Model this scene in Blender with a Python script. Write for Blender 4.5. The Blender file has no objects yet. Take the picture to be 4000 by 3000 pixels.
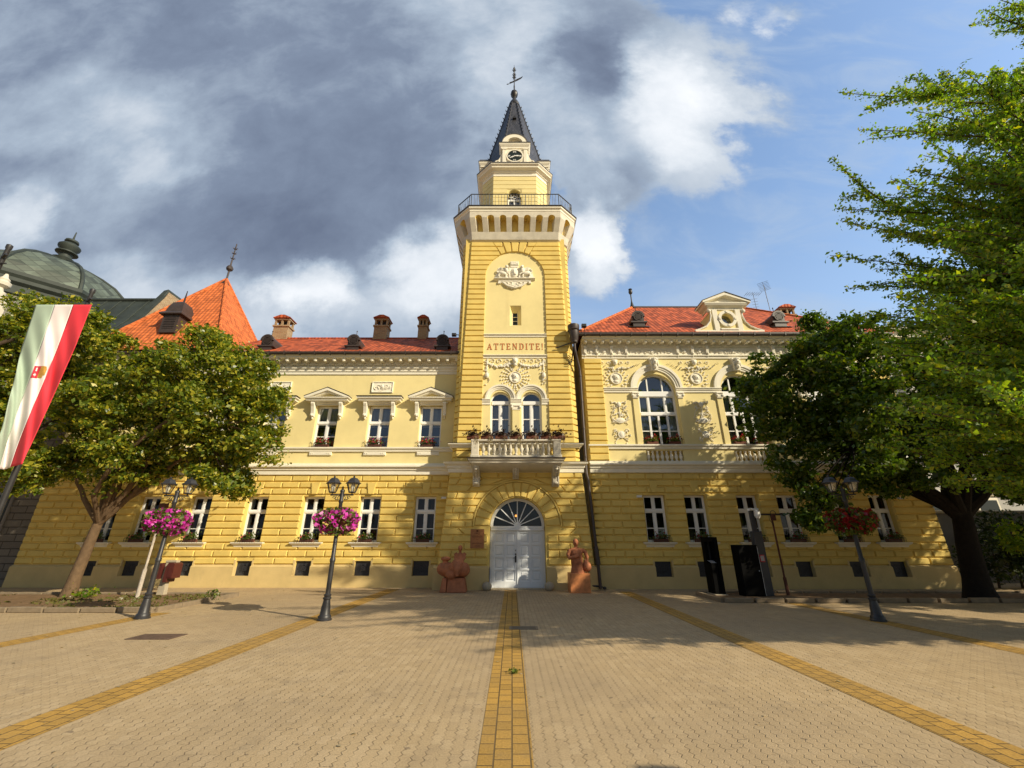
import bpy, bmesh, math, random
import numpy as np
from mathutils import Vector, Matrix
from mathutils.geometry import tessellate_polygon
R = math.radians
random.seed(7)
rng = np.random.default_rng(7)
S = bpy.context.scene
COL = S.collection

# ------------------------------------------------------------------ camera
PITCH, H = R(21.06), 1.7
cam = bpy.data.objects.new('camera', bpy.data.cameras.new('camera'))
COL.objects.link(cam)
cam.location = (0, 0, H)
cam.rotation_euler = (R(90) + PITCH, 0, 0)
cam.data.sensor_width = 36
cam.data.lens = 36 * 897 / 2212
cam.data.clip_start = 0.05
cam.data.clip_end = 3000
S.camera = cam
S.view_settings.view_transform = 'Standard'
S.view_settings.look = 'None'
S.view_settings.exposure = 0.2
S.view_settings.gamma = 1
S.cycles.max_bounces = 6
S.cycles.transparent_max_bounces = 8

FPX = 897 / 2212 * 4000
def ray(px, py):
    a = (px - 2000) / FPX; b = (1500 - py) / FPX
    c, s = math.cos(PITCH), math.sin(PITCH)
    return a, c - b * s, b * c + s
def at(px, py, Y):
    "where the sight line of a photo pixel meets the plane Y"
    a, dy, dz = ray(px, py); t = Y / dy
    return Vector((a * t, Y, H + dz * t))

# ------------------------------------------------------------------ sun and sky
SUN_EL, SUN_AZ = R(29.5), math.atan2(0.835, -0.55)
sun_dir = Vector((math.sin(SUN_AZ) * math.cos(SUN_EL), math.cos(SUN_AZ) * math.cos(SUN_EL), math.sin(SUN_EL)))
sun = bpy.data.objects.new('sun', bpy.data.lights.new('sun', 'SUN'))
COL.objects.link(sun)
sun.data.energy = 5.0
sun.data.angle = R(0.55)
sun.data.color = (1.0, 0.88, 0.66)
sun.rotation_euler = sun_dir.to_track_quat('Z', 'Y').to_euler()
sun.location = sun_dir * 60

W = bpy.data.worlds.new('World'); S.world = W; W.use_nodes = True
class NT:
    def __init__(s, tree): s.t = tree; s.n = tree.nodes; s.l = tree.links
    def new(s, typ, **kw):
        n = s.n.new(typ)
        for k, v in kw.items(): setattr(n, k, v)
        return n
    def put(s, sock, v):
        if isinstance(v, bpy.types.NodeSocket): s.l.new(v, sock)
        elif v is not None: sock.default_value = v
    def math(s, op, a, b=None, c=None, clamp=False):
        n = s.new('ShaderNodeMath', operation=op, use_clamp=clamp)
        s.put(n.inputs[0], a); s.put(n.inputs[1], b)
        if c is not None: s.put(n.inputs[2], c)
        return n.outputs[0]
    def vmath(s, op, a, b=None):
        n = s.new('ShaderNodeVectorMath', operation=op)
        s.put(n.inputs[0], a)
        if b is not None: s.put(n.inputs[1], b)
        return n.outputs['Value'] if op in ('LENGTH', 'DOT_PRODUCT') else n.outputs[0]
    def mix(s, f, a, b, blend='MIX'):
        n = s.new('ShaderNodeMix', data_type='RGBA', blend_type=blend)
        s.put(n.inputs[0], f); s.put(n.inputs[6], a); s.put(n.inputs[7], b)
        return n.outputs[2]
    def ramp(s, f, stops, interp='LINEAR'):
        n = s.new('ShaderNodeValToRGB'); n.color_ramp.interpolation = interp
        e = n.color_ramp.elements
        while len(e) < len(stops): e.new(0.5)
        for k, (p, c) in enumerate(stops):
            e[k].position = p; e[k].color = (*c, 1) if len(c) == 3 else c
        s.put(n.inputs[0], f)
        return n.outputs[0]
    def smooth(s, v, lo, hi, a=0.0, b=1.0):
        n = s.new('ShaderNodeMapRange', interpolation_type='SMOOTHSTEP')
        s.put(n.inputs[0], v)
        for i, x in zip((1, 2, 3, 4), (lo, hi, a, b)): s.put(n.inputs[i], x)
        return n.outputs[0]
    def noise(s, vec, scale, detail=4, rough=0.55, dist=0.0, dims='3D'):
        n = s.new('ShaderNodeTexNoise', noise_dimensions=dims)
        s.put(n.inputs['Vector'], vec)
        n.inputs['Scale'].default_value = scale; n.inputs['Detail'].default_value = detail
        n.inputs['Roughness'].default_value = rough; n.inputs['Distortion'].default_value = dist
        return n.outputs[0]

def build_sky():
    g = NT(W.node_tree)
    for n in list(g.n): g.n.remove(n)
    out = g.new('ShaderNodeOutputWorld'); bg = g.new('ShaderNodeBackground')
    g.l.new(bg.outputs[0], out.inputs[0])
    tc = g.new('ShaderNodeTexCoord')
    sep = g.new('ShaderNodeSeparateXYZ'); g.l.new(tc.outputs['Generated'], sep.inputs[0])
    y = g.math('MAXIMUM', g.math('ABSOLUTE', sep.outputs[1]), 0.22)
    u = g.math('DIVIDE', sep.outputs[0], y); v = g.math('DIVIDE', sep.outputs[2], y)
    cmb = g.new('ShaderNodeCombineXYZ'); g.l.new(u, cmb.inputs[0]); g.l.new(v, cmb.inputs[1])
    P = cmb.outputs[0]
    # warp, so that the cloud masses have ragged edges
    wn = g.new('ShaderNodeTexNoise'); g.l.new(P, wn.inputs['Vector'])
    wn.inputs['Scale'].default_value = 2.4; wn.inputs['Detail'].default_value = 7; wn.inputs['Roughness'].default_value = 0.6
    wv = g.vmath('MULTIPLY', g.vmath('SUBTRACT', wn.outputs['Color'], (0.5, 0.5, 0.5)), (0.55, 0.42, 0))
    Q = g.vmath('ADD', P, wv)
    def uv(px, py):
        a, dy, dz = ray(px, py); return a / dy, dz / dy
    def blobs(lst, base):
        acc = base
        for px, py, rx, ry, w in lst:
            c = uv(px, py); e = uv(px + rx, py); f = uv(px, py - ry)
            du = max(abs(e[0] - c[0]), 0.02); dv = max(abs(f[1] - c[1]), 0.02)
            d = g.vmath('LENGTH', g.vmath('MULTIPLY', g.vmath('SUBTRACT', Q, (c[0], c[1], 0)), (1 / du, 1 / dv, 0)))
            acc = g.math('ADD', acc, g.smooth(d, 1.15, 0.25, 0.0, w))
        return acc
    n1 = g.noise(P, 4.2, 9, 0.62, 0.25)
    n2 = g.noise(P, 1.9, 6, 0.55, 0.4)
    n3 = g.noise(g.vmath('MULTIPLY', P, (1.0, 2.2, 1)), 2.3, 6, 0.6, 0.8)
    cover = blobs([(300, 350, 1900, 900, 1.1), (1500, 350, 1100, 800, .8), (2050, 120, 700, 360, .8), (700, 1000, 1100, 420, .9),
                   (2600, 330, 420, 330, .75), (2420, 420, 500, 420, .5), (2260, 930, 190, 220, .95), (2330, 720, 170, 150, .5),
                   (2720, 560, 200, 200, .25), (1650, 1080, 420, 260, .7), (1000, 1200, 500, 160, .5), (3000, 30, 260, 90, .5),
                   (2900, 330, 320, 330, .22), (2150, 700, 120, 110, -.35), (1330, 1090, 120, 60, -.9), (1240, 1040, 90, 45, -.6)], 0.0)
    cover = g.math('ADD', cover, g.math('MULTIPLY', g.math('SUBTRACT', n1, 0.5), 1.25))
    cov = g.smooth(cover, 0.22, 0.72)
    light = blobs([(2640, 380, 330, 300, .55), (2320, 600, 200, 180, .2), (2280, 930, 190, 200, .62), (1690, 1060, 320, 190, .5), (1180, 1130, 200, 140, .42),
                   (1930, 60, 420, 300, .22), (2020, 420, 300, 300, .16), (560, 560, 420, 230, .16), (330, 420, 420, 240, .14),
                   (60, 830, 200, 180, .36), (620, 640, 200, 70, .12), (420, 1060, 500, 120, .12), (900, 1250, 1300, 170, .26), (3000, 60, 200, 80, .3),
                   (1250, 640, 620, 330, -.14), (900, 130, 700, 230, -.10), (150, 690, 300, 170, -.08), (1500, 300, 500, 300, -.08),
                   (2270, 230, 260, 170, -.22), (1000, 900, 700, 170, -.14), (2480, 640, 160, 110, -.10)], 0.30)
    light = g.math('ADD', light, g.math('MULTIPLY', g.math('SUBTRACT', n2, 0.5), 0.42))
    light = g.math('ADD', light, g.math('MULTIPLY', g.math('SUBTRACT', n1, 0.5), 0.48))
    # thin edges of a cloud let the light through
    light = g.math('ADD', light, g.math('MULTIPLY', g.smooth(cover, 0.95, 0.35), 0.14))
    ccol = g.ramp(light, [(0.0, (0.135, 0.17, 0.25)), (0.22, (0.20, 0.25, 0.345)), (0.45, (0.365, 0.44, 0.54)), (0.72, (0.66, 0.71, 0.77)), (1.0, (0.90, 0.92, 0.95))])
    sky = g.new('ShaderNodeTexSky', sky_type='NISHITA', sun_disc=False)
    sky.sun_elevation = SUN_EL; sky.sun_rotation = SUN_AZ
    sky.air_density = 1.0; sky.dust_density = 1.0; sky.ozone_density = 1.6
    skyc = g.mix(1.0, sky.outputs[0], (0.225, 0.235, 0.235, 1), 'MULTIPLY')
    # thin high veil over the blue
    veil = g.smooth(n3, 0.40, 0.74, 0.06, 0.55)
    low = g.smooth(v, 1.1, 0.35, 0.0, 0.30)
    skyc = g.mix(g.math('ADD', veil, low, clamp=True), skyc, (0.42, 0.52, 0.66, 1))
    col = g.mix(cov, skyc, ccol)
    # unseen sky behind the camera, darkened to weaken the ambient fill on the facade
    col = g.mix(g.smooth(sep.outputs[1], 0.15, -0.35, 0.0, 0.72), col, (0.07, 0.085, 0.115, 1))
    # ground half of the dome
    col = g.mix(g.smooth(sep.outputs[2], 0.0, -0.06), col, (0.2, 0.17, 0.12, 1))
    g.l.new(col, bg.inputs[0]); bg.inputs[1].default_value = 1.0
build_sky()

# ------------------------------------------------------------------ materials
def mat(name, base, rough=0.8, var=0.0, vscale=2.0, bump=0.0, bscale=40, spec=0.3, metal=0.0, stain=0.0, stain_col=(0.3, 0.27, 0.2), stretch=(1, 1, 1)):
    m = bpy.data.materials.new(name); m.use_nodes = True
    g = NT(m.node_tree); b = g.n['Principled BSDF']
    b.inputs['Roughness'].default_value = rough; b.inputs['Metallic'].default_value = metal
    b.inputs['Specular IOR Level'].default_value = spec
    b.inputs['Base Color'].default_value = (*base, 1)
    tc = g.new('ShaderNodeTexCoord'); O = tc.outputs['Object']
    c = None
    if var or stain:
        n = g.noise(O, vscale, 6, 0.6)
        lo = tuple(x * (1 - var) for x in base); hi = tuple(min(1, x * (1 + var)) for x in base)
        c = g.ramp(n, [(0.25, lo), (0.75, hi)])
        if stain:
            n2 = g.noise(g.vmath('MULTIPLY', O, stretch), 1.3, 7, 0.68)
            c = g.mix(g.smooth(n2, 0.56, 0.8, 0.0, stain), c, (*stain_col, 1))
        g.l.new(c, b.inputs['Base Color'])
    if bump:
        n = g.noise(O, bscale, 4, 0.6)
        bp = g.new('ShaderNodeBump'); bp.inputs['Strength'].default_value = bump; bp.inputs['Distance'].default_value = 0.02
        g.l.new(n, bp.inputs['Height']); g.l.new(bp.outputs[0], b.inputs['Normal'])
    return m
M = {}
M['yellow'] = mat('ochre_plaster', (0.72, 0.535, 0.155), .85, .14, 1.1, .25, 30, stain=.48, stain_col=(.50, .36, .12), stretch=(1, 1, .16))
M['cream'] = mat('cream_plaster', (0.79, 0.665, 0.315), .85, .10, .8, .15, 30, stain=.4, stain_col=(.58, .45, .2), stretch=(1, 1, .14))
M['plinth'] = mat('plinth_plaster', (0.62, 0.47, 0.21), .88, .12, 1.3, .3, 25, stain=.55, stain_col=(.34, .26, .15), stretch=(1, 1, .6))
M['trim'] = mat('stucco_white', (0.81, 0.76, 0.62), .8, .06, 2, .12, 40, stain=.35, stain_col=(.50, .44, .32), stretch=(1, 1, .4))
M['stone'] = mat('weathered_stone', (0.60, 0.55, 0.44), .85, .15, 3, .3, 30, stain=.6, stain_col=(.25, .23, .2))
M['white'] = mat('window_paint', (0.82, 0.82, 0.80), .4, .03, 2)
M['doorwhite'] = mat('door_paint', (0.74, 0.77, 0.80), .45, .05, 2, .08, 30, stain=.3, stain_col=(.55, .55, .53))
M['dark'] = mat('dark_metal', (0.022, 0.022, 0.024), .5, .2, 3, spec=.5)
M['iron'] = mat('black_iron', (0.028, 0.027, 0.028), .45, .25, 6, .1, 60, spec=.5)
M['brownmetal'] = mat('brown_sheet_metal', (0.055, 0.040, 0.034), .5, .25, 4, spec=.45)
M['lead'] = mat('grey_flashing', (0.10, 0.10, 0.11), .55, .2, 4)
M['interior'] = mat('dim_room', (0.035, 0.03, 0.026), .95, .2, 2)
M['curtain'] = mat('net_curtain', (0.55, 0.55, 0.52), .9, .1, 5)
M['curtainred'] = mat('dark_curtain', (0.16, 0.07, 0.05), .9, .2, 5)
M['brick'] = None
M['letter'] = mat('red_lettering', (0.50, 0.17, 0.06), .6, .1, 4)
M['terracotta'] = mat('terracotta', (0.39, 0.145, 0.068), .75, .30, 5, .35, 26, stain=.55, stain_col=(.20, .085, .05))
M['plinthorange'] = mat('orange_granite', (0.56, 0.215, 0.08), .5, .25, 9, .1, 60, stain=.4, stain_col=(.25, .1, .05))
M['copper'] = mat('bronze_plate', (0.36, 0.145, 0.045), .5, .2, 6, .1, 50, spec=.5)
M['engrave'] = mat('engraved_dark', (0.10, 0.035, 0.015), .7)
M['black'] = mat('black_lacquer', (0.004, 0.004, 0.004), .6, .1, 3, spec=.05)
M['greybox'] = mat('grey_enamel', (0.045, 0.046, 0.052), .5, .1, 3)
M['cameraw'] = mat('white_plastic', (0.75, 0.75, 0.74), .4)
M['rustpole'] = mat('peeling_paint_steel', (0.46, 0.40, 0.33), .8, .3, 8, .4, 30, stain=.95, stain_col=(.26, .07, .05), stretch=(3, 3, 3))
M['rusty'] = mat('rusty_steel', (0.11, 0.045, 0.03), .85, .4, 9, .4, 30)
M['concrete'] = mat('concrete', (0.42, 0.36, 0.26), .9, .15, 4, .4, 30, stain=.4, stain_col=(.25, .2, .13))
M['kerb'] = mat('kerb_stone', (0.24, 0.185, 0.12), .9, .2, 5, .5, 25, stain=.6, stain_col=(.15, .12, .08))
M['hood'] = mat('red_brown_fibreglass', (0.085, 0.020, 0.016), .45, .2, 5)
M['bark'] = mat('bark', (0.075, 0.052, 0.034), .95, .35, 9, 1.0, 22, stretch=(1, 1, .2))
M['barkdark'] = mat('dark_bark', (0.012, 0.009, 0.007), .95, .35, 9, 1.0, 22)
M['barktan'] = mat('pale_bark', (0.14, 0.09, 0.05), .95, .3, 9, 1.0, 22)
M['trough'] = mat('terracotta_trough', (0.14, 0.05, 0.03), .8, .2, 6)
M['pavewhite'] = mat('pale_scrap', (.7, .7, .68), .7)
M['greywall'] = mat('grey_render', (0.22, 0.20, 0.18), .9, .12, 1.2, .3, 20, stain=.5, stain_col=(.2, .18, .15), stretch=(1, 1, .3))
M['whitewall'] = mat('white_render', (0.45, 0.44, 0.41), .9, .06, 1.2, .2, 20, stain=.3, stain_col=(.45, .44, .4), stretch=(1, 1, .3))
M['fgreen'] = mat('flag_green', (0.36, 0.45, 0.35), .85, .05, 3)
M['fwhite'] = mat('flag_white', (0.74, 0.67, 0.66), .85, .03, 3)
M['fred'] = mat('flag_red', (0.72, 0.045, 0.065), .85, .05, 3)
M['fgold'] = mat('flag_gold', (0.45, 0.25, 0.05), .85, .3, 20)
M['fcrimson'] = mat('flag_crimson', (0.50, 0.03, 0.05), .85, .1, 10)
M['lampglass'] = mat('frosted_glass', (0.55, 0.52, 0.44), .3, spec=.5)
M['bulb'] = mat('bulb_glass', (0.8, 0.8, 0.78), .25, spec=.5)
M['redframe'] = mat('red_plastic', (0.5, 0.02, 0.03), .5)
M['paper'] = mat('grey_print', (0.35, 0.35, 0.36), .7)
M['irondrain'] = mat('cast_iron_lid', (0.13, 0.085, 0.06), .7, .3, 10, .6, 40)
M['clockface'] = mat('clock_black', (0.018, 0.026, 0.026), .4)
M['copperpatina'] = None

def glass_mat(name, tint, refl, rough=0.02):
    m = bpy.data.materials.new(name); m.use_nodes = True
    g = NT(m.node_tree); g.n.remove(g.n['Principled BSDF'])
    out = g.n['Material Output']
    tr = g.new('ShaderNodeBsdfTransparent'); tr.inputs[0].default_value = (*tint, 1)
    gl = g.new('ShaderNodeBsdfGlossy'); gl.inputs[1].default_value = rough; gl.inputs[0].default_value = (.92, .95, 1, 1)
    fr = g.new('ShaderNodeFresnel'); fr.inputs[0].default_value = 1.5
    tc = g.new('ShaderNodeTexCoord')
    bp = g.new('ShaderNodeBump'); bp.inputs['Strength'].default_value = .05; bp.inputs['Distance'].default_value = .05
    g.l.new(g.noise(tc.outputs['Object'], 1.6, 2), bp.inputs['Height']); g.l.new(bp.outputs[0], gl.inputs['Normal'])
    f = g.math('ADD', g.math('MULTIPLY', fr.outputs[0], 1.2 if refl > .03 else .7), refl, clamp=True)
    mx = g.new('ShaderNodeMixShader'); g.l.new(f, mx.inputs[0]); g.l.new(tr.outputs[0], mx.inputs[1]); g.l.new(gl.outputs[0], mx.inputs[2])
    g.l.new(mx.outputs[0], out.inputs[0])
    return m
M['glass'] = glass_mat('window_glass', (.72, .76, .78), .10)
M['darkglass'] = glass_mat('dim_window_glass', (.6, .62, .62), .015)
M['lantern_glass'] = glass_mat('lantern_pane', (.9, .88, .8), .06, .08)

def tile_mat(name, base, row=0.30, col=0.20, dark=0.55, horizontal='xy', var=.25):
    "clay tiles: rows counted along the height, waves along the eaves"
    m = bpy.data.materials.new(name); m.use_nodes = True
    g = NT(m.node_tree); b = g.n['Principled BSDF']; b.inputs['Roughness'].default_value = .75
    b.inputs['Specular IOR Level'].default_value = .25
    tc = g.new('ShaderNodeTexCoord'); sp = g.new('ShaderNodeSeparateXYZ'); g.l.new(tc.outputs['Object'], sp.inputs[0])
    ge = g.new('ShaderNodeNewGeometry'); ns = g.new('ShaderNodeSeparateXYZ'); g.l.new(ge.outputs['Normal'], ns.inputs[0])
    side = g.math('GREATER_THAN', g.math('ABSOLUTE', ns.outputs[0]), g.math('ABSOLUTE', ns.outputs[1]))
    h = g.math('ADD', g.math('MULTIPLY', sp.outputs[0], g.math('SUBTRACT', 1.0, side)), g.math('MULTIPLY', sp.outputs[1], side))
    z = sp.outputs[2]
    rz = g.math('DIVIDE', z, row); rowi = g.math('FLOOR', rz); rf = g.math('FRACT', rz)
    hc = g.math('DIVIDE', h, col)
    coli = g.math('FLOOR', hc)
    wav = g.math('SINE', g.math('MULTIPLY', hc, 2 * math.pi))
    cmb = g.new('ShaderNodeCombineXYZ'); g.l.new(coli, cmb.inputs[0]); g.l.new(rowi, cmb.inputs[1])
    wn = g.new('ShaderNodeTexWhiteNoise', noise_dimensions='2D'); g.l.new(cmb.outputs[0], wn.inputs[0])
    lo = tuple(x * (1 - var) for x in base); hi = tuple(min(1, x * (1 + var)) for x in base)
    c = g.ramp(wn.outputs[0], [(0.0, lo), (1.0, hi)])
    big = g.noise(tc.outputs['Object'], .9, 5, .65)
    c = g.mix(g.smooth(big, .5, .8, 0, .35), c, tuple(x * .5 for x in base) + (1,))
    edge = g.smooth(rf, 0.16, 0.04)                       # darker along the lap of each row
    c = g.mix(g.math('MULTIPLY', edge, dark), c, tuple(x * .25 for x in base) + (1,))
    g.l.new(c, b.inputs['Base Color'])
    hgt = g.math('ADD', g.math('MULTIPLY', wav, .35), g.math('MULTIPLY', g.math('SUBTRACT', 1.0, rf), 1.0))
    bp = g.new('ShaderNodeBump'); bp.inputs['Strength'].default_value = .8; bp.inputs['Distance'].default_value = .04
    g.l.new(hgt, bp.inputs['Height']); g.l.new(bp.outputs[0], b.inputs['Normal'])
    return m
M['tile'] = tile_mat('clay_tiles', (0.39, 0.085, 0.030), .24, .21, .75, var=.42)
M['tileorange'] = tile_mat('orange_clay_tiles', (0.56, 0.145, 0.04), .20, .21, .6, var=.26)
M['tiledark'] = tile_mat('weathered_clay_tiles', (0.36, 0.062, 0.024), .24, .21, .7, var=.35)

def scale_mat(name, base, s, var, metal=0.0, patina=None, rough=.5):
    "diamond slates / copper scales"
    m = bpy.data.materials.new(name); m.use_nodes = True
    g = NT(m.node_tree); b = g.n['Principled BSDF']; b.inputs['Roughness'].default_value = rough
    b.inputs['Metallic'].default_value = metal
    tc = g.new('ShaderNodeTexCoord'); sp = g.new('ShaderNodeSeparateXYZ'); g.l.new(tc.outputs['Object'], sp.inputs[0])
    ang = g.math('MULTIPLY', g.math('ARCTAN2', sp.outputs[0], sp.outputs[1]), 2.2)
    a = g.math('DIVIDE', g.math('ADD', g.math('MULTIPLY', ang, 1.4), sp.outputs[2]), s)
    c2 = g.math('DIVIDE', g.math('SUBTRACT', g.math('MULTIPLY', ang, 1.4), sp.outputs[2]), s)
    fa, fc = g.math('FRACT', a), g.math('FRACT', c2)
    cmb = g.new('ShaderNodeCombineXYZ'); g.l.new(g.math('FLOOR', a), cmb.inputs[0]); g.l.new(g.math('FLOOR', c2), cmb.inputs[1])
    wn = g.new('ShaderNodeTexWhiteNoise', noise_dimensions='2D'); g.l.new(cmb.outputs[0], wn.inputs[0])
    lo = tuple(x * (1 - var) for x in base); hi = tuple(min(1, x * (1 + var)) for x in base)
    c = g.ramp(wn.outputs[0], [(0, lo), (1, hi)])
    if patina:
        c = g.mix(g.smooth(g.noise(tc.outputs['Object'], .8, 6, .65), .45, .72, 0, .6), c, (*patina, 1))
    e = g.math('MINIMUM', fa, fc)
    c = g.mix(g.smooth(e, .12, .02, 0, .75), c, tuple(x * .3 for x in base) + (1,))
    g.l.new(c, b.inputs['Base Color'])
    bp = g.new('ShaderNodeBump'); bp.inputs['Strength'].default_value = .6; bp.inputs['Distance'].default_value = .03
    g.l.new(e, bp.inputs['Height']); g.l.new(bp.outputs[0], b.inputs['Normal'])
    return m
M['slate'] = scale_mat('diamond_slate', (0.045, 0.045, 0.052), .42, .3, rough=.45)
M['scales'] = scale_mat('green_scales', (0.085, 0.105, 0.08), .60, .5, patina=(0.05, 0.06, 0.042), rough=.6)
M['copperpatina'] = mat('patina_sheet', (0.038, 0.047, 0.040), .6, .3, 2, stain=.8, stain_col=(.035, .04, .035))

def brick_mat(name, c1, c2, mortar, scale, bw, bh, swap=False, wav=0.0, var=.5, bump=.5, msize=.02, big=0.25, bigcol=(.3, .25, .18), off=.5):
    m = bpy.data.materials.new(name); m.use_nodes = True
    g = NT(m.node_tree); b = g.n['Principled BSDF']; b.inputs['Roughness'].default_value = .9
    b.inputs['Specular IOR Level'].default_value = .25
    tc = g.new('ShaderNodeTexCoord'); O = tc.outputs['Object']
    sp = g.new('ShaderNodeSeparateXYZ'); g.l.new(O, sp.inputs[0])
    cm = g.new('ShaderNodeCombineXYZ')
    if swap == 'wall':
        g.l.new(g.math('ADD', sp.outputs[0], sp.outputs[1]), cm.inputs[0]); g.l.new(sp.outputs[2], cm.inputs[1])
    elif swap:
        x = sp.outputs[0]
        if wav:                                           # zigzag joints of interlocking pavers
            tri = g.math('PINGPONG', sp.outputs[1], bw * .25)
            x = g.math('ADD', x, g.math('MULTIPLY', tri, wav))
        yy = sp.outputs[1]
        if wav:
            tri2 = g.math('PINGPONG', sp.outputs[0], bh * .5)
            yy = g.math('ADD', yy, g.math('MULTIPLY', tri2, wav * .5))
        g.l.new(yy, cm.inputs[0]); g.l.new(x, cm.inputs[1])
    else:
        g.l.new(sp.outputs[0], cm.inputs[0]); g.l.new(sp.outputs[1], cm.inputs[1])
    br = g.new('ShaderNodeTexBrick'); g.l.new(cm.outputs[0], br.inputs['Vector'])
    br.offset = off
    br.inputs['Color1'].default_value = (*c1, 1); br.inputs['Color2'].default_value = (*c2, 1); br.inputs['Mortar'].default_value = (*mortar, 1)
    br.inputs['Scale'].default_value = scale; br.inputs['Mortar Size'].default_value = msize; br.inputs['Mortar Smooth'].default_value = .3
    br.inputs['Brick Width'].default_value = bw; br.inputs['Row Height'].default_value = bh
    n = g.noise(O, .35, 8, .62); n2 = g.noise(O, 45, 3, .7); n3 = g.noise(O, 3.5, 5, .7)
    c = g.mix(g.smooth(n, .42, .72, 0, big), br.outputs[0], (*bigcol, 1))
    c = g.mix(g.smooth(n3, .55, .8, 0, big), c, (*bigcol, 1))
    c = g.mix(1.0, c, g.ramp(n2, [(.2, (.72, .72, .72)), (.8, (1.22, 1.22, 1.22))]), 'MULTIPLY')
    g.l.new(c, b.inputs['Base Color'])
    bp = g.new('ShaderNodeBump'); bp.inputs['Strength'].default_value = bump; bp.inputs['Distance'].default_value = .02
    hh = g.math('ADD', g.math('MULTIPLY', br.outputs['Fac'], -1.0), g.math('MULTIPLY', n2, .35))
    g.l.new(hh, bp.inputs['Height']); g.l.new(bp.outputs[0], b.inputs['Normal'])
    return m
def paving_mat():
    "interlocking concrete pavers: zigzag joints along the square, faint cross joints, sand in places"
    m = bpy.data.materials.new('interlocking_pavers'); m.use_nodes = True
    g = NT(m.node_tree); b = g.n['Principled BSDF']; b.inputs['Roughness'].default_value = .92; b.inputs['Specular IOR Level'].default_value = .2
    tc = g.new('ShaderNodeTexCoord'); O = tc.outputs['Object']; sp = g.new('ShaderNodeSeparateXYZ'); g.l.new(O, sp.inputs[0])
    hgt, bw = .105, .20
    xw = g.math('ADD', sp.outputs[0], g.math('MULTIPLY', g.math('PINGPONG', sp.outputs[1], bw * .25), .62))
    r = g.math('DIVIDE', xw, hgt); ri = g.math('FLOOR', r); rf = g.math('FRACT', r)
    par = g.math('MULTIPLY', g.math('FLOORED_MODULO', ri, 2.0), bw * .5)
    cc = g.math('DIVIDE', g.math('ADD', sp.outputs[1], par), bw); ci = g.math('FLOOR', cc); cf = g.math('FRACT', cc)
    e1 = g.math('MULTIPLY', g.math('MINIMUM', rf, g.math('SUBTRACT', 1.0, rf)), hgt)
    e2 = g.math('MULTIPLY', g.math('MINIMUM', cf, g.math('SUBTRACT', 1.0, cf)), bw)
    big = g.noise(O, .22, 6, .6); mid = g.noise(O, 2.2, 6, .65); fine = g.noise(O, 55, 3, .7); broken = g.noise(O, 5.5, 5, .7)
    j1 = g.math('MULTIPLY', g.smooth(e1, .0085, .002), g.smooth(broken, .40, .58, .12, 1.0))
    j2 = g.math('MULTIPLY', g.smooth(e2, .0075, .002), g.smooth(broken, .50, .66, .05, .75))
    j = g.math('MAXIMUM', j1, j2)
    cm = g.new('ShaderNodeCombineXYZ'); g.l.new(ri, cm.inputs[0]); g.l.new(ci, cm.inputs[1])
    wn = g.new('ShaderNodeTexWhiteNoise', noise_dimensions='2D'); g.l.new(cm.outputs[0], wn.inputs[0])
    c = g.ramp(wn.outputs[0], [(0, (.43, .315, .175)), (.5, (.465, .342, .192)), (1, (.495, .37, .215))])
    c = g.mix(g.smooth(big, .40, .64, 0, .7), c, (.36, .27, .165, 1))
    c = g.mix(g.smooth(mid, .52, .76, 0, .6), c, (.27, .205, .13, 1))
    spots = g.noise(O, 9, 2, .5)
    c = g.mix(g.smooth(spots, .68, .73, 0, .65), c, (.16, .12, .08, 1))
    c = g.mix(1.0, c, g.ramp(fine, [(.2, (.72, .72, .72)), (.8, (1.24, 1.24, 1.24))]), 'MULTIPLY')
    c = g.mix(g.math('MULTIPLY', j, .55), c, (.11, .078, .045, 1))
    g.l.new(c, b.inputs['Base Color'])
    bp = g.new('ShaderNodeBump'); bp.inputs['Strength'].default_value = .5; bp.inputs['Distance'].default_value = .015
    g.l.new(g.math('ADD', g.math('MULTIPLY', j, -1.0), g.math('ADD', g.math('MULTIPLY', fine, .35), g.math('MULTIPLY', wn.outputs[0], .15))), bp.inputs['Height']); g.l.new(bp.outputs[0], b.inputs['Normal'])
    return m
M['paving'] = paving_mat()
M['yellowpave'] = brick_mat('yellow_pavers', (0.52, 0.30, 0.065), (0.40, 0.235, 0.055), (0.12, 0.08, 0.035), 1.0, .20, .157, True, 0, bump=.8, msize=.008, big=.6, bigcol=(.31, .21, .09))
M['soil'] = mat('dry_soil', (0.20, 0.125, 0.065), .95, .35, 6, 1.0, 30, stain=.6, stain_col=(.13, .12, .045))
M['brick'] = brick_mat('old_brick', (0.40, 0.27, 0.14), (0.30, 0.18, 0.09), (0.42, 0.36, 0.26), 1.0, .28, .085, 'wall', bump=.5, msize=.012, big=.3, bigcol=(.12, .09, .06))
M['greyrust'] = brick_mat('grey_rustication', (0.20, 0.175, 0.14), (0.16, 0.14, 0.115), (0.07, 0.06, 0.05), 1.0, .95, .30, 'wall', bump=1.0, msize=.02, big=.4, bigcol=(.2, .17, .13))

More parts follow.
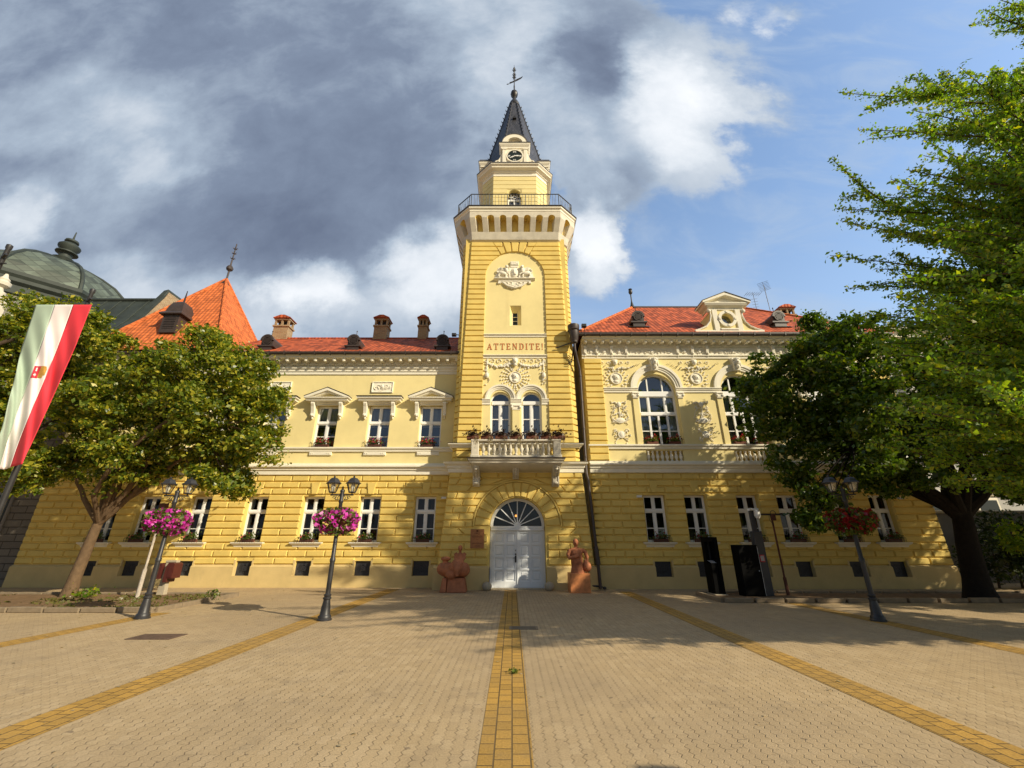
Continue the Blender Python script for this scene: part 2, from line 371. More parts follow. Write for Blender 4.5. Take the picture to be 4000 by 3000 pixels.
def leaf_mat(name, cols, transl=.35):
    m = bpy.data.materials.new(name); m.use_nodes = True
    g = NT(m.node_tree); g.n.remove(g.n['Principled BSDF']); out = g.n['Material Output']
    ge = g.new('ShaderNodeNewGeometry')
    c = g.ramp(ge.outputs['Random Per Island'], cols)
    d = g.new('ShaderNodeBsdfDiffuse'); t = g.new('ShaderNodeBsdfTranslucent')
    g.l.new(c, d.inputs[0])
    tcol = g.mix(1.0, c, (1.7, 1.75, .5, 1), 'MULTIPLY'); g.l.new(tcol, t.inputs[0])
    mx = g.new('ShaderNodeMixShader'); mx.inputs[0].default_value = transl
    g.l.new(d.outputs[0], mx.inputs[1]); g.l.new(t.outputs[0], mx.inputs[2])
    gl = g.new('ShaderNodeBsdfGlossy'); gl.inputs[1].default_value = .4; gl.inputs[0].default_value = (.8, .8, .8, 1)
    mx2 = g.new('ShaderNodeMixShader'); mx2.inputs[0].default_value = .04
    g.l.new(mx.outputs[0], mx2.inputs[1]); g.l.new(gl.outputs[0], mx2.inputs[2])
    g.l.new(mx2.outputs[0], out.inputs[0])
    return m
M['linden'] = leaf_mat('linden_leaves', [(0, (.05, .09, .010)), (.38, (.12, .17, .014)), (.70, (.22, .24, .018)), (.86, (.40, .36, .03)), (1, (.50, .43, .05))], .36)
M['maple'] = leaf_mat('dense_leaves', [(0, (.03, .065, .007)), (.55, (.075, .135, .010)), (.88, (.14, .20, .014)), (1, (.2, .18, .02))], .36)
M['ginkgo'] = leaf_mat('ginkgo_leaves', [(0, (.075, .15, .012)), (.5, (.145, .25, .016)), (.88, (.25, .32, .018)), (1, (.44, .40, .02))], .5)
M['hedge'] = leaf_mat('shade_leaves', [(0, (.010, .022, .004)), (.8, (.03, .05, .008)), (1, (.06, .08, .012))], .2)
M['herb'] = leaf_mat('plant_leaves', [(0, (.05, .08, .012)), (.7, (.12, .17, .02)), (1, (.2, .2, .03))], .3)
M['driedplant'] = leaf_mat('dark_plant', [(0, (.02, .012, .008)), (.7, (.06, .03, .018)), (1, (.10, .06, .03))], .2)
M['pink'] = leaf_mat('pink_petals', [(0, (.46, .02, .34)), (.6, (.66, .04, .48)), (1, (.78, .15, .60))], .3)
M['red'] = leaf_mat('red_petals', [(0, (.16, .006, .010)), (.7, (.28, .010, .016)), (1, (.40, .03, .035))], .3)
M['rose'] = leaf_mat('rose_petals', [(0, (.5, .02, .06)), (.7, (.65, .04, .10)), (1, (.75, .12, .2))], .3)
M['straw'] = leaf_mat('straw', [(0, (.30, .25, .16)), (1, (.5, .42, .3))], .2)
M['grass'] = leaf_mat('grass_blades', [(0, (.10, .095, .025)), (.6, (.16, .14, .04)), (1, (.10, .13, .02))], .3)
m = bpy.data.materials.new('lit_bulb'); m.use_nodes = True
m.node_tree.nodes['Principled BSDF'].inputs['Emission Color'].default_value = (1, .32, .05, 1)
m.node_tree.nodes['Principled BSDF'].inputs['Emission Strength'].default_value = 3
M['lit'] = m

# ------------------------------------------------------------------ mesh builder
class MB:
    def __init__(s): s.v = []; s.f = []
    def add(s, vs, fs):
        o = len(s.v); s.v.extend([tuple(p) for p in vs]); s.f.extend([tuple(i + o for i in f) for f in fs]); return s
    def box(s, x0, x1, y0, y1, z0, z1):
        return s.add([(x0, y0, z0), (x1, y0, z0), (x1, y1, z0), (x0, y1, z0), (x0, y0, z1), (x1, y0, z1), (x1, y1, z1), (x0, y1, z1)],
                     [(0, 3, 2, 1), (4, 5, 6, 7), (0, 1, 5, 4), (1, 2, 6, 5), (2, 3, 7, 6), (3, 0, 4, 7)])
    def bbox(s, x0, x1, y0, y1, z0, z1, b=.01):
        "box with chamfered vertical and horizontal edges on the front"
        P = lambda i, y: [(x0 + i, y, z0 + i), (x1 - i, y, z0 + i), (x1 - i, y, z1 - i), (x0 + i, y, z1 - i)]
        vs = P(0, y1) + P(0, y0 + b) + P(b, y0)
        fs = [(3, 2, 1, 0), (8, 9, 10, 11)]
        for a in (0, 4):
            for k in range(4):
                fs.append((a + k, a + (k + 1) % 4, a + 4 + (k + 1) % 4, a + 4 + k))
        return s.add(vs, fs)
    def prism(s, poly, y0, y1):
        "polygon in x,z extruded from y0 (front) to y1 (back)"
        n = len(poly)
        vs = [(x, y0, z) for x, z in poly] + [(x, y1, z) for x, z in poly]
        fs = [tuple(range(n)), tuple(range(2 * n - 1, n - 1, -1))]
        fs += [(k, n + k, n + (k + 1) % n, (k + 1) % n) for k in range(n)]
        return s.add(vs, fs)
    def block(s, poly, y, d, b):
        "rustic block: polygon (x,z) on plane y standing out by d with a bevelled edge b"
        n = len(poly); cx = sum(p[0] for p in poly) / n; cz = sum(p[1] for p in poly) / n
        ins = []
        for k in range(n):
            p0, p, p1 = poly[k - 1], poly[k], poly[(k + 1) % n]
            e0 = Vector((p[0] - p0[0], p[1] - p0[1])); e1 = Vector((p1[0] - p[0], p1[1] - p[1]))
            n0 = Vector((-e0.y, e0.x)).normalized(); n1 = Vector((-e1.y, e1.x)).normalized()
            if n0.dot(Vector((cx - p[0], cz - p[1]))) < 0: n0 = -n0
            if n1.dot(Vector((cx - p[0], cz - p[1]))) < 0: n1 = -n1
            q = (n0 + n1) / max(.4, 1 + n0.dot(n1))
            ins.append((p[0] + q.x * b, p[1] + q.y * b))
        vs = [(x, y, z) for x, z in poly] + [(x, y - d, z) for x, z in ins]
        fs = [tuple(range(n, 2 * n))] + [(k, (k + 1) % n, n + (k + 1) % n, n + k) for k in range(n)]
        return s.add(vs, fs)
    def tube(s, pts, rad, n=8, caps=True):
        pts = [Vector(p) for p in pts]
        if not hasattr(rad, '__len__'): rad = [rad] * len(pts)
        vs = []; up = Vector((0, 0, 1)); prev = None
        for k, p in enumerate(pts):
            d = (pts[min(k + 1, len(pts) - 1)] - pts[max(k - 1, 0)]).normalized()
            if prev is None:
                a = d.orthogonal().normalized()
            else:
                a = (prev - d * prev.dot(d))
                a = a.normalized() if a.length > 1e-5 else d.orthogonal().normalized()
            prev = a; b = d.cross(a)
            for j in range(n):
                t = 2 * math.pi * j / n
                vs.append(p + (a * math.cos(t) + b * math.sin(t)) * rad[k])
        fs = []
        for k in range(len(pts) - 1):
            for j in range(n):
                fs.append((k * n + j, k * n + (j + 1) % n, (k + 1) * n + (j + 1) % n, (k + 1) * n + j))
        if caps:
            fs.append(tuple(range(n - 1, -1, -1))); fs.append(tuple(range((len(pts) - 1) * n, len(pts) * n)))
        return s.add(vs, fs)
    def lathe(s, cx, cy, prof, n=16, rot=0.0, sx=1, sy=1):
        vs = []; m = len(prof)
        for r, z in prof:
            for j in range(n):
                t = 2 * math.pi * j / n + rot
                vs.append((cx + r * math.cos(t) * sx, cy + r * math.sin(t) * sy, z))
        fs = [(k * n + j, k * n + (j + 1) % n, (k + 1) * n + (j + 1) % n, (k + 1) * n + j) for k in range(m - 1) for j in range(n)]
        fs.append(tuple(range(n - 1, -1, -1))); fs.append(tuple(range((m - 1) * n, m * n)))
        return s.add(vs, fs)
    def disc(s, cx, cz, r, y0, y1, n=24):
        return s.prism([(cx + r * math.cos(2 * math.pi * k / n), cz + r * math.sin(2 * math.pi * k / n)) for k in range(n)], y0, y1)
    def ring(s, cx, cz, r0, r1, y0, y1, a0=0.0, a1=2 * math.pi, n=24):
        "ring or arch band in the x,z plane between radii r0<r1"
        full = abs(a1 - a0 - 2 * math.pi) < 1e-6; N = n if full else n + 1; vs = []
        for k in range(N):
            t = a0 + (a1 - a0) * k / n
            for r, y in ((r0, y0), (r1, y0), (r1, y1), (r0, y1)):
                vs.append((cx + r * math.cos(t), y, cz + r * math.sin(t)))
        fs = []
        for k in range(n):
            k2 = (k + 1) % N
            for j in range(4): fs.append((k * 4 + j, k * 4 + (j + 1) % 4, k2 * 4 + (j + 1) % 4, k2 * 4 + j))
        if not full: fs += [(3, 2, 1, 0), (n * 4, n * 4 + 1, n * 4 + 2, n * 4 + 3)]
        return s.add(vs, fs)
    def blob(s, c, r, n=6, m=4, rz=0.0):
        "small ellipsoid"
        if not hasattr(r, '__len__'): r = (r, r, r)
        vs = [(c[0], c[1], c[2] + r[2])]; ca, sa = math.cos(rz), math.sin(rz)
        for i in range(1, m):
            a = math.pi * i / m
            for j in range(n):
                t = 2 * math.pi * j / n
                x, y, z = r[0] * math.sin(a) * math.cos(t), r[1] * math.sin(a) * math.sin(t), r[2] * math.cos(a)
                x, z = x * ca - z * sa, x * sa + z * ca
                vs.append((c[0] + x, c[1] + y, c[2] + z))
        vs.append((c[0], c[1], c[2] - r[2])); L = len(vs) - 1
        fs = [(0, 1 + j, 1 + (j + 1) % n) for j in range(n)]
        for i in range(m - 2):
            for j in range(n):
                fs.append((1 + i * n + j, 1 + (i + 1) * n + j, 1 + (i + 1) * n + (j + 1) % n, 1 + i * n + (j + 1) % n))
        fs += [(L, 1 + (m - 2) * n + (j + 1) % n, 1 + (m - 2) * n + j) for j in range(n)]
        return s.add(vs, fs)
    def mould(s, path, prof, closed=False, endx=None, startx=None):
        "moulding: profile (out, z) carried along a plan path, out to the right of the walk; mitred"
        P = [Vector(p) for p in path]; n = len(P); m = len(prof); vs = []
        def nr(a, b):
            d = (b - a).normalized(); return Vector((d.y, -d.x))
        for k in range(n):
            if closed: n0, n1 = nr(P[k - 1], P[k]), nr(P[k], P[(k + 1) % n])
            else:
                n0 = nr(P[k - 1], P[k]) if k else nr(P[0], P[1])
                n1 = nr(P[k], P[k + 1]) if k < n - 1 else n0
            q = (n0 + n1) / (1 + n0.dot(n1))
            for o, z in prof:
                p = P[k] + q * o
                x = p.x
                if k == n - 1 and endx: x = endx(z)
                if k == 0 and startx: x = startx(z)
                vs.append((x, p.y, z))
        fs = []
        for k in range(n if closed else n - 1):
            k2 = (k + 1) % n
            for j in range(m - 1): fs.append((k * m + j, k2 * m + j, k2 * m + j + 1, k * m + j + 1))
            fs.append((k * m + m - 1, k2 * m + m - 1, k2 * m, k * m))
        if not closed: fs += [tuple(range(m)), tuple(range(n * m - 1, (n - 1) * m - 1, -1))]
        return s.add(vs, fs)
    def fill(s, outer, holes, y):
        polys = [[Vector((x, z, 0)) for x, z in outer]] + [[Vector((x, z, 0)) for x, z in h] for h in holes]
        flat = [p for q in polys for p in q]
        tris = tessellate_polygon(polys)
        return s.add([(p.x, y, p.y) for p in flat], [tuple(t) for t in tris])
    def reveal(s, poly, y0, y1, skip_bottom=False):
        n = len(poly); vs = [(x, y0, z) for x, z in poly] + [(x, y1, z) for x, z in poly]
        return s.add(vs, [(k, (k + 1) % n, n + (k + 1) % n, n + k) for k in range(n - (1 if skip_bottom else 0))])
    def build(s, name, m, parent=None, smooth=False, loc=None, world=True, kind=None):
        me = bpy.data.meshes.new(name); me.from_pydata(s.v, [], s.f)
        bm = bmesh.new(); bm.from_mesh(me); bmesh.ops.recalc_face_normals(bm, faces=bm.faces); bm.to_mesh(me); bm.free()
        me.materials.append(M[m] if isinstance(m, str) else m)
        if smooth:
            me.shade_smooth()
            try: me.set_sharp_from_angle(angle=R(40))
            except Exception: pass
        return link(name, me, parent, loc, world)
ROOTLOC = {}
def link(name, me, parent=None, loc=None, world=True):
    o = bpy.data.objects.new(name, me); COL.objects.link(o)
    if loc is not None: o.location = loc
    if parent is not None:
        o.parent = parent
        if world and parent.name in ROOTLOC: o.matrix_parent_inverse = Matrix.Translation(-ROOTLOC[parent.name])
    return o
def tag(o, label, cat, group=None, kind=None):
    o['label'] = label; o['category'] = cat
    if group: o['group'] = group
    if kind: o['kind'] = kind
    return o
def thing(name, label, cat, loc=(0, 0, 0), group=None, worldparts=False):
    o = bpy.data.objects.new(name, None); COL.objects.link(o); o.location = loc; o.empty_display_size = .3
    if worldparts: ROOTLOC[o.name] = Vector(loc)
    return tag(o, label, cat, group)
def struct(o): o['kind'] = 'structure'; return o
def copy_tree(o, parent=None):
    kids = list(o.children)
    c = o.copy(); COL.objects.link(c)
    if parent:
        inv = o.matrix_parent_inverse.copy(); c.parent = parent; c.matrix_parent_inverse = inv
    for k in kids: copy_tree(k, c)
    return c
def again(o, label, loc, rz=None, scale=None):
    c = copy_tree(o); c['label'] = label; c.location = loc
    if rz is not None: c.rotation_euler[2] = rz
    if scale: c.scale = (scale,) * 3
    return c

def leaves(name, C, size, m, parent, up=.4, world=True, aspect=.62, drop=0.0, jitter=.48):
    "many small folded leaf faces at the points C"
    C = np.asarray(C, dtype=np.float64); N = len(C)
    nrm = rng.normal(size=(N, 3)); nrm /= np.linalg.norm(nrm, axis=1)[:, None]
    nrm[:, 2] += up * 2; nrm /= np.linalg.norm(nrm, axis=1)[:, None]
    t = rng.normal(size=(N, 3)); t[:, 2] -= drop
    t -= nrm * (t * nrm).sum(1)[:, None]; t /= np.linalg.norm(t, axis=1)[:, None]
    b = np.cross(nrm, t)
    sz = (size * (1 + jitter * rng.normal(size=N)).clip(.45, 1.8))[:, None]
    V = np.empty((N, 4, 3))
    V[:, 0] = C - t * sz * .5
    V[:, 1] = C + b * sz * aspect * .5 + nrm * sz * .12
    V[:, 2] = C + t * sz * .55
    V[:, 3] = C - b * sz * aspect * .5 + nrm * sz * .12
    me = bpy.data.meshes.new(name)
    me.vertices.add(N * 4); me.vertices.foreach_set('co', V.reshape(-1).astype(np.float32))
    me.loops.add(N * 4); me.loops.foreach_set('vertex_index', np.arange(N * 4, dtype=np.int32))
    me.polygons.add(N); me.polygons.foreach_set('loop_start', np.arange(0, N * 4, 4, dtype=np.int32))
    try: me.polygons.foreach_set('loop_total', np.full(N, 4, dtype=np.int32))
    except Exception: pass
    me.update(calc_edges=True); me.validate()
    me.materials.append(M[m])
    return link(name, me, parent, None, world)

def organic(name, ells, m, parent, voxel=.03, smooth=6, loc=None):
    "one continuous body: ellipsoids and capsules fused by a voxel remesh"
    mb = MB()
    for e in ells:
        if e[0] == 'e': mb.blob(e[1], e[2], 14, 10, e[3] if len(e) > 3 else 0)
        elif e[0] == 'c': mb.tube(e[1], e[2], 10)
        else: mb.box(*e[1])
    o = mb.build('tmp_' + name, m)
    r = o.modifiers.new('r', 'REMESH'); r.mode = 'VOXEL'; r.voxel_size = voxel
    sm = o.modifiers.new('s', 'SMOOTH'); sm.iterations = smooth; sm.factor = .5
    dg = bpy.context.evaluated_depsgraph_get()
    me = bpy.data.meshes.new_from_object(o.evaluated_get(dg)); me.name = name
    me.shade_smooth()
    if not me.materials: me.materials.append(M[m])
    bpy.data.objects.remove(o)
    return link(name, me, parent, loc, False)

def text_mesh(txt, size, x, y, z, depth=.012):
    cu = bpy.data.curves.new('lettering', 'FONT'); cu.body = txt; cu.size = size; cu.extrude = depth; cu.align_x = 'CENTER'
    o = bpy.data.objects.new('lettering_tmp', cu); COL.objects.link(o)
    dg = bpy.context.evaluated_depsgraph_get()
    me = bpy.data.meshes.new_from_object(o.evaluated_get(dg))
    bpy.data.objects.remove(o)
    me.transform(Matrix.Translation((x, y, z)) @ Matrix.Rotation(R(90), 4, 'X'))
    return me
def join_text(name, items, m, parent, world=True):
    bm = bmesh.new()
    for it in items: bm.from_mesh(text_mesh(*it))
    me = bpy.data.meshes.new(name); bm.to_mesh(me); bm.free(); me.materials.append(M[m])
    return link(name, me, parent, None, world)

# ================================================================== ground
mb = MB(); mb.add([(-400, -400, 0), (400, -400, 0), (400, 400, 0), (-400, 400, 0)], [(0, 1, 2, 3)])
struct(mb.build('ground', 'paving'))
def strip(x0, x1, y0, y1):
    q = MB(); q.add([(x0, y0, .004), (x1, y0, .004), (x1, y1, .004), (x0, y1, .004)], [(0, 1, 2, 3)])
    o = q.build('paving_stripe', 'yellowpave'); struct(o)
strip(-.29, .18, -30, 18.2); strip(-5.02, -4.50, -30, 18.5); strip(4.06, 4.53, -30, 17.6)
strip(-9.45, -8.98, -30, 12.4); strip(8.4, 8.87, -30, 14.3)
def bed(x0, x1, y0, y1, nm):
    q = MB(); q.add([(x0, y0, .07), (x1, y0, .07), (x1, y1, .07), (x0, y1, .07)], [(0, 1, 2, 3)])
    struct(q.build('planting_bed', 'soil'))
    k = MB()
    def run(ax, ay, bx, by):
        L = math.hypot(bx - ax, by - ay); n = max(1, round(L / .95)); w = .11
        for i in range(n):
            t0, t1 = i / n + .0015, (i + 1) / n - .0015
            j = random.uniform(-.012, .012)
            if ay == by: k.bbox(ax + (bx - ax) * t0, ax + (bx - ax) * t1, ay - w / 2, ay + w / 2, 0, .13 + j, .015)
            else: k.box(ax - w / 2 + j, ax + w / 2 + j, ay + (by - ay) * t0, ay + (by - ay) * t1, 0, .13 + j)
    run(x0, y0, x1, y0); run(x0, y1, x1, y1)
    run(x1, y0 + .06, x1, y1 - .06); run(x0, y0 + .06, x0, y1 - .06)
    struct(k.build('kerb', 'kerb'))
bed(-26, -9.5, 12.45, 16.1, 0)
bed(6.55, 34, 14.4, 16.45, 1)
# sparse dry grass on the left bed
pts = []
for k in range(5200):
    x, y = rng.uniform(-20, -9.6), rng.uniform(12.6, 16.0)
    d = math.sin(x * 1.7) * math.cos(y * 2.3 + x) + (x + 13) * .22
    if rng.uniform() < .25 + .5 * d: pts.append((x, y, .085))
tag(leaves('grass', pts, .085, 'grass', None, up=-.2), 'thin dry grass on the soil of the kerbed bed', 'grass', kind='stuff')
def lid(x, y, sx, sy, label, m='irondrain'):
    q = MB(); q.bbox(x - sx / 2, x + sx / 2, y - sy / 2, y + sy / 2, .001, .012, .006)
    for i in range(5): q.box(x - sx * .42, x + sx * .42, y - sy * .4 + i * sy * .18, y - sy * .33 + i * sy * .18, .012, .017)
    tag(q.build('manhole_cover', m), label, 'manhole cover')
lid(-6.95, 9.36, .85, .5, 'reddish rectangular manhole cover in the paving left of the lamp post')
lid(.25, 10.27, .62, .34, 'small grey drain cover beside the central yellow stripe', 'kerb')
tufts = MB()
o = leaves('weed_tuft', [( .03 + random.gauss(0, .03), 6.9 + random.gauss(0, .05), .02 + random.random() * .03) for _ in range(50)], .04, 'herb', None)
tag(o, 'small green weed growing in the central yellow stripe', 'weed')

# ================================================================== town hall
HALL = thing('town_hall', 'yellow town hall with white stucco, red tiled roofs and a tall clock tower', 'building', (0.17, 18.3, 0), worldparts=True)
YL, YR, YT = 19.3, 18.7, 18.3
XT = .17
CH = .289                         # height of a rustic course
def arch_poly(xa, xb, z0, zs, n=20):
    c, r = (xa + xb) / 2, (xb - xa) / 2
    return [(xa, z0), (xb, z0)] + [(c + r * math.cos(math.pi * k / n), zs + r * math.sin(math.pi * k / n)) for k in range(n + 1)]
def rect(xa, xb, z0, z1): return [(xa, z0), (xb, z0), (xb, z1), (xa, z1)]
def courses(mb, xl, xr, y, z0, n, opens, bw=.8, d=.065, bev=.038, gap=.018):
    for i in range(n):
        za, zb = z0 + i * CH + .014, z0 + (i + 1) * CH - .014
        cuts = sorted([(a, b) for a, b, c, e in opens if zb > c + .03 and za < e - .03])
        iv = []; x = xl
        for a, b in cuts:
            if a > x + .05: iv.append((x, a))
            x = max(x, b)
        if xr > x + .05: iv.append((x, xr))
        for a, b in iv:
            w = b - a
            if w > 2.0:
                off = bw / 2 if i % 2 else 0
                xs = [a] + [xl + off + k * bw for k in range(-1, int((xr - xl) / bw) + 2) if a + .25 < xl + off + k * bw < b - .25] + [b]
            elif i % 2 == 0 and w > .95: xs = [a, (a + b) / 2, b]
            else: xs = [a, b]
            for p, q in zip(xs, xs[1:]):
                mb.block(rect(p + gap / 2, q - gap / 2, za, zb), y, d, bev)
def keystones(mb, xs, y, z):
    for x in xs:
        mb.block([(x - .12, z), (x + .12, z), (x + .21, z + .52), (x - .21, z + .52)], y - .05, .06, .015)

GWL = [-3.88, -6.36, -8.9, -11.43, -13.95, -16.25, -18.05]
GWR = [6.2, 7.98, 10.25, 12.0, 14.25, 16.0]
UWL = [-3.93, -6.42, -8.95, -11.48, -13.98]
AWR = [6.93, 10.93, 14.93]
GZ0, GZ1, GW2 = 1.77, 3.70, .47
XL0, XL1, XR0, XR1 = -21.25, -2.62, 3.5, 18.25
VZ0, VZ1 = .44, 1.02

def wing_ground(x0, x1, y, gw, vents):
    ops = [rect(x - GW2, x + GW2, GZ0, GZ1) for x in gw]
    w = MB(); no = [(x0, .80)]
    for v in sorted(vents): no += [(v - .35, .80), (v - .35, VZ1), (v + .35, VZ1), (v + .35, .80)]
    w.fill(no + [(x1, .80), (x1, 4.75), (x0, 4.75)], ops, y)
    for v in vents: w.reveal([(v - .35, .80), (v - .35, VZ1), (v + .35, VZ1), (v + .35, .80)], y, y + .14, True)
    for p in ops: w.reveal(p, y, y + .30)
    courses(w, x0, x1, y, .88, 13, [(x - GW2, x + GW2, GZ0, GZ1) for x in gw] + [(v - .37, v + .37, .85, VZ1) for v in vents])
    keystones(w, gw, y, 3.79)
    w.build('rusticated_wall', 'yellow', HALL)
    p = MB()
    vo = [rect(v - .35, v + .35, VZ0, .80) for v in vents]
    vt = [(v - .35, .80) for v in vents]
    outer = [(x0 - .0, 0), (x1, 0), (x1, .80)]
    for v in sorted(vents, reverse=True):
        outer += [(v + .35, .80), (v + .35, VZ0), (v - .35, VZ0), (v - .35, .80)]
    outer += [(x0, .80)]
    p.fill(outer, [], y - .13)
    segs = []; x = x0
    for v in sorted(vents):
        segs.append((x, v - .35)); x = v + .35
        p.reveal([(v + .35, .80), (v + .35, VZ0), (v - .35, VZ0), (v - .35, .80)], y - .13, y + .14, True)
        p.box(v - .42, v - .35, y - .07, y, .80, VZ1 + .04); p.box(v + .35, v + .42, y - .07, y, .80, VZ1 + .04)
    segs.append((x, x1))
    for a, b in segs:
        p.add([(a, y - .13, .80), (b, y - .13, .80), (b, y - .002, .885), (a, y - .002, .885)], [(0, 1, 2, 3)])
    p.build('plinth', 'plinth', HALL)
    for v in vents:
        g = MB(); g.box(v - .35, v + .35, y + .10, y + .13, VZ0, VZ1)
        vent = g.build('cellar_vent', 'greybox', HALL)
        h = MB(); yy = y + .085; cz = (VZ0 + VZ1) / 2
        h.ring(v, cz, .10, .13, yy, yy + .015, n=14); h.ring(v, cz, .03, .06, yy, yy + .015, n=10)
        for k in range(8):
            t = k * math.pi / 4
            h.ring(v + .17 * math.cos(t) * 1.25, cz + .15 * math.sin(t), .03, .055, yy, yy + .015, n=8)
        h.build('grille', 'dark', vent, world=False)
wing_ground(XL0, XL1 - .25, YL, GWL, GWL)
wing_ground(XR0, XR1, YR, GWR, [6.24, 8.0, 10.28, 12.05, 14.27, 15.95])

# ---- windows: one pattern of each kind, then copies
def window_frame(w, z0, z1, ztr, bars, y=0.0):
    "casement: outer frame, post, transom and glazing bars; local x centred"
    f = MB(); a = .055
    f.box(-w, -w + a, y, y + .07, z0, z1); f.box(w - a, w, y, y + .07, z0, z1)
    f.box(-w + a, w - a, y + .002, y + .07, z0, z0 + a); f.box(-w + a, w - a, y + .002, y + .07, z1 - a, z1)
    f.box(-.045, .045, y - .01, y + .06, z0 + a, z1 - a)
    f.bbox(-w + a, w - a, y - .025, y + .065, ztr - .055, ztr + .055, .012)
    for b in bars:
        f.box(-w + a, -.045, y + .012, y + .05, b - .018, b + .018); f.box(.045, w - a, y + .012, y + .05, b - .018, b + .018)
    for s in (-1, 1):                                     # casement sashes, a little proud of the frame
        xa, xb = (s * .045, s * (w - a)) if s > 0 else (-(w - a), -.045)
        for q0, q1 in ((z0 + a, ztr - .055), (ztr + .055, z1 - a)):
            t = .035
            f.box(xa, xa + t, y + .006, y + .055, q0, q1); f.box(xb - t, xb, y + .006, y + .055, q0, q1)
            f.box(xa + t, xb - t, y + .008, y + .055, q0, q0 + t); f.box(xa + t, xb - t, y + .008, y + .055, q1 - t, q1)
    return f
def curtain(w, z0, z1, y, m, parent, gap=.0, folds=9):
    c = MB(); n = 40
    for a, b in ((-w, -gap), (gap, w)):
        vs = []
        for k in range(n + 1):
            x = a + (b - a) * k / n; yy = y + .028 * math.sin(k / n * folds * 2 * math.pi) + .012 * math.sin(k * 1.7)
            vs += [(x, yy, z0), (x, yy * 1.0, z1)]
        c.add(vs, [(2 * k, 2 * k + 2, 2 * k + 3, 2 * k + 1) for k in range(n)])
    return c.build('curtain', m, parent, world=False)
def make_window(x, y, frame, pane, curt, back, gm='glass'):
    o = frame.build('window', 'white', HALL, loc=(x, y, 0))
    p = pane.build('pane', gm, o, world=False)
    if curt: curtain(*curt[:5], o, curt[5])
    b = back.build('room', 'interior', o, world=False)
    return o
def place(o, x, y):
    c = copy_tree(o, HALL); c.location = (x, y, 0); return c
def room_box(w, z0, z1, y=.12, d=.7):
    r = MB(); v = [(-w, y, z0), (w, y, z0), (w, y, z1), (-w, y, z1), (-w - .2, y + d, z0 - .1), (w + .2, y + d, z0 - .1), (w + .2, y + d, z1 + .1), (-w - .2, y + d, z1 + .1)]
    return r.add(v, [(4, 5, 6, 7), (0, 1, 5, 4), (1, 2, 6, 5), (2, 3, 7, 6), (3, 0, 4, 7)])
def pane_q(w, z0, z1, y=.035):
    return MB().add([(-w, y, z0), (w, y, z0), (w, y, z1), (-w, y, z1)], [(0, 1, 2, 3)])
gf = make_window(GWL[0], YL + .22, window_frame(GW2, GZ0, GZ1, 3.05, [2.33]), pane_q(GW2, GZ0, GZ1), (GW2, GZ0, GZ1, .22, 'curtainred', .16), room_box(GW2, GZ0, GZ1), 'darkglass')
gf2 = make_window(GWL[1], YL + .22, window_frame(GW2, GZ0, GZ1, 3.05, [2.33]), pane_q(GW2, GZ0, GZ1), (GW2, GZ0, GZ1, .22, 'curtain', .33, 5), room_box(GW2, GZ0, GZ1), 'darkglass')
gf3 = make_window(GWR[0], YR + .22, window_frame(GW2, GZ0, GZ1, 3.05, [2.33]), pane_q(GW2, GZ0, GZ1), None, room_box(GW2, GZ0, GZ1), 'darkglass')
q = MB(); q.box(.08, GW2 - .06, .08, .10, GZ0, 2.34); q.build('paper_sheet', 'cameraw', gf3, world=False)
for k, x in enumerate(GWL[2:]): place((gf, gf2, gf)[k % 3], x, YL + .22)
for k, x in enumerate(GWR[1:]): place((gf2, gf, gf)[k % 3], x, YR + .22)
UZ0, UZ1, UW2 = 5.93, 8.03, .54
uf = make_window(UWL[0], YL + .22, window_frame(UW2, UZ0, UZ1 - .02, 7.17, [6.5]), pane_q(UW2, UZ0, UZ1), (UW2, 7.0, UZ1, .2, 'curtain', 0.02), room_box(UW2, UZ0, UZ1))
for x in UWL[1:]: place(uf, x, YL + .22)
# white sills of the ground windows
def sill(x, y, w, z, d=.20):
    s = MB(); s.mould([(x - w, y + .1), (x - w, y - .0), (x + w, y - .0), (x + w, y + .1)],
                      [(0, z - .19), (.03, z - .19), (.05, z - .12), (.10, z - .09), (.15, z - .04), (.15, z), (0, z)])
    return s
for xs, y in ((GWL, YL), (GWR, YR)):
    for x in xs: sill(x, y - .045, GW2 + .07, GZ0 - .005).build('window_sill', 'trim', HALL)

# ---- left wing, upper floor
w = MB()
arcL = arch_poly(-18.0, -16.2, UZ0, 8.5)
ops = [rect(x - UW2, x + UW2, UZ0, UZ1) for x in UWL]
w.fill(rect(XL0, XL1, 4.7, 10.5), ops + [arcL], YL)
for p in ops: w.reveal(p, YL, YL + .30)
w.reveal(arcL, YL, YL + .3)
w.build('upper_wall', 'cream', HALL)
BELT = [(0, 4.64), (.10, 4.66), (.10, 4.83), (.15, 4.86), (.15, 4.92), (.24, 4.99), (.24, 5.05), (.08, 5.08), (.08, 5.17), (0, 5.19)]
SILLB = [(0, 5.71), (.07, 5.73), (.07, 5.80), (.14, 5.86), (.14, 5.925), (0, 5.94)]
ENTL = [(0, 9.62), (.05, 9.63), (.05, 9.76), (.09, 9.78), (.09, 9.86), (.15, 9.92), (.15, 9.975), (.02, 10.0), (.02, 10.10), (.07, 10.12), (.07, 10.17), (.05, 10.34), (.50, 10.36), (.50, 10.43), (.56, 10.50), (0, 10.55)]
def run_mould(x0, x1, y, prof, nm, m='trim', smooth=False):
    q = MB(); q.mould([(x0, y), (x1, y)], prof); return q.build(nm, m, HALL, smooth)
run_mould(XL0, XL1 + .1, YL, BELT, 'string_course')
run_mould(XL0, XL1 + .1, YL, SILLB, 'sill_band')
run_mould(XL0, XL1 + .1, YL, ENTL, 'cornice')
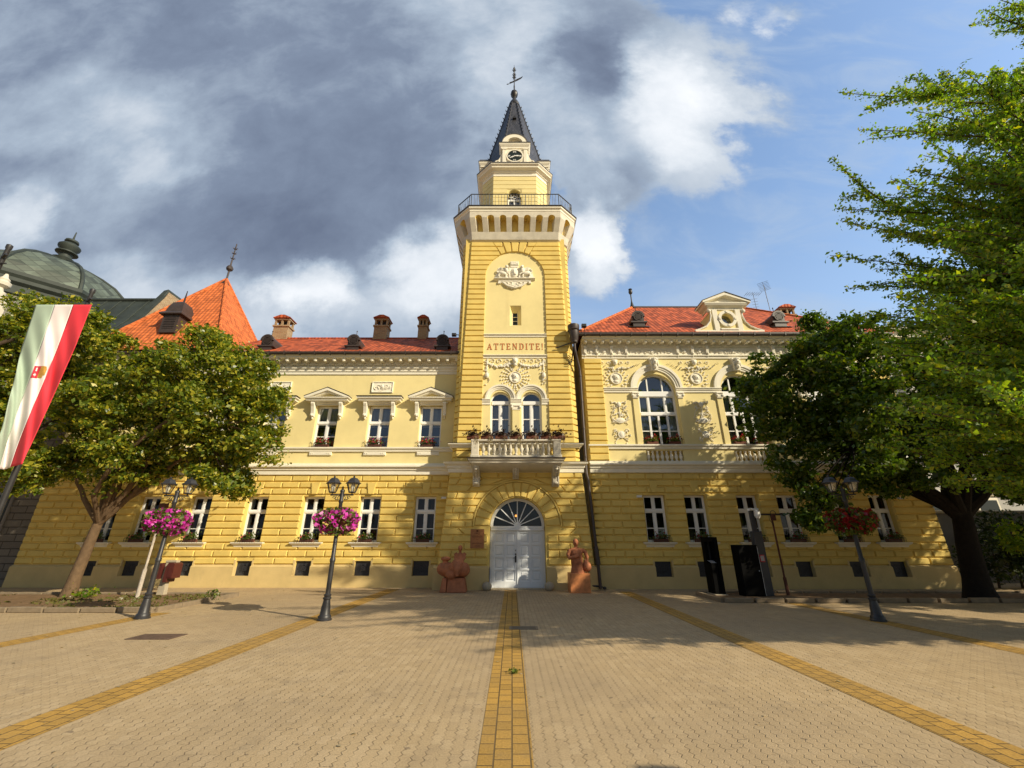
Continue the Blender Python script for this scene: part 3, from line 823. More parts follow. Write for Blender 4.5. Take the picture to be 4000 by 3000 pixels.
def modillions(x, x1, step, y, d, z0, z1):
    q = MB(); q.box(0, .15, y - d, y - .05, z0, z1); q.blob((.075, y - d, z0 + .02), (.075, .04, .05), 8, 5)
    o = q.build('modillion', 'trim', HALL, loc=(x, 0, 0))
    while x + step < x1:
        x += step; c = o.copy(); COL.objects.link(c); c.location = (x, 0, 0)
modillions(XL0 + .1, XL1 - .1, .47, YL, .44, 10.20, 10.345)
q = MB(); x = XL0
while x < XL1: q.box(x, x + .05, YL - .12, YL - .06, 10.10, 10.165); x += .09
q.build('dentil_row', 'trim', HALL)
def gutter(x0, x1, y, z, nm='gutter'):
    g = MB(); n = 8; path = [(x0, y), (x1, y)]
    prof = [(.0, z + .16), (.0, z + .13)] + [(.09 - .09 * math.cos(math.pi * k / 8), z + .10 - .10 * math.sin(math.pi * k / 8)) for k in range(9)] + [(.18, z + .13), (.15, z + .13), (.03, z + .16)]
    g.mould(path, prof)
    xx = x0 + .3
    while xx < x1: g.box(xx, xx + .035, y - .19, y + .02, z - .01, z + .17); xx += .75
    return g.build(nm, 'brownmetal', HALL)
gutter(XL0 - .1, XL1 + .1, YL - .52, 10.47)
for x in UWL:                                              # apron blocks under the sill band
    a = MB(); a.bbox(x - .52, x + .52, YL - .075, YL, 5.55, 5.71, .02)
    for s in (-1, 1):
        for k in (0, 1): a.prism([(x + s * (.42 - k * .09) - .03, 5.66), (x + s * (.42 - k * .09) + .03, 5.66), (x + s * (.42 - k * .09), 5.60)], YL - .09, YL - .07)
    a.build('apron', 'trim', HALL)
def console(mb, x, y, z0, z1, w=.15, d=.30):
    "scroll bracket, seen from the side an S"
    pr = [(0, z1), (d, z1), (d * 1.02, z1 - .08), (d * .80, z1 - .20), (d * .55, z1 - .42), (d * .45, z0 + .14), (d * .62, z0 + .06), (d * .45, z0), (0, z0)]
    vs = [(x - w / 2, y - o, z) for o, z in pr] + [(x + w / 2, y - o, z) for o, z in pr]; n = len(pr)
    mb.add(vs, [tuple(range(n)), tuple(range(2 * n - 1, n - 1, -1))] + [(k, k + n, (k + 1) % n + n, (k + 1) % n) for k in range(n)])
    mb.blob((x, y - d * .5, z0 + .05), (w * .45, .07, .07), 8, 5)
    mb.blob((x, y - d * .18, z0 - .06), (.05, .06, .07), 8, 5)
    for s in (-1, 1): mb.box(x + s * w * .28 - .012, x + s * w * .28 + .012, y - d * .9, y - d * .2, z1 - .16, z1 - .02)
def hood(x, kind):
    h = MB()
    for s in (-1, 1): console(h, x + s * .67, YL, 7.42, 8.10)
    pr = [(0, 8.06), (.10, 8.08), (.12, 8.14), (.30, 8.17), (.30, 8.22), (.38, 8.28), (.38, 8.32), (0, 8.37)]
    W2 = .70
    h.mould([(x - W2, YL), (x - W2, YL - .02), (x + W2, YL - .02), (x + W2, YL)], pr)
    h.box(x - .62, x + .62, YL - .06, YL, 8.0, 8.07)
    if kind == 'tri':
        apex, base, ww = 8.80, 8.36, 1.06
        for s in (-1, 1):
            h.prism([(x, apex), (x + s * ww, base), (x + s * ww, base - .06), (x + s * .86, base - .03), (x, apex - .14)], YL - .41, YL)
            h.prism([(x, apex - .14), (x + s * .84, base - .02), (x + s * .70, base - .02), (x, apex - .22)], YL - .32, YL)
    h.build('window_hood', 'trim', HALL)
    l = MB()
    if kind == 'tri':
        for s in (-1, 1): l.prism([(x, 8.805), (x + s * 1.09, 8.365), (x + s * 1.09, 8.385), (x, 8.83)], YL - .43, YL)
    else: l.box(x - 1.1, x + 1.1, YL - .43, YL, 8.372, 8.39)
    l.build('hood_flashing', 'brownmetal', HALL)
    if kind == 'tri':
        t = MB(); t.prism([(x - .7, 8.36), (x + .7, 8.36), (x, 8.60)], YL - .05, YL); t.build('tympanum', 'cream', HALL)
for k, x in enumerate(UWL): hood(x, 'tri' if k % 2 == 0 else 'flat')
def swirl(mb, cx, cz, r, y, turns=1.4, s=1, a0=0.0, t=.022):
    pts = [(cx + s * r * (1 - k / 22) * math.cos(a0 + turns * 2 * math.pi * k / 20), y, cz + r * (1 - k / 22) * math.sin(a0 + turns * 2 * math.pi * k / 20)) for k in range(20)]
    mb.tube(pts, [t * (1 - k / 30) for k in range(20)], 5)
def leafy(mb, cx, cz, y, n, rx, rz, sz=.045, seed=0):
    r = random.Random(seed)
    for _ in range(n):
        x, z = cx + r.gauss(0, rx), cz + r.gauss(0, rz); a = r.random() * 3.14
        mb.blob((x, y, z), (sz * r.uniform(.7, 1.4), .03, sz * r.uniform(.35, .6)), 6, 4, a)
for k, x in enumerate(UWL):
    if k % 2 == 1:                                          # framed relief panels over the flat hoods
        r = MB(); r.box(x - .50, x + .50, YL - .03, YL, 8.70, 9.20)
        for a, b, c, e in ((-.53, .53, 8.66, 8.71), (-.53, .53, 9.19, 9.24), (-.53, -.48, 8.71, 9.19), (.48, .53, 8.71, 9.19)):
            r.bbox(x + a, x + b, YL - .065, YL, c, e, .012)
        for s in (-1, 1):
            swirl(r, x + s * .18, 8.95, .11, YL - .04, 1.3, s, 1.0); swirl(r, x + s * .34, 8.93, .09, YL - .04, 1.3, -s, 2.0)
        leafy(r, x, 8.92, YL - .04, 30, .2, .08, .05, k); r.blob((x, YL - .05, 8.98), (.08, .05, .1))
        r.build('relief_panel', 'trim', HALL)

# ---- right wing, upper floor
w = MB(); RZS, RW2 = 8.52, .90
ao = [arch_poly(x - RW2, x + RW2, 5.93, RZS) for x in AWR]
bo = [rect(x - .84, x + .84, 5.16, 5.66) for x in AWR]
w.fill(rect(XR0, XR1, 4.7, 11.2), ao + bo, YR)
for p in ao: w.reveal(p, YR, YR + .32)
for p in bo: w.reveal(p, YR, YR + .2)
w.build('upper_wall', 'cream', HALL)
for x in AWR: b = MB(); b.box(x - .86, x + .86, YR + .2, YR + .22, 5.1, 5.7); b.build('balustrade_niche', 'yellow', HALL)
BAL = [(.035, 0), (.06, .02), (.06, .06), (.035, .09), (.075, .19), (.08, .24), (.05, .33), (.032, .40), (.055, .42), (.055, .46), (.035, .5)]
for x in AWR:
    q = MB()
    for k in range(8): q.lathe(x - .735 + k * .21, YR + .08, [(r * 1.05, 5.16 + z) for r, z in BAL], 10)
    q.build('balustrade', 'trim', HALL, True)
q = MB()                                                     # rusticated corner strips
for xa, xb in ((XR0, 4.38), (17.35, XR1)):
    q.box(xa, xb, YR - .07, YR, 5.2, 10.2)
    for i in range(17):
        za = 5.20 + i * .295
        q.block(rect(xa, xb, za + .012, za + .283), YR - .07, .06, .034)
    q.build('corner_strip', 'yellow', HALL); q = MB()
run_mould(XR0 - .02, XR1, YR, BELT, 'string_course'); run_mould(XR0 - .02, XR1, YR, SILLB, 'sill_band')
ENTR = [(0, 10.22), (.05, 10.23), (.05, 10.32), (.11, 10.36), (.11, 10.41), (.03, 10.43), (.03, 10.84), (.08, 10.86), (.08, 10.93), (.05, 10.95), (.05, 11.06), (.48, 11.08), (.48, 11.13), (.56, 11.20), (0, 11.26)]
run_mould(XR0 - .05, XR1, YR, ENTR, 'cornice')
modillions(XR0 + .05, XR1, .42, YR, .40, 10.95, 11.07)
q = MB(); x = XR0
while x < XR1: q.box(x, x + .04, YR - .125, YR - .07, 10.85, 10.915); x += .075
q.build('dentil_row', 'trim', HALL)
q = MB()
brs = [XR0 + .12, 4.2]
for c in AWR: brs += [c - 2.0, c - 1.27, c + 1.27, c + 2.0 - .001]
brs = sorted(set(round(v, 2) for v in brs if v < XR1 - .05))
for x in brs:
    console(q, x, YR - .03, 10.43, 10.86, .13, .16)
for a, bb in zip(brs, brs[1:]):
    c, L = (a + bb) / 2, (bb - a)
    if L > .5:
        leafy(q, c, 10.62, YR - .05, int(26 * L), L * .24, .06, .05, int(c * 10)); q.blob((c, YR - .06, 10.62), (.09, .05, .12))
        for s in (-1, 1):
            if L > 1: swirl(q, c + s * .35, 10.6, .12, YR - .05, 1.2, s); swirl(q, c + s * .75, 10.6, .11, YR - .05, 1.2, -s)
q.build('frieze_relief', 'trim', HALL)
gutter(XR0 - .25, XR1 + .3, YR - .53, 11.19)
q = MB(); q.mould([(XR0 - .2, YR - .50), (XR1 + .3, YR - .50)], [(.0, 11.30), (.06, 11.32), (.06, 11.42), (0, 11.44)]); q.build('roof_edge', 'brownmetal', HALL)

def arched_window(x):
    f = MB(); y = YR + .2; z0, zs, r = 5.93, RZS, RW2; a = .07; zt0, zt1 = 8.30, 8.56
    f.ring(0, zs, r - a, r, 0, .08, 0, math.pi, 24)
    for s in (-1, 1): f.box(s * r - (a if s > 0 else 0), s * r + (a if s < 0 else 0), 0, .08, z0, zs)
    f.bbox(-r + a, r - a, -.05, .075, zt0, zs + .06, .02); f.bbox(-r + a, r - a, -.03, .07, 7.36, 7.52, .02)
    f.box(-r + a, r - a, 0, .07, z0, z0 + .07)
    for s in (-1, 1):
        f.box(s * .40 - .04, s * .40 + .04, -.01, .065, 7.52, zt0)
        f.box(s * .42 - .045, s * .42 + .045, -.01, .065, z0 + .07, 7.36)
        f.box(s * .36 - .03, s * .36 + .03, .0, .06, zs + .06, zs + math.sqrt((r - a / 2) ** 2 - .36 ** 2))
    f.box(-.045, .045, -.012, .06, z0 + .07, 7.36)
    for xa, xb in ((-r + a, -.465), (-.375, -.045), (.045, .375), (.465, r - a)): f.box(xa, xb, .01, .055, 6.60, 6.64)
    for xa, xb, q0, q1 in ((-.36, .36, 7.52, zt0), (-r + a, -.44, 7.52, zt0), (.44, r - a, 7.52, zt0)):
        for g in (0, 1):
            f.box(*( (xa, xa + .03) if g == 0 else (xb - .03, xb)), .004, .05, q0, q1)
        f.box(xa + .03, xb - .03, .006, .05, q0, q0 + .03); f.box(xa + .03, xb - .03, .006, .05, q1 - .03, q1)
    o = f.build('arched_window', 'white', HALL, loc=(x, y, 0))
    p = MB(); p.add([(u, .04, v) for u, v in arch_poly(-r, r, z0, zs)], [tuple(range(23))]); p.build('pane', 'glass', o, world=False)
    curtain(r, z0, zs, .22, 'curtain', o, .45, 7); room_box(r, z0, zs + r).build('room', 'interior', o, world=False)
    return o
aw = arched_window(AWR[0])
for x in AWR[1:]: place(aw, x, YR + .2)
place(aw, -17.1, YL + .2)
for i, x in enumerate(AWR):
    t = MB()
    for r0, r1, d in ((.92, 1.02, .05), (1.02, 1.12, .08), (1.12, 1.24, .12)): t.ring(x, 8.67, r0, r1, YR - d, YR, 0, math.pi, 28)
    t.build('arch_moulding', 'trim', HALL)
    kq = MB(); kq.prism([(x - .13, 9.55), (x + .13, 9.55), (x + .22, 10.2), (x - .22, 10.2)], YR - .22, YR)
    kq.blob((x, YR - .26, 9.95), (.12, .12, .17), 10, 7); kq.blob((x, YR - .37, 9.93), (.03, .05, .05)); kq.blob((x, YR - .28, 10.1), (.17, .1, .08), 10, 6)
    for s in (-1, 1): kq.blob((x + s * .14, YR - .22, 9.9), (.06, .08, .16), 8, 5)
    kq.blob((x, YR - .26, 9.72), (.09, .09, .12), 8, 5); kq.build('keystone_mask', 'trim', HALL)
    for s in (-1, 1):
        c = MB(); xx = x + s * 1.07
        c.box(xx - .12, xx + .12, YR - .06, YR, 5.94, 8.17); c.build('pilaster', 'cream', HALL)
        c = MB(); c.bbox(xx - .17, xx + .17, YR - .16, YR, 8.36, 8.45, .02); c.box(xx - .13, xx + .13, YR - .10, YR, 8.15, 8.20)
        for g in (-1, 1): c.blob((xx + g * .13, YR - .11, 8.29), (.07, .06, .07), 10, 6)
        c.box(xx - .12, xx + .12, YR - .12, YR, 8.2, 8.36); c.build('pilaster_capital', 'trim', HALL)
IMP = [(0, 8.44), (.05, 8.46), (.05, 8.54), (.09, 8.57), (.09, 8.61), (.13, 8.64), (.13, 8.68), (0, 8.70)]
edges = [4.38] + [v for c in AWR for v in (c - .91, c + .91)] + [17.35]
for a, bb in zip(edges[::2], edges[1::2]): run_mould(a, bb, YR, IMP, 'impost_band')
def medallion(x, z, y, r=.30, seed=0, nm='medallion'):
    q = MB(); q.disc(x, z, r, y - .04, y, 26); q.ring(x, z, r * .88, r, y - .07, y - .03, n=26)
    q.blob((x + .01, y - .06, z + .04), (r * .42, .06, r * .5), 12, 8); q.blob((x + .03, y - .09, z + .02), (r * .16, .05, r * .2), 8, 6)
    q.blob((x - .02, y - .06, z - r * .55), (r * .4, .05, r * .28), 10, 6); q.blob((x - .04, y - .07, z + r * .4), (r * .42, .05, r * .25), 10, 6)
    return q.build(nm, 'trim', HALL, True)
def festoon(q, x0, x1, z0, sag, y, n=26, sz=.055, seed=1):
    r = random.Random(seed)
    for k in range(n):
        t = k / (n - 1); x = x0 + (x1 - x0) * t; z = z0 - sag * 4 * t * (1 - t)
        q.blob((x + r.gauss(0, .02), y - r.random() * .03, z + r.gauss(0, .03)), (sz * r.uniform(.6, 1.2), .04, sz * r.uniform(.5, .9)), 6, 4, r.random() * 3)
for i, x in enumerate([5.05, 8.93, 12.93, 16.75]):
    medallion(x, 9.18, YR)
    q = MB(); yy = YR - .03
    q.blob((x, yy - .05, 10.0), (.12, .1, .15), 10, 7); q.blob((x, yy - .12, 9.97), (.04, .05, .04)); q.blob((x, yy - .02, 10.12), (.18, .05, .06))
    for s in (-1, 1):
        swirl(q, x + s * .28, 9.98, .10, yy, 1.3, s)
        swirl(q, x + s * .66, 10.0, .09, yy, 1.2, -s)
        L = .95 if (i in (1, 2) or (i == 0 and s > 0) or (i == 3 and s < 0)) else .42
        for k in range(int(L * 17)):
            t = k / (L * 17); zz = .085 * (1.15 - t)
            q.blob((x + s * (.12 + L * t * 1.25), yy - random.uniform(0, .04), 9.72 - .12 * math.sin(t * 3.1) + t * .30 + random.gauss(0, .035)), (zz * random.uniform(.5, 1), .05, zz * random.uniform(.35, .8)), 6, 4, random.random() * 3)
        for k in range(7):                                   # leaf sprays round the medallion
            a = -.9 + k * .36; rr = .44 + .06 * (k % 2)
            q.blob((x + s * rr * math.cos(a), yy, 9.16 + rr * math.sin(a)), (.075, .03, .035), 6, 4, s * a)
            q.blob((x + s * (rr + .11) * math.cos(a + .12), yy, 9.16 + (rr + .11) * math.sin(a + .12)), (.05, .03, .025), 6, 4, s * (a + 1))
    for k in range(5): q.blob((x + (k - 2) * .07, yy, 9.58 + .03 * (k % 2)), (.03, .03, .07), 6, 4, (k - 2) * -.3)
    q.build('garland_relief', 'trim', HALL)
    q = MB()                                                 # tall grotesque panel
    q.blob((x, yy, 7.85), (.10, .07, .14), 10, 7)
    for s in (-1, 1):
        q.tube([(x + s * .08, yy, 7.9), (x + s * .2, yy, 7.98), (x + s * .33, yy, 7.92), (x + s * .36, yy, 8.05)], [.03, .03, .025, .015], 6)
        q.tube([(x + s * .1, yy, 7.7), (x + s * .3, yy, 7.55), (x + s * .40, yy, 7.3), (x + s * .34, yy, 7.05), (x + s * .2, yy, 6.95)], [.012, .012, .014, .016, .01], 6)
        swirl(q, x + s * .24, 7.66, .09, yy, 1.2, s, t=.018)
        q.tube([(x + s * .30, yy, 7.1), (x + s * .12, yy, 6.98), (x, yy, 6.95)], .03, 6)
        q.tube([(x - s * .30, yy, 6.08), (x + s * .28, yy, 6.62)], .018, 6)
        swirl(q, x + s * .26, 6.6, .08, yy, 1.2, s, t=.018)
        leafy(q, x + s * .3, 7.15, yy, 16, .06, .28, .04, i * 3 + s); leafy(q, x + s * .22, 7.75, yy, 10, .07, .1, .04, i * 5 + s)
        leafy(q, x + s * .25, 6.35, yy, 12, .08, .16, .045, i * 7 + s)
    q.tube([(x, yy, 7.75), (x, yy, 7.2)], .02, 6)
    leafy(q, x, 7.35, yy, 14, .12, .05, .055, i)
    q.blob((x, yy, 7.08), (.22, .05, .13), 12, 6); q.blob((x, yy, 6.4), (.13, .06, .17), 12, 8); q.ring(x, 6.4, .13, .17, yy - .03, yy + .03, n=14)
    q.build('grotesque_relief', 'trim', HALL)

# ---- roofs
def poly_roof(verts, faces, m, nm='roof'):
    q = MB(); q.add(verts, faces); return q.build(nm, m, HALL)
ye, yr_, yb = YL - .55, 23.0, 27.4
poly_roof([(-15.2, ye, 10.62), (XL1 + .3, ye, 10.62), (XL1 + .3, yr_, 13.58), (-15.2, yr_, 13.58), (-15.2, yb, 10.62), (XL1 + .3, yb, 10.62)],
          [(0, 1, 2, 3), (3, 2, 5, 4)], 'tile')
q = MB(); q.tube([(-15, yr_, 13.58), (XL1 + .3, yr_, 13.58)], .07, 8); q.build('ridge_tiles', 'tiledark', HALL)
ye = YR - .57
A, B, C_, D_ = (XR0 - .25, ye, 11.42), (XR1 + .5, ye, 11.42), (7.55, 22.6, 15.55), (14.3, 22.6, 15.55)
poly_roof([A, B, D_, C_, (XR0 - .25, 27, 11.42), (XR1 + .5, 27, 11.42)], [(0, 1, 2, 3), (1, 5, 2), (5, 4, 3, 2), (4, 0, 3)], 'tile')
q = MB(); q.tube([C_, D_], .09, 8); q.build('ridge_flashing', 'lead', HALL)
for a, bb in ((A, C_), (B, D_)): q = MB(); q.tube([a, bb], .085, 8); q.build('hip_tiles', 'tileorange', HALL)
q = MB(); q.lathe(C_[0], C_[1], [(.16, 15.5), (.09, 15.75), (.04, 16.0), (.04, 16.5), (.10, 16.56), (.13, 16.68), (.10, 16.8), (.06, 16.82), (.12, 16.86), (.10, 16.9)], 10); q.build('roof_finial', 'dark', HALL, True)
# left pavilion with its tall pyramid
PX, PY = -17.7, 21.7
q = MB(); q.add([(PX - 3.75, PY - 3, 10.75), (PX + 3, PY - 3, 10.75), (PX + 3, PY + 3, 10.75), (PX - 3.75, PY + 3, 10.75), (PX, PY, 17.0)], [(0, 1, 4), (1, 2, 4), (2, 3, 4), (3, 0, 4)])
q.build('pavilion_roof', 'tileorange', HALL)
for sx, sy in ((-1, -1), (1, -1), (1, 1)): q = MB(); q.tube([(PX + (3 if sx > 0 else 3.75) * sx, PY + 3 * sy, 10.78), (PX, PY, 17.02)], .085, 8); q.build('hip_tiles', 'tileorange', HALL)
q = MB(); q.lathe(PX, PY, [(.46, 16.2), (.0, 17.2)], 4, math.pi / 4)
q.lathe(PX, PY, [(.05, 17.0), (.05, 17.6), (.18, 17.72), (.2, 17.85), (.13, 17.98), (.05, 18.05), (.035, 18.6), (.03, 19.7)], 10)
for k, z in enumerate((18.5, 18.9, 19.25)):
    for j in range(6):
        t = j * math.pi / 3 + k; q.tube([(PX, PY, z), (PX + .16 * math.cos(t), PY + .16 * math.sin(t), z + .12)], [.03, .012], 5)
q.build('roof_finial', 'brownmetal', HALL)
q = MB()                                                     # louvred lantern on the pyramid
lx, ly, lz = -17.95, 19.5, 12.45
q.box(lx - .42, lx + .42, ly - .35, ly + .9, lz - .5, lz + .55)
q.lathe(lx, ly + .1, [(.85, lz + .55), (.85, lz + .62), (.62, lz + .78), (.55, lz + 1.1), (.42, lz + 1.4), (.16, lz + 1.55), (.05, lz + 1.6), (.02, lz + 2.3)], 4, math.pi / 4)
for k in range(7): q.box(lx - .3, lx + .3, ly - .375, ly - .345, lz - .25 + k * .1, lz - .2 + k * .1)
q.build('louvred_dormer', 'brownmetal', HALL)
def roof_vent(x, y, z, rz=0.0):
    q = MB(); r = .30
    n = 12; prof = [(r * math.cos(math.pi * k / n), r * math.sin(math.pi * k / n)) for k in range(n + 1)]
    pts = [(-r, -.35), (r, -.35)] + prof
    q.prism([(p[0], p[1]) for p in pts], -.15, 1.1)
    q.ring(0, 0, r * .82, r * 1.12, -.23, -.1, 0, math.pi, 16); q.box(-.42, .42, -.25, .15, -.37, -.29); q.box(-.3, .3, -.2, .2, -.62, -.37)
    q.ring(0, -.02, .20, .24, -.22, -.14, n=16)
    for k in range(5): q.box(-.17 + abs(k - 2) * .02, .17 - abs(k - 2) * .02, -.215, -.14, -.15 + k * .06, -.115 + k * .06)
    q.tube([(0, .1, r), (0, .1, r + .35)], .018, 6); q.blob((0, .1, r + .37), .035)
    q.add([(-.55, -.35, -.68), (.55, -.35, -.68), (.55, 1.0, .18), (-.55, 1.0, .18)], [(0, 1, 2, 3)])
    return q.build('roof_vent', 'brownmetal', HALL, loc=(x, y, z))
v0 = roof_vent(-3.62, 19.55, 11.60)
for x, y, z in ((-8.25, 19.55, 11.60), (-12.75, 19.55, 11.60), (6.55, 19.05, 12.72), (13.85, 19.05, 12.72)):
    c = v0.copy(); COL.objects.link(c); c.location = (x, y, z)
def chimney(x, y, w, z0, z1):
    q = MB(); h = w / 2
    q.box(x - h, x + h, y - .3, y + .3, z0, z1 - .55)
    q.box(x - h - .06, x + h + .06, y - .36, y + .36, z1 - .65, z1 - .55)
    n = max(2, round(w / .36) + 1)
    for k in range(n):
        xx = x - h + (w - .11) * k / (n - 1)
        for yy in (y - .3, y + .19): q.box(xx, xx + .11, yy, yy + .11, z1 - .55, z1 - .18)
    q.box(x - h - .04, x + h + .04, y - .34, y + .34, z1 - .18, z1 - .08)
    o = q.build('chimney', 'brick', HALL)
    c = MB(); c.prism([(x - h - .1, z1 - .08), (x + h + .1, z1 - .08), (x + h + .08, z1 - .03), (x + h * .3, z1 + .14), (x - h * .3, z1 + .14), (x - h - .08, z1 - .03)], y - .42, y + .42); c.build('chimney_cap', 'tile', o, world=False)
    c.v = []; d = MB(); d.box(x - h * .7, x + h * .7, y - .1, y + .1, z1 - .55, z1 - .18); d.build('flue', 'dark', o, world=False)
for x, w_, z1 in ((-14.35, .90, 14.95), (-8.15, .82, 14.95), (-5.55, .54, 14.95)): chimney(x, 23.1, w_, 13.0, z1)
chimney(at(3062, 1215, 23.4).x, 23.4, .9, 14.6, at(3062, 1208, 23.4).z)

# ---- gable over the right wing
gx, gy = 10.78, YR - .42
q = MB()
body = [(gx - 1.75, 11.42), (gx + 1.75, 11.42), (gx + 1.6, 11.6)]
for s in (1, -1):
    curve = [(1.45, 11.62), (1.1, 11.78), (.86, 12.05), (.76, 12.4), (.74, 12.72)]
    body += [(gx + s * a, b) for a, b in (curve if s > 0 else curve[::-1])]
body += [(gx - 1.6, 11.6)]
eye = [(gx + .30 * math.cos(2 * math.pi * k / 20), 12.22 + .30 * math.sin(2 * math.pi * k / 20)) for k in range(20)]
q.fill(body, [eye], gy); q.reveal(body, gy, gy + 1.6); q.reveal(eye, gy, gy + .25); q.build('gable', 'cream', HALL)
q = MB()
for s in (-1, 1):
    q.bbox(gx + s * .58 - .13, gx + s * .58 + .13, gy - .07, gy, 11.5, 12.75, .015)
    q.blob((gx + s * .86, gy - .06, 12.66), (.11, .1, .11), 10, 6)
    q.tube([(gx + s * a, gy - .03, b) for a, b in ((1.72, 11.55), (1.45, 11.64), (1.1, 11.80), (.88, 12.07), (.79, 12.4), (.8, 12.6))], .045, 6)
q.ring(gx, 12.22, .31, .46, gy - .10, gy, n=28)
for k in range(4):
    t = k * math.pi / 2; q.box(gx + .385 * math.cos(t) - .05, gx + .385 * math.cos(t) + .05, gy - .13, gy, 12.22 + .385 * math.sin(t) - .05, 12.22 + .385 * math.sin(t) + .05)
q.mould([(gx - .85, gy + .6), (gx - .85, gy), (gx + .85, gy), (gx + .85, gy + .6)], [(0, 12.72), (.05, 12.74), (.05, 12.83), (.2, 12.92), (.26, 13.02), (.26, 13.06), (0, 13.08)])
q.prism([(gx - 1.12, 13.06), (gx + 1.12, 13.06), (gx + .5, 13.40), (gx, 13.58), (gx - .5, 13.40)], gy - .08, gy + .6)
for s in (-1, 1): q.prism([(gx, 13.62), (gx + s * 1.2, 13.12), (gx + s * 1.2, 13.02), (gx, 13.46)], gy - .30, gy + .65)
q.bbox(gx - 1.72, gx + 1.72, gy - .08, gy, 11.44, 11.58, .03); q.bbox(gx - .45, gx + .45, gy - .11, gy, 11.56, 11.68, .03)
q.build('gable_moulding', 'trim', HALL)
q = MB()
for s in (-1, 1): q.prism([(gx, 13.63), (gx + s * 1.23, 13.125), (gx + s * 1.23, 13.145), (gx, 13.66)], gy - .33, gy + .7)
q.box(gx - 1.8, gx + 1.8, gy - .1, gy + .05, 11.22, 11.43)
q.build('gable_flashing', 'lead', HALL)
q = MB(); q.disc(gx, 12.22, .31, gy + .2, gy + .23); q.build('gable_pane', 'glass', HALL)
q = MB(); q.disc(gx, 12.22, .31, gy + .4, gy + .43); q.build('gable_room', 'interior', HALL)
# rear walls close the volume
q = MB(); q.box(XL0, XL1, 27.0, 27.2, 0, 10.7); q.box(XL0, XL0 + .2, YL + 1.2, 27.0, 0, 10.7); q.box(XR0, XR1, 26.6, 26.8, 0, 11.3); q.box(XR1 - .2, XR1, YR + .0, 26.6, 0, 11.3); q.box(XR0, XR0 + .2, YR + .0, 26.6, 0, 11.3)
q.box(XL0, XL1, YL + 1.3, YL + 1.4, 0, 10.5); q.box(XR0 + .2, XR1 - .2, YR + 1.3, YR + 1.4, 0, 11.2)
q.build('inner_wall', 'cream', HALL)

# ================================================================== tower (part of the town hall)
TY = 21.2                                                    # plan centre of the tower
def hw(z): return 3.25 - .38 * min(max(z / 4.6, 0), 1)       # battered ground storey
SH = 2.78                                                    # half width of the shaft
def cham(z): return .16 + .30 * (z - 5.0) / 12
def shaft_path(z, o=0.0):
    c = cham(z); h = SH + o; f = YT + .12 - o
    return [(XT - h, 24), (XT - h, f + c), (XT - h + c, f), (XT + h - c, f), (XT + h, f + c), (XT + h, 24)]
# ground storey with the arched gate
DC, DR, DZS = .23, 1.16, 2.40
q = MB()
arch = [(DC + DR * math.cos(math.pi * k / 24), DZS + DR * math.sin(math.pi * k / 24)) for k in range(25)]
outer = [(XT - hw(0), 0), (DC - DR, 0)] + arch[::-1] + [(DC + DR, 0), (XT + hw(0), 0), (XT + hw(4.7), 4.7), (XT - hw(4.7), 4.7)]
q.fill(outer, [], YT)
for s in (-1, 1):
    q.add([(XT + s * hw(0), YT, 0), (XT + s * hw(0), 22, 0), (XT + s * hw(4.7), 22, 4.7), (XT + s * hw(4.7), YT, 4.7)], [(0, 1, 2, 3)])
q.reveal([(DC - DR, 0)] + arch[::-1] + [(DC + DR, 0)], YT, YT + .62, True)
def tower_course(i):
    za, zb = .885 + i * CH + .013, .885 + (i + 1) * CH - .013; zm = (za + zb) / 2
    RO = 1.86
    def edge(z):
        return math.sqrt(max(RO * RO - (z - DZS) ** 2, 0)) if z > DZS else (RO if z > 2.2 else DR + .06)
    L0, L1 = XT - hw(za), XT - hw(zb); R0, R1 = XT + hw(za), XT + hw(zb)
    over = DZS + RO
    g = .007
    if za > over - .05:
        xs = [k * .82 + (i % 2) * .41 - 3.28 + DC for k in range(10)]
        xs = [x for x in xs if L1 + .3 < x < R1 - .3]
        pts = [None] + xs + [None]
        for a, b in zip(pts, pts[1:]):
            pa = (L0, L1) if a is None else (a + g, a + g); pb = (R0, R1) if b is None else (b - g, b - g)
            q.block([(pa[0], za), (pb[0], za), (pb[1], zb), (pa[1], zb)], YT, .065, .038)
        return
    for s in (-1, 1):
        e0, e1 = DC + s * (edge(za) + .015), DC + s * (edge(zb) + .015)
        o0, o1 = (L0, L1) if s < 0 else (R0, R1)
        w = abs(o0 - e0); n = max(1, round(w / .82))
        if n == 1 and w > 1.2: n = 2
        sh = .5 if i % 2 else 1.0
        fr = [0] + [min(max((k + sh) / n, 0), 1) for k in range(n) if .12 < (k + sh) / n < .88] + [1]
        for a, b in zip(fr, fr[1:]):
            P = [(o0 + (e0 - o0) * a - s * (g if a else 0), za), (o0 + (e0 - o0) * b + s * (g if b < 1 else 0), za),
                 (o1 + (e1 - o1) * b + s * (g if b < 1 else 0), zb), (o1 + (e1 - o1) * a - s * (g if a else 0), zb)]
            q.block(P, YT, .065, .038)
for i in range(13): tower_course(i)
NV = 15
for k in range(NV):                                          # voussoirs of the gate arch
    a0, a1 = math.pi * k / NV + .008, math.pi * (k + 1) / NV - .008
    P = [(DC + (DR + .03) * math.cos(a0), DZS + (DR + .03) * math.sin(a0)), (DC + 1.80 * math.cos(a0), DZS + 1.80 * math.sin(a0)),
         (DC + 1.80 * math.cos((a0 + a1) / 2), DZS + 1.80 * math.sin((a0 + a1) / 2)),
         (DC + 1.80 * math.cos(a1), DZS + 1.80 * math.sin(a1)), (DC + (DR + .03) * math.cos(a1), DZS + (DR + .03) * math.sin(a1))]
    q.block(P, YT, .06, .03)
q.ring(DC, DZS, 1.80, 1.86, YT - .085, YT, 0, math.pi, 30)
q.build('rusticated_wall', 'yellow', HALL)
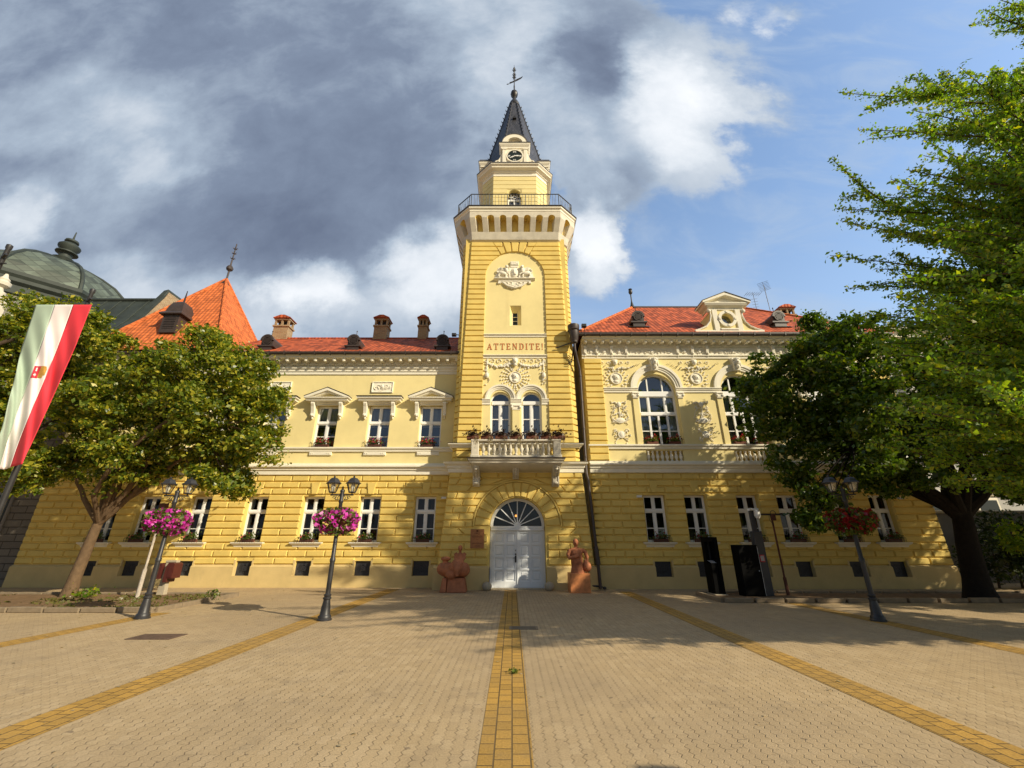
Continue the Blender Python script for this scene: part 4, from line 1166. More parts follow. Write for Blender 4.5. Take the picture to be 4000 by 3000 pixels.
for s in (-1, 1):
    p = MB()
    a, b = sorted((DC + s * (DR + .0), XT + s * hw(0) + s * .08))
    p.add([(a, YT - .14, 0), (b, YT - .14, 0), (b, YT - .14, .80), (a, YT - .14, .80), (a, YT + .02, .885), (b, YT + .02, .885),
           (a, YT + .1, 0), (b, 22, 0), (b, 22, .80), (a, YT + .1, .80)],
          [(0, 1, 2, 3), (3, 2, 5, 4)] + ([(1, 7, 8, 2), (0, 3, 9, 6)] if s > 0 else [(0, 3, 9, 6), (1, 7, 8, 2)]))
    e = XT + s * (hw(0) + .08)
    p.add([(e, YT - .14, 0), (e, 22, 0), (e, 22, .8), (e, YT - .14, .8)], [(0, 1, 2, 3)])
    p.build('plinth', 'plinth', HALL)
def around(prof, nm, m='trim', h=None, y=YT, **kw):
    hh = h or hw(4.7); t = MB()
    t.mould([(XT - hh, 22), (XT - hh, y), (XT + hh, y), (XT + hh, 22)], prof, **kw); return t.build(nm, m, HALL)
around([(0, 4.58), (.09, 4.60), (.09, 4.76), (.14, 4.80), (.14, 4.88), (.26, 4.96), (.26, 5.01), (.30, 5.04), (0, 5.10)], 'string_course')
around([(0, 5.70), (.06, 5.72), (.10, 5.79), (.18, 5.84), (.18, 5.88), (0, 5.92)], 'sill_band', h=SH + .06, y=YT + .05)
around([(.0, 5.885), (.20, 5.887), (.20, 5.90), (0, 5.95)], 'sill_flashing', 'brownmetal', h=SH + .06, y=YT + .05)

# shaft: smooth core, rustic courses round the arched panel
PZS, PR, PC = 14.86, 1.56, .16                               # spring line, radius and centre of the panel
wins = [(-.54, .47), (.91, .47)]
WZS = 7.93
slot = rect(.0 + .02, .30, 11.95, 12.85); slot_o = rect(-.11, .47, 11.95, 13.1)
q = MB()
FY = YT + .12
holes = [arch_poly(c - r, c + r, 5.02, WZS) for c, r in wins]
q.fill(rect(PC - 1.75, PC + 1.75, 4.7, 17.0), holes + [slot_o], FY)
for h_ in holes: q.reveal(h_, FY, FY + .30)
so = [(-.11, 11.95), (.47, 11.95), (.47, 13.1), (-.11, 13.1)]; si = [(.02, 11.95), (.30, 11.95), (.30, 12.82), (.02, 12.82)]
q.add([(x, FY, z) for x, z in so] + [(x, FY + .3, z) for x, z in si], [(k, (k + 1) % 4, 4 + (k + 1) % 4, 4 + k) for k in range(4)])
q.build('panel_wall', 'cream', HALL)
q = MB()
q.fill(rect(XT - SH + .1, PC - 1.75, 4.7, 17.3), [], FY + .001); q.fill(rect(PC + 1.75, XT + SH - .1, 4.7, 17.3), [], FY + .001)
NCS = 40; SC = (17.06 - 4.98) / NCS
DEP = .085
for i in range(NCS):
    za, zb = 4.98 + i * SC, 4.98 + (i + 1) * SC; zm = (za + zb) / 2
    path = shaft_path(zm)
    prof = [(0, za), (.0, za + .012), (DEP, za + .04), (DEP, zb - .03), (0, zb)]
    def pe(s):
        def f(z):
            if z <= PZS: return PC + s * PR
            e = math.sqrt(max(PR * PR - (z - PZS) ** 2, 0))
            v = (z - PZS) * math.tan(R(29))
            return PC + s * max(e + .0, v if z - PZS > 1.28 else 0)
        return f
    a = (PC - PR, path[2][1]); b = (PC + PR, path[2][1])
    q.mould(path[:3] + [a], prof, endx=pe(-1)); q.mould([b] + path[3:], prof, startx=pe(1))
bounds = [-29, -17.5, -6, 6, 17.5, 29]
for k in range(5):
    a0, a1 = R(bounds[k] + .5), R(bounds[k + 1] - .5); top = 17.05 if 0 < k < 4 else 16.74
    P = [(PC + PR * math.sin(a0), PZS + PR * math.cos(a0)), (PC + PR * math.sin(a1), PZS + PR * math.cos(a1)),
         (PC + (top - PZS) * math.tan(a1), top), (PC + (top - PZS) * math.tan(a0), top)]
    q.block(P, FY, .09, .03)
for s in (-1, 1):
    P = [(PC + (16.76 - PZS) * math.tan(R(29)) * s, 16.76), (PC + (17.05 - PZS) * math.tan(R(17.5)) * s, 16.76), (PC + (17.05 - PZS) * math.tan(R(17.5)) * s, 17.05), (PC + (17.05 - PZS) * math.tan(R(29)) * s, 17.05)]
    q.block(P, FY, .09, .03)
q.build('rusticated_shaft', 'yellow', HALL)
q = MB(); q.box(XT - SH + .2, XT + SH - .2, FY + 1.2, FY + 1.3, 0, 17.3); q.build('inner_wall', 'interior', HALL)

# panel mouldings, windows, inscription
def face_mould(x0, x1, prof, nm='panel_moulding', m='trim'):
    t = MB(); t.mould([(x0, FY), (x1, FY)], prof); return t.build(nm, m, HALL)
face_mould(PC - PR, PC + PR, [(0, 11.27), (.04, 11.29), (.04, 11.35), (.10, 11.40), (.10, 11.43), (0, 11.45)])
face_mould(PC - PR, PC + PR, [(0, 10.12), (.04, 10.14), (.04, 10.2), (.11, 10.26), (.11, 10.29), (0, 10.31)])
def tower_window(c, r):
    f = MB(); a = .06; z0 = 5.05
    f.ring(0, WZS, r - a, r, 0, .07, 0, math.pi, 20)
    for s in (-1, 1): f.box(min(s * r, s * (r - a)), max(s * r, s * (r - a)), 0, .07, z0, WZS)
    f.bbox(-r + a, r - a, -.04, .065, WZS - .14, WZS + .05, .015); f.box(-.05, .05, -.01, .06, z0, WZS - .14); f.box(-r + a, r - a, 0, .06, z0, z0 + .6)
    for b in (6.42, 7.1): f.box(-r + a, r - a, .008, .055, b - .022, b + .022)
    for s in (-1, 1):
        for xa in (.05, r - a - .035): f.box(min(s * xa, s * (xa + .035)), max(s * xa, s * (xa + .035)), .004, .055, z0 + .6, WZS - .14)
    o = f.build('balcony_door', 'white', HALL, loc=(c, FY + .18, 0))
    p = MB(); p.add([(u, .035, v) for u, v in arch_poly(-r, r, z0, WZS)], [tuple(range(23))]); p.build('pane', 'glass', o, world=False)
    curtain(r, z0, WZS - .14, .16, 'curtain', o, .0, 6); room_box(r, z0, WZS + r).build('room', 'interior', o, world=False)
for c, r in wins:
    tower_window(c, r)
    t = MB()
    for r0, r1, d in ((.485, .56, .04), (.56, .64, .07), (.64, .72, .11)): t.ring(c, 8.02, r0, r1, FY - d, FY, 0, math.pi, 24)
    t.build('arch_moulding', 'trim', HALL)
IM2 = [(0, 7.74), (.04, 7.76), (.04, 7.86), (.08, 7.89), (.08, 7.94), (.12, 7.98), (.12, 8.02), (0, 8.04)]
for a, b in ((PC - PR, -1.01), (-.07, .44), (1.38, PC + PR)): face_mould(a, b, IM2, 'impost_band')
t = MB(); t.box(.02, .35, FY - .09, FY, 5.1, 7.5); t.build('pilaster', 'cream', HALL)
t = MB(); t.bbox(-.03, .40, FY - .15, FY, 7.64, 7.735, .02); t.box(.0, .37, FY - .11, FY, 7.48, 7.53); t.box(.02, .35, FY - .11, FY, 7.53, 7.64)
for s in (-1, 1): t.blob((.185 + s * .19, FY - .12, 7.6), (.07, .06, .065), 10, 6)
t.build('pilaster_capital', 'trim', HALL)
medallion(PC, 9.12, FY, .29)
q = MB(); yy = FY - .03
q.blob((PC, yy - .06, 9.93), (.13, .13, .17), 10, 7); q.blob((PC, yy - .18, 9.9), (.04, .05, .05)); q.blob((PC, yy - .04, 10.05), (.17, .08, .06), 8, 5); q.blob((PC, yy - .08, 9.75), (.1, .08, .08), 8, 5)
for s in (-1, 1):
    swirl(q, PC + s * .38, 9.96, .13, yy, 1.3, s); swirl(q, PC + s * .80, 9.96, .13, yy, 1.3, -s); swirl(q, PC + s * 1.08, 9.98, .12, yy, 1.2, s)
    festoon(q, PC + s * .2, PC + s * 1.3, 9.84, .16, yy, 34, .07, 3 + s)
    q.tube([(PC + s * 1.36, yy, 10.05), (PC + s * 1.36, yy, 9.5)], .03, 6)
    q.blob((PC + s * 1.36, yy - .03, 9.22), (.10, .08, .15), 8, 6); leafy(q, PC + s * 1.36, 9.2, yy, 26, .07, .22, .05, 5 + s); leafy(q, PC + s * 1.36, 9.9, yy, 14, .07, .12, .05, 8 + s)
    swirl(q, PC + s * .14, 9.5, .08, yy, 1.2, s)
    for k in range(9):
        a = -1.5 + k * .33; rr = .42
        for d_ in (0, .14, .27): q.blob((PC + s * (rr + d_) * math.cos(a + .1 * d_), yy, 9.12 + (rr + d_ * .8) * math.sin(a)), (.075 - d_ * .1, .03, .035), 6, 4, s * a + d_ * 4)
q.build('garland_relief', 'trim', HALL)
# inscription: Roman capitals with serifs
GL = {
 'A': [[(0, 0), (.16, 0), (.42, .86), (.42, 1.0), (.40, 1.0)], [(.84, 0), (.64, 0), (.40, .80), (.40, 1), (.48, 1)], [(.20, .28), (.62, .28), (.60, .37), (.22, .37)], [(-.06, 0), (.24, 0), (.24, .06), (-.06, .06)], [(.54, 0), (.92, 0), (.92, .06), (.54, .06)]],
 'T': [[(.33, 0), (.51, 0), (.51, 1), (.33, 1)], [(0, .9), (.84, .9), (.84, 1), (0, 1)], [(0, .72), (.07, .72), (.09, .92), (0, .92)], [(.77, .72), (.84, .72), (.84, .92), (.75, .92)], [(.22, 0), (.62, 0), (.62, .06), (.22, .06)]],
 'E': [[(.1, 0), (.28, 0), (.28, 1), (.1, 1)], [(0, 0), (.74, 0), (.74, .09), (0, .09)], [(0, .91), (.70, .91), (.70, 1), (0, 1)], [(.28, .46), (.58, .46), (.58, .55), (.28, .55)], [(.66, .05), (.76, .05), (.76, .26), (.70, .26)], [(.62, .76), (.70, .76), (.70, .95), (.62, .95)]],
 'N': [[(.1, 0), (.2, 0), (.2, 1), (.1, 1)], [(.72, 0), (.82, 0), (.82, 1), (.72, 1)], [(.1, 1), (.28, 1), (.82, 0), (.70, 0)], [(0, 0), (.3, 0), (.3, .06), (0, .06)], [(0, .94), (.24, .94), (.24, 1), (0, 1)], [(.62, .94), (.92, .94), (.92, 1), (.62, 1)]],
 'D': [[(.1, 0), (.28, 0), (.28, 1), (.1, 1)], [(0, 0), (.5, 0), (.5, .08), (0, .08)], [(0, .92), (.5, .92), (.5, 1), (0, 1)], [(.48, 1), (.70, .92), (.85, .72), (.85, .28), (.70, .08), (.48, 0), (.48, .08), (.60, .16), (.67, .32), (.67, .68), (.60, .84), (.48, .92)]],
 'I': [[(.1, 0), (.28, 0), (.28, 1), (.1, 1)], [(0, 0), (.38, 0), (.38, .06), (0, .06)], [(0, .94), (.38, .94), (.38, 1), (0, 1)]],
 '!': [[(.08, .3), (.16, .3), (.22, 1), (.02, 1)], [(.05, 0), (.2, 0), (.2, .16), (.05, .16)]]}
WID = {'A': .9, 'T': .86, 'E': .78, 'N': .95, 'D': .88, 'I': .40, '!': .24}
word = 'ATTENDITE!'; hgt = .335
GX = hgt * .80; tot = sum(WID[c] for c in word) * GX; gapx = (2.74 - tot) / (len(word) - 1)
x = PC - 1.375; q = MB()
for ch in word:
    for k, P in enumerate(GL[ch]):
        q.prism([(x + a * GX, 10.60 + b * hgt) for a, b in P], FY - .014 - .0015 * k, FY + .01)
    x += WID[ch] * GX + gapx
q.build('inscription_lettering', 'letter', HALL)
# narrow slot window
t = MB(); t.box(.02, .30, FY + .31, FY + .32, 11.95, 12.82); so_ = t.build('slot_window', 'clockface', HALL)
t = MB()
for z in (12.12, 12.35, 12.58): t.box(.02, .30, FY + .29, FY + .308, z - .012, z + .012)
t.box(.02, .045, FY + .285, FY + .309, 11.95, 12.82); t.box(.275, .30, FY + .285, FY + .309, 11.95, 12.82); t.build('glazing_bars', 'trim', so_, world=False)
# coat of arms: two griffins holding an oval shield on a ledge
ex, ez = PC - .03, 14.62
q = MB(); y = FY
q.prism([(ex - 1.05, ez + .08), (ex + 1.05, ez + .08), (ex + .84, ez + .78), (ex - .84, ez + .78)], y - .05, y)
q.bbox(ex - .22, ex + .22, y - .10, y, ez + .92, ez + 1.16, .02); q.prism([(ex - .24, ez + .92), (ex + .24, ez + .92), (ex + .18, ez + .80), (ex - .18, ez + .80)], y - .06, y)
q.mould([(ex - 1.08, y), (ex + 1.08, y)], [(0, ez - .02), (.08, ez - .0), (.16, ez + .05), (.16, ez + .08), (0, ez + .1)])
q.bbox(ex - .85, ex + .85, y - .07, y, ez - .10, ez - .02, .01)
for s in (-1, 1): q.bbox(ex + s * .80 - .07, ex + s * .80 + .07, y - .08, y, ez - .23, ez - .10, .015)
q.prism([(ex - .72, ez - .1), (ex - .55, ez - .28), (ex - .3, ez - .46), (ex, ez - .56), (ex + .3, ez - .46), (ex + .55, ez - .28), (ex + .72, ez - .1)], y - .05, y)
for s in (-1, 1):
    swirl(q, ex + s * .2, ez - .24, .13, y - .06, 1.4, s, t=.03); swirl(q, ex + s * .44, ez - .2, .10, y - .06, 1.3, -s, t=.025)
    q.tube([(ex + s * .62, y - .06, ez - .14), (ex + s * .40, y - .07, ez - .36), (ex, y - .08, ez - .50)], [.03, .05, .04], 6)
leafy(q, ex, ez - .4, y - .05, 24, .2, .06, .06, 4)
q.blob((ex, y - .08, ez + .44), (.19, .07, .30), 16, 10); q.ring(ex, ez + .44, .0, .01, y - .1, y, n=4)
q.blob((ex - .02, y - .15, ez + .48), (.06, .03, .14), 8, 5); q.blob((ex + .04, y - .15, ez + .32), (.08, .03, .05), 8, 5)
for s in (-1, 1):
    q.bbox(ex + s * .26 - .04, ex + s * .26 + .04, y - .09, y, ez + .14, ez + .74, .02)
    q.blob((ex + s * .62, y - .10, ez + .38), (.24, .10, .12), 12, 7, s * .25)      # body
    q.blob((ex + s * .42, y - .12, ez + .55), (.11, .10, .17), 10, 7, s * -.2)       # chest and mane
    q.blob((ex + s * .40, y - .16, ez + .75), (.09, .09, .10), 10, 7); q.blob((ex + s * .32, y - .18, ez + .73), (.05, .05, .04), 8, 5)
    q.blob((ex + s * .43, y - .12, ez + .84), (.06, .05, .05), 8, 5)
    for k in range(5): q.tube([(ex + s * .5, y - .10, ez + .50 + k * .03), (ex + s * (.62 + .03 * k), y - .10, ez + .58 + .045 * k), (ex + s * (.80 - .03 * k), y - .08, ez + .50 + .06 * k)], [.03, .035, .015], 5)
    q.tube([(ex + s * .42, y - .12, ez + .42), (ex + s * .33, y - .13, ez + .36), (ex + s * .28, y - .13, ez + .30)], [.05, .04, .035], 6)
    q.tube([(ex + s * .50, y - .12, ez + .36), (ex + s * .44, y - .12, ez + .24), (ex + s * .46, y - .12, ez + .12)], [.055, .04, .045], 6)
    q.tube([(ex + s * .78, y - .11, ez + .34), (ex + s * .84, y - .11, ez + .22), (ex + s * .76, y - .11, ez + .12)], [.075, .045, .05], 6)
    q.tube([(ex + s * .84, y - .08, ez + .42), (ex + s * .94, y - .08, ez + .50), (ex + s * .90, y - .08, ez + .62), (ex + s * .82, y - .08, ez + .64)], [.03, .025, .025, .04], 6)
coa = q.build('coat_of_arms', 'trim', HALL, True)
join_text('date_lettering', [('1774', .20, ex, y - .10, ez + .965, .01)], 'trim', coa, False)

# ---- corbelled gallery
GH, GC, GY = 3.36, .88, TY - 3.34
def gal(o=0.0, c=GC, h=GH, y=GY): return [(XT - h - o, TY + 2.4), (XT - h - o, y + c - o * .4), (XT - h + c - o * .4, y - o), (XT + h - c + o * .4, y - o), (XT + h + o, y + c - o * .4), (XT + h + o, TY + 2.4)]
sp_ = shaft_path(17.1, .0); cz = cham(17.1)
S0 = [(XT - SH, TY + 2.4), (XT - SH, FY + cz), (XT - SH + cz, FY), (XT + SH - cz, FY), (XT + SH, FY + cz), (XT + SH, TY + 2.4)]
G0 = gal()
wq, yq = MB(), MB()
def lerp(a, b, t): return (a[0] + (b[0] - a[0]) * t, a[1] + (b[1] - a[1]) * t)
def face(k, n, nw):
    A, B, A2, B2 = S0[k], S0[k + 1], G0[k], G0[k + 1]
    def pt(t, o, z):
        p = lerp(lerp(A, B, t), lerp(A2, B2, t), o); return (p[0], p[1], z)
    z0, z1, z2, z3, z4 = 17.10, 17.18, 17.62, 18.32, 18.80
    wq.add([pt(0, .0, z0), pt(1, .0, z0), pt(1, .22, z1), pt(0, .22, z1), pt(1, .40, z2), pt(0, .40, z2)], [(0, 1, 2, 3), (3, 2, 4, 5)])
    yq.add([pt(0, .12, z2 - .02), pt(1, .12, z2 - .02), pt(1, .12, z4), pt(0, .12, z4)], [(0, 1, 2, 3)])
    yq.add([pt(0, .40, z2), pt(1, .40, z2), pt(1, .1, z2 + .001), pt(0, .1, z2 + .001)], [(0, 1, 2, 3)])
    pw = (1 - n * nw) / (n + 1) if n else 1
    x = 0.0; cs = []
    for i in range(n + 1):
        cs.append((x, x + pw)); x += pw + nw
    for a, b in cs:                                          # sloping corbels
        v = [pt(a, .40, z2), pt(b, .40, z2), pt(b, 1, z3), pt(a, 1, z3), pt(a, .1, z2), pt(b, .1, z2), pt(b, .1, z3), pt(a, .1, z3)]
        wq.add(v, [(0, 1, 2, 3), (1, 5, 6, 2), (4, 0, 3, 7)])
    N = 10                                                   # plate with arched notches
    L = math.hypot(G0[k + 1][0] - G0[k][0], G0[k + 1][1] - G0[k][1])
    for (a, b), (a2, b2) in zip(cs, cs[1:]):
        r = (a2 - b) / 2; c = (a2 + b) / 2; rz = r * L * .95
        arc = [(c + r * math.cos(math.pi * (1 - j / N)), z3 + rz * math.sin(math.pi * j / N)) for j in range(N + 1)]
        for j in range(N):
            wq.add([pt(arc[j][0], 1, arc[j][1]), pt(arc[j + 1][0], 1, arc[j + 1][1]), pt(arc[j + 1][0], 1, z4), pt(arc[j][0], 1, z4)], [(0, 1, 2, 3)])
            yq.add([pt(arc[j][0], 1, arc[j][1]), pt(arc[j + 1][0], 1, arc[j + 1][1]), pt(arc[j + 1][0], .1, arc[j + 1][1]), pt(arc[j][0], .1, arc[j][1])], [(0, 1, 2, 3)])
    for a, b in cs: wq.add([pt(a, 1, z3), pt(b, 1, z3), pt(b, 1, z4), pt(a, 1, z4)], [(0, 1, 2, 3)])
face(2, 7, .074); face(1, 1, .34); face(3, 1, .34); face(0, 7, .074); face(4, 7, .074)
wq.build('corbel_table', 'stone', HALL); yq.build('corbel_niche', 'yellow', HALL)
q = MB(); q.mould(gal(), [(-.3, 18.72), (.02, 18.74), (.02, 18.84), (.10, 18.90), (.10, 18.98), (-.3, 19.0)]); q.build('gallery_cornice', 'trim', HALL)
q = MB(); q.mould(gal(), [(-.6, 19.0), (.13, 19.0), (.16, 19.04), (.13, 19.07), (-.6, 19.07)])
q.add([(x, y, 19.05) for x, y in gal()], [tuple(range(6))]); q.build('gallery_floor', 'lead', HALL)
q = MB(); gp = gal(-.1)
gp3 = [Vector((x, y, 0)) for x, y in gp]
for a, b in zip(gp3, gp3[1:]):
    for z in (19.2, 20.05): q.tube([a + Vector((0, 0, z)), b + Vector((0, 0, z))], .02 if z < 20 else .028, 6)
    L = (b - a).length; n = max(2, round(L / .17))
    for k in range(n + 1):
        p = a.lerp(b, k / n); r = .022 if k in (0, n) or k % 6 == 0 else .011
        q.tube([(p.x, p.y, 19.07), (p.x, p.y, 20.05)], r, 5, False)
        if k < n and k % 2: 
            m_ = a.lerp(b, (k + .5) / n); q.tube([(m_.x, m_.y, 19.2), (m_.x, m_.y, 19.75)], .008, 4, False)
q.build('gallery_railing', 'iron', HALL)

# ---- upper octagonal stage
UH, UC = 1.97, .68
def oct8(h, c): return [(XT - h, TY + h - c), (XT - h, TY - h + c), (XT - h + c, TY - h), (XT + h - c, TY - h), (XT + h, TY - h + c), (XT + h, TY + h - c), (XT + h - c, TY + h), (XT - h + c, TY + h)]
UY = TY - UH
q = MB(); O8 = oct8(UH, UC)
dz = arch_poly(-.24, .54, 19.05, 21.33, 14)
for k in range(8):
    a, b = O8[k], O8[(k + 1) % 8]
    if k == 2: continue
    q.add([(a[0], a[1], 19), (b[0], b[1], 19), (b[0], b[1], 23), (a[0], a[1], 23)], [(0, 1, 2, 3)])
outer = [(XT - UH + UC, 19)] + [(-.24, 19)] + [(p[0], p[1]) for p in dz[2:]][::-1] + [(.54, 19), (XT + UH - UC, 19), (XT + UH - UC, 23), (XT - UH + UC, 23)]
q.fill(outer, [], UY); q.reveal(dz, UY, UY + .3)
HC = .33
for i in range(12):
    za, zb = 19.1 + i * HC, 19.1 + (i + 1) * HC
    if zb > 22.75: break
    pr = [(0, za), (.035, za + .02), (.035, zb - .02), (0, zb)]
    e = None
    zmid = (za + zb) / 2
    hw_ = .40 if zb < 21.34 else (math.sqrt(max(.40 ** 2 - (za - 21.33) ** 2, 0)) if za < 21.72 else 0)
    if hw_ > 0:
        q.mould([O8[6], O8[7], O8[0], O8[1], O8[2], (.15 - hw_ - .03, UY)], pr); q.mould([(.15 + hw_ + .03, UY), O8[3], O8[4], O8[5], O8[6]], pr)
    else: q.mould(O8, pr, closed=True)
q.build('upper_stage', 'cream', HALL)
q = MB()
q.mould(oct8(UH, UC), [(0, 22.72), (.06, 22.74), (.06, 22.82), (.02, 22.84), (.02, 23.0), (.10, 23.05), (.10, 23.12), (.30, 23.20), (.30, 23.28), (.40, 23.38), (.40, 23.44), (0, 23.5)], closed=True)
q.build('upper_cornice', 'trim', HALL)
q = MB(); q.mould(oct8(UH, UC), [(0, 23.45), (.43, 23.45), (.43, 23.49), (0, 23.56)], closed=True); q.build('cornice_flashing', 'lead', HALL)
f = MB(); a = .06
f.box(-.39, -.39 + a, 0, .06, 19.05, 21.0); f.box(.39 - a, .39, 0, .06, 19.05, 21.0); f.box(-.04, .04, -.005, .055, 19.05, 21.0)
for z in (19.05, 19.5, 19.95, 20.38, 20.70): f.box(-.39 + a, .39 - a, .004, .05, z, z + .045)
f.box(-.39, .39, -.01, .06, 21.0, 21.12); f.ring(0, 21.32, .09, .12, 0, .04, n=12)
f.box(-.30, -.10, .01, .04, 21.30, 21.34); f.box(.1, .3, .01, .04, 21.30, 21.34)
for q_ in (-1, 1): f.box(q_ * .2 - .012, q_ * .2 + .012, .01, .04, 21.12, 21.6)
gd = f.build('gallery_door', 'white', HALL, loc=(.15, UY + .2, 0))
p = MB(); p.add([(x - .15, .05, z) for x, z in dz], [tuple(range(len(dz)))]); p.build('pane', 'glass', gd, world=False)
p = MB(); p.box(-.6, .6, .5, .55, 19.05, 21.9); p.build('room', 'interior', gd, world=False)

# ---- clock gables and spire
def clock_gable(front):
    y = UY - .22; zb = 23.56
    q = MB()
    q.prism([(XT - .80, zb), (XT + .80, zb), (XT + .80, zb + 1.35), (XT - .80, zb + 1.35)], y, y + 1.4)
    for s in (-1, 1):
        P = [(.80, zb), (1.30, zb), (1.30, zb + .12), (1.16, zb + .32), (1.02, zb + .36), (.92, zb + .55), (.86, zb + .80), (.80, zb + .85)]
        q.prism([(XT + s * a_, b_) for a_, b_ in P], y + .03, y + .5)
        q.bbox(XT + s * .66 - .11, XT + s * .66 + .11, y - .06, y, zb, zb + 1.2, .015)
        swirl(q, XT + s * 1.05, zb + .17, .11, y + .01, 1.3, s, t=.03)
        q.bbox(XT + s * .66 - .15, XT + s * .66 + .15, y - .09, y, zb + 1.14, zb + 1.22, .015)
    q.mould([(XT - .82, y + .9), (XT - .82, y), (XT + .82, y), (XT + .82, y + .9)], [(0, zb + 1.24), (.05, zb + 1.26), (.05, zb + 1.36), (.13, zb + 1.5), (.16, zb + 1.6), (0, zb + 1.66)])
    q.ring(XT, zb + 1.66, .50, .78, y - .10, y + .9, 0, math.pi, 24); q.ring(XT, zb + 1.66, .0, .5, y + .12, y + .2, 0, math.pi, 20)
    for k in range(9):
        t = math.pi * (k + .5) / 9; q.blob((XT + .42 * math.cos(t), y + .10, zb + 1.66 + .42 * math.sin(t)), (.05, .04, .05))
    if front: q.ring(XT, zb + .62, .46, .54, y - .07, y, n=32)
    o = q.build('clock_gable', 'trim', HALL)
    t = MB(); t.ring(XT, zb + 1.66, .78, .82, y - .13, y + .95, 0, math.pi, 24); t.box(XT - 1.0, XT + 1.0, y - .19, y + .9, zb + 1.645, zb + 1.66); t.build('gable_flashing', 'lead', o, world=False)
    return o, y, zb
cg, cy, cz0 = clock_gable(True)
for rz in (90, -90):
    c = cg.copy(); COL.objects.link(c)
    c.matrix_basis = Matrix.Translation((XT, TY, 0)) @ Matrix.Rotation(R(rz), 4, 'Z') @ Matrix.Translation((-XT, -TY, 0))
    for k in cg.children:
        d = k.copy(); COL.objects.link(d); d.parent = c
q = MB(); q.disc(XT, cz0 + .62, .46, cy - .03, cy - .005, 36); clk = q.build('clock', 'clockface', HALL)
q = MB(); ccx, ccz = XT, cz0 + .62
def bar(x0, z0, x1, z1, w, d=.045):
    v = Vector((x1 - x0, z1 - z0)).normalized(); n = Vector((-v.y, v.x)) * w / 2
    q.prism([(ccx + x0 + n.x, ccz + z0 + n.y), (ccx + x1 + n.x, ccz + z1 + n.y), (ccx + x1 - n.x, ccz + z1 - n.y), (ccx + x0 - n.x, ccz + z0 - n.y)], cy - d, cy - .028)
def X_(x, z, h=.13): bar(x - .04, z - h / 2, x + .04, z + h / 2, .026); bar(x + .04, z - h / 2, x - .04, z + h / 2, .012, .043)
def I_(x, z, h=.13): bar(x, z - h / 2, x, z + h / 2, .024)
X_(-.06, .34); I_(.02, .34); I_(.07, .34)
for dx in (-.05, 0, .05): I_(.35 + dx, 0)
I_(-.40, 0); X_(-.33, 0)
bar(-.09, -.28, -.05, -.40, .02); bar(-.02, -.28, -.05, -.40, .012, .043); I_(.05, -.34)
q.build('numerals', 'white', clk, world=False)
q = MB(); q.disc(ccx, ccz, .035, cy - .07, cy - .03, 12)
bar(0, 0, -.30, -.16, .05, .06); bar(-.05, -.03, -.20, -.11, .075, .062); bar(0, 0, .16, .0, .05, .066); bar(.10, .0, .24, -.0, .09, .068); bar(.22, 0, .33, 0, .03, .067)
q.build('clock_hands', 'white', clk, world=False)
q = MB()
SP = [(2.15, 23.52), (1.97, 24.1), (1.66, 26.0), (.98, 28.9), (.36, 31.75), (.33, 31.8)]
rot = math.pi / 8
q.lathe(0, 0, [(r / math.cos(math.pi / 8) * .97, z) for r, z in SP], 8, rot); sp = q.build('spire', 'slate', HALL, loc=(XT, TY, 0))
q = MB()
for j in range(8):
    t = 2 * math.pi * j / 8 + rot
    def rp(r, z): rr = r / math.cos(math.pi / 8) * .97; return Vector((rr * math.cos(t), rr * math.sin(t), z))
    q.tube([rp(r, z) for r, z in SP[:5]], [.06, .055, .05, .045, .04], 6)
    for k in range(17):
        z = 24.3 + k * .44; r = np.interp(z, [p[1] for p in SP], [p[0] for p in SP]); p = rp(r, z); o_ = Vector((math.cos(t), math.sin(t), 0))
        q.tube([p, p + o_ * .10 + Vector((0, 0, .06)), p + o_ * .13 + Vector((0, 0, .16))], [.028, .024, .006], 5)
        sd = Vector((-o_.y, o_.x, 0)); q.tube([p + o_ * .07 - sd * .07, p + o_ * .09, p + o_ * .07 + sd * .07], [.006, .02, .006], 4)
q.build('hip_crockets', 'iron', sp, world=False)
q = MB(); q.prism([(-.13, 29.2), (.13, 29.2), (0, 29.45)], -1.02, -.6); q.build('spire_hatch', 'dark', sp, world=False)
q = MB(); q.lathe(0, 0, [(.40, 31.7), (.42, 31.8), (.38, 31.95), (.26, 32.25), (.14, 32.5), (.11, 32.7), (.17, 32.78), (.25, 32.92), (.28, 33.08), (.25, 33.25), (.14, 33.4), (.07, 33.48), (.05, 33.6), (.055, 34.0), (.035, 34.1), (.03, 35.9), (.06, 35.95), (.07, 36.05), (.02, 36.15), (.012, 36.4)], 12)
for z in (34.9, 35.2, 35.75):
    for j in range(6):
        t = j * math.pi / 3; q.tube([(0, 0, z), (.13 * math.cos(t), .13 * math.sin(t), z + .06), (.10 * math.cos(t), .10 * math.sin(t), z + .18)], [.03, .03, .008], 5)
q.build('spire_knob', 'iron', sp, True, world=False)
q = MB(); V = [(-.34, 34.25), (-.20, 34.34), (.0, 34.46), (.25, 34.62), (.50, 34.82), (.60, 34.95), (.66, 35.12), (.56, 35.02), (.44, 34.94), (.2, 34.78), (0, 34.62), (-.2, 34.48), (-.36, 34.42)]
q.prism(V, -.012, .012); q.tube([(-.3, 0, 34.33), (-.55, 0, 34.18)], .015, 5); q.blob((-.5, 0, 34.2), (.09, .02, .05)); q.build('weather_vane', 'iron', sp, world=False)

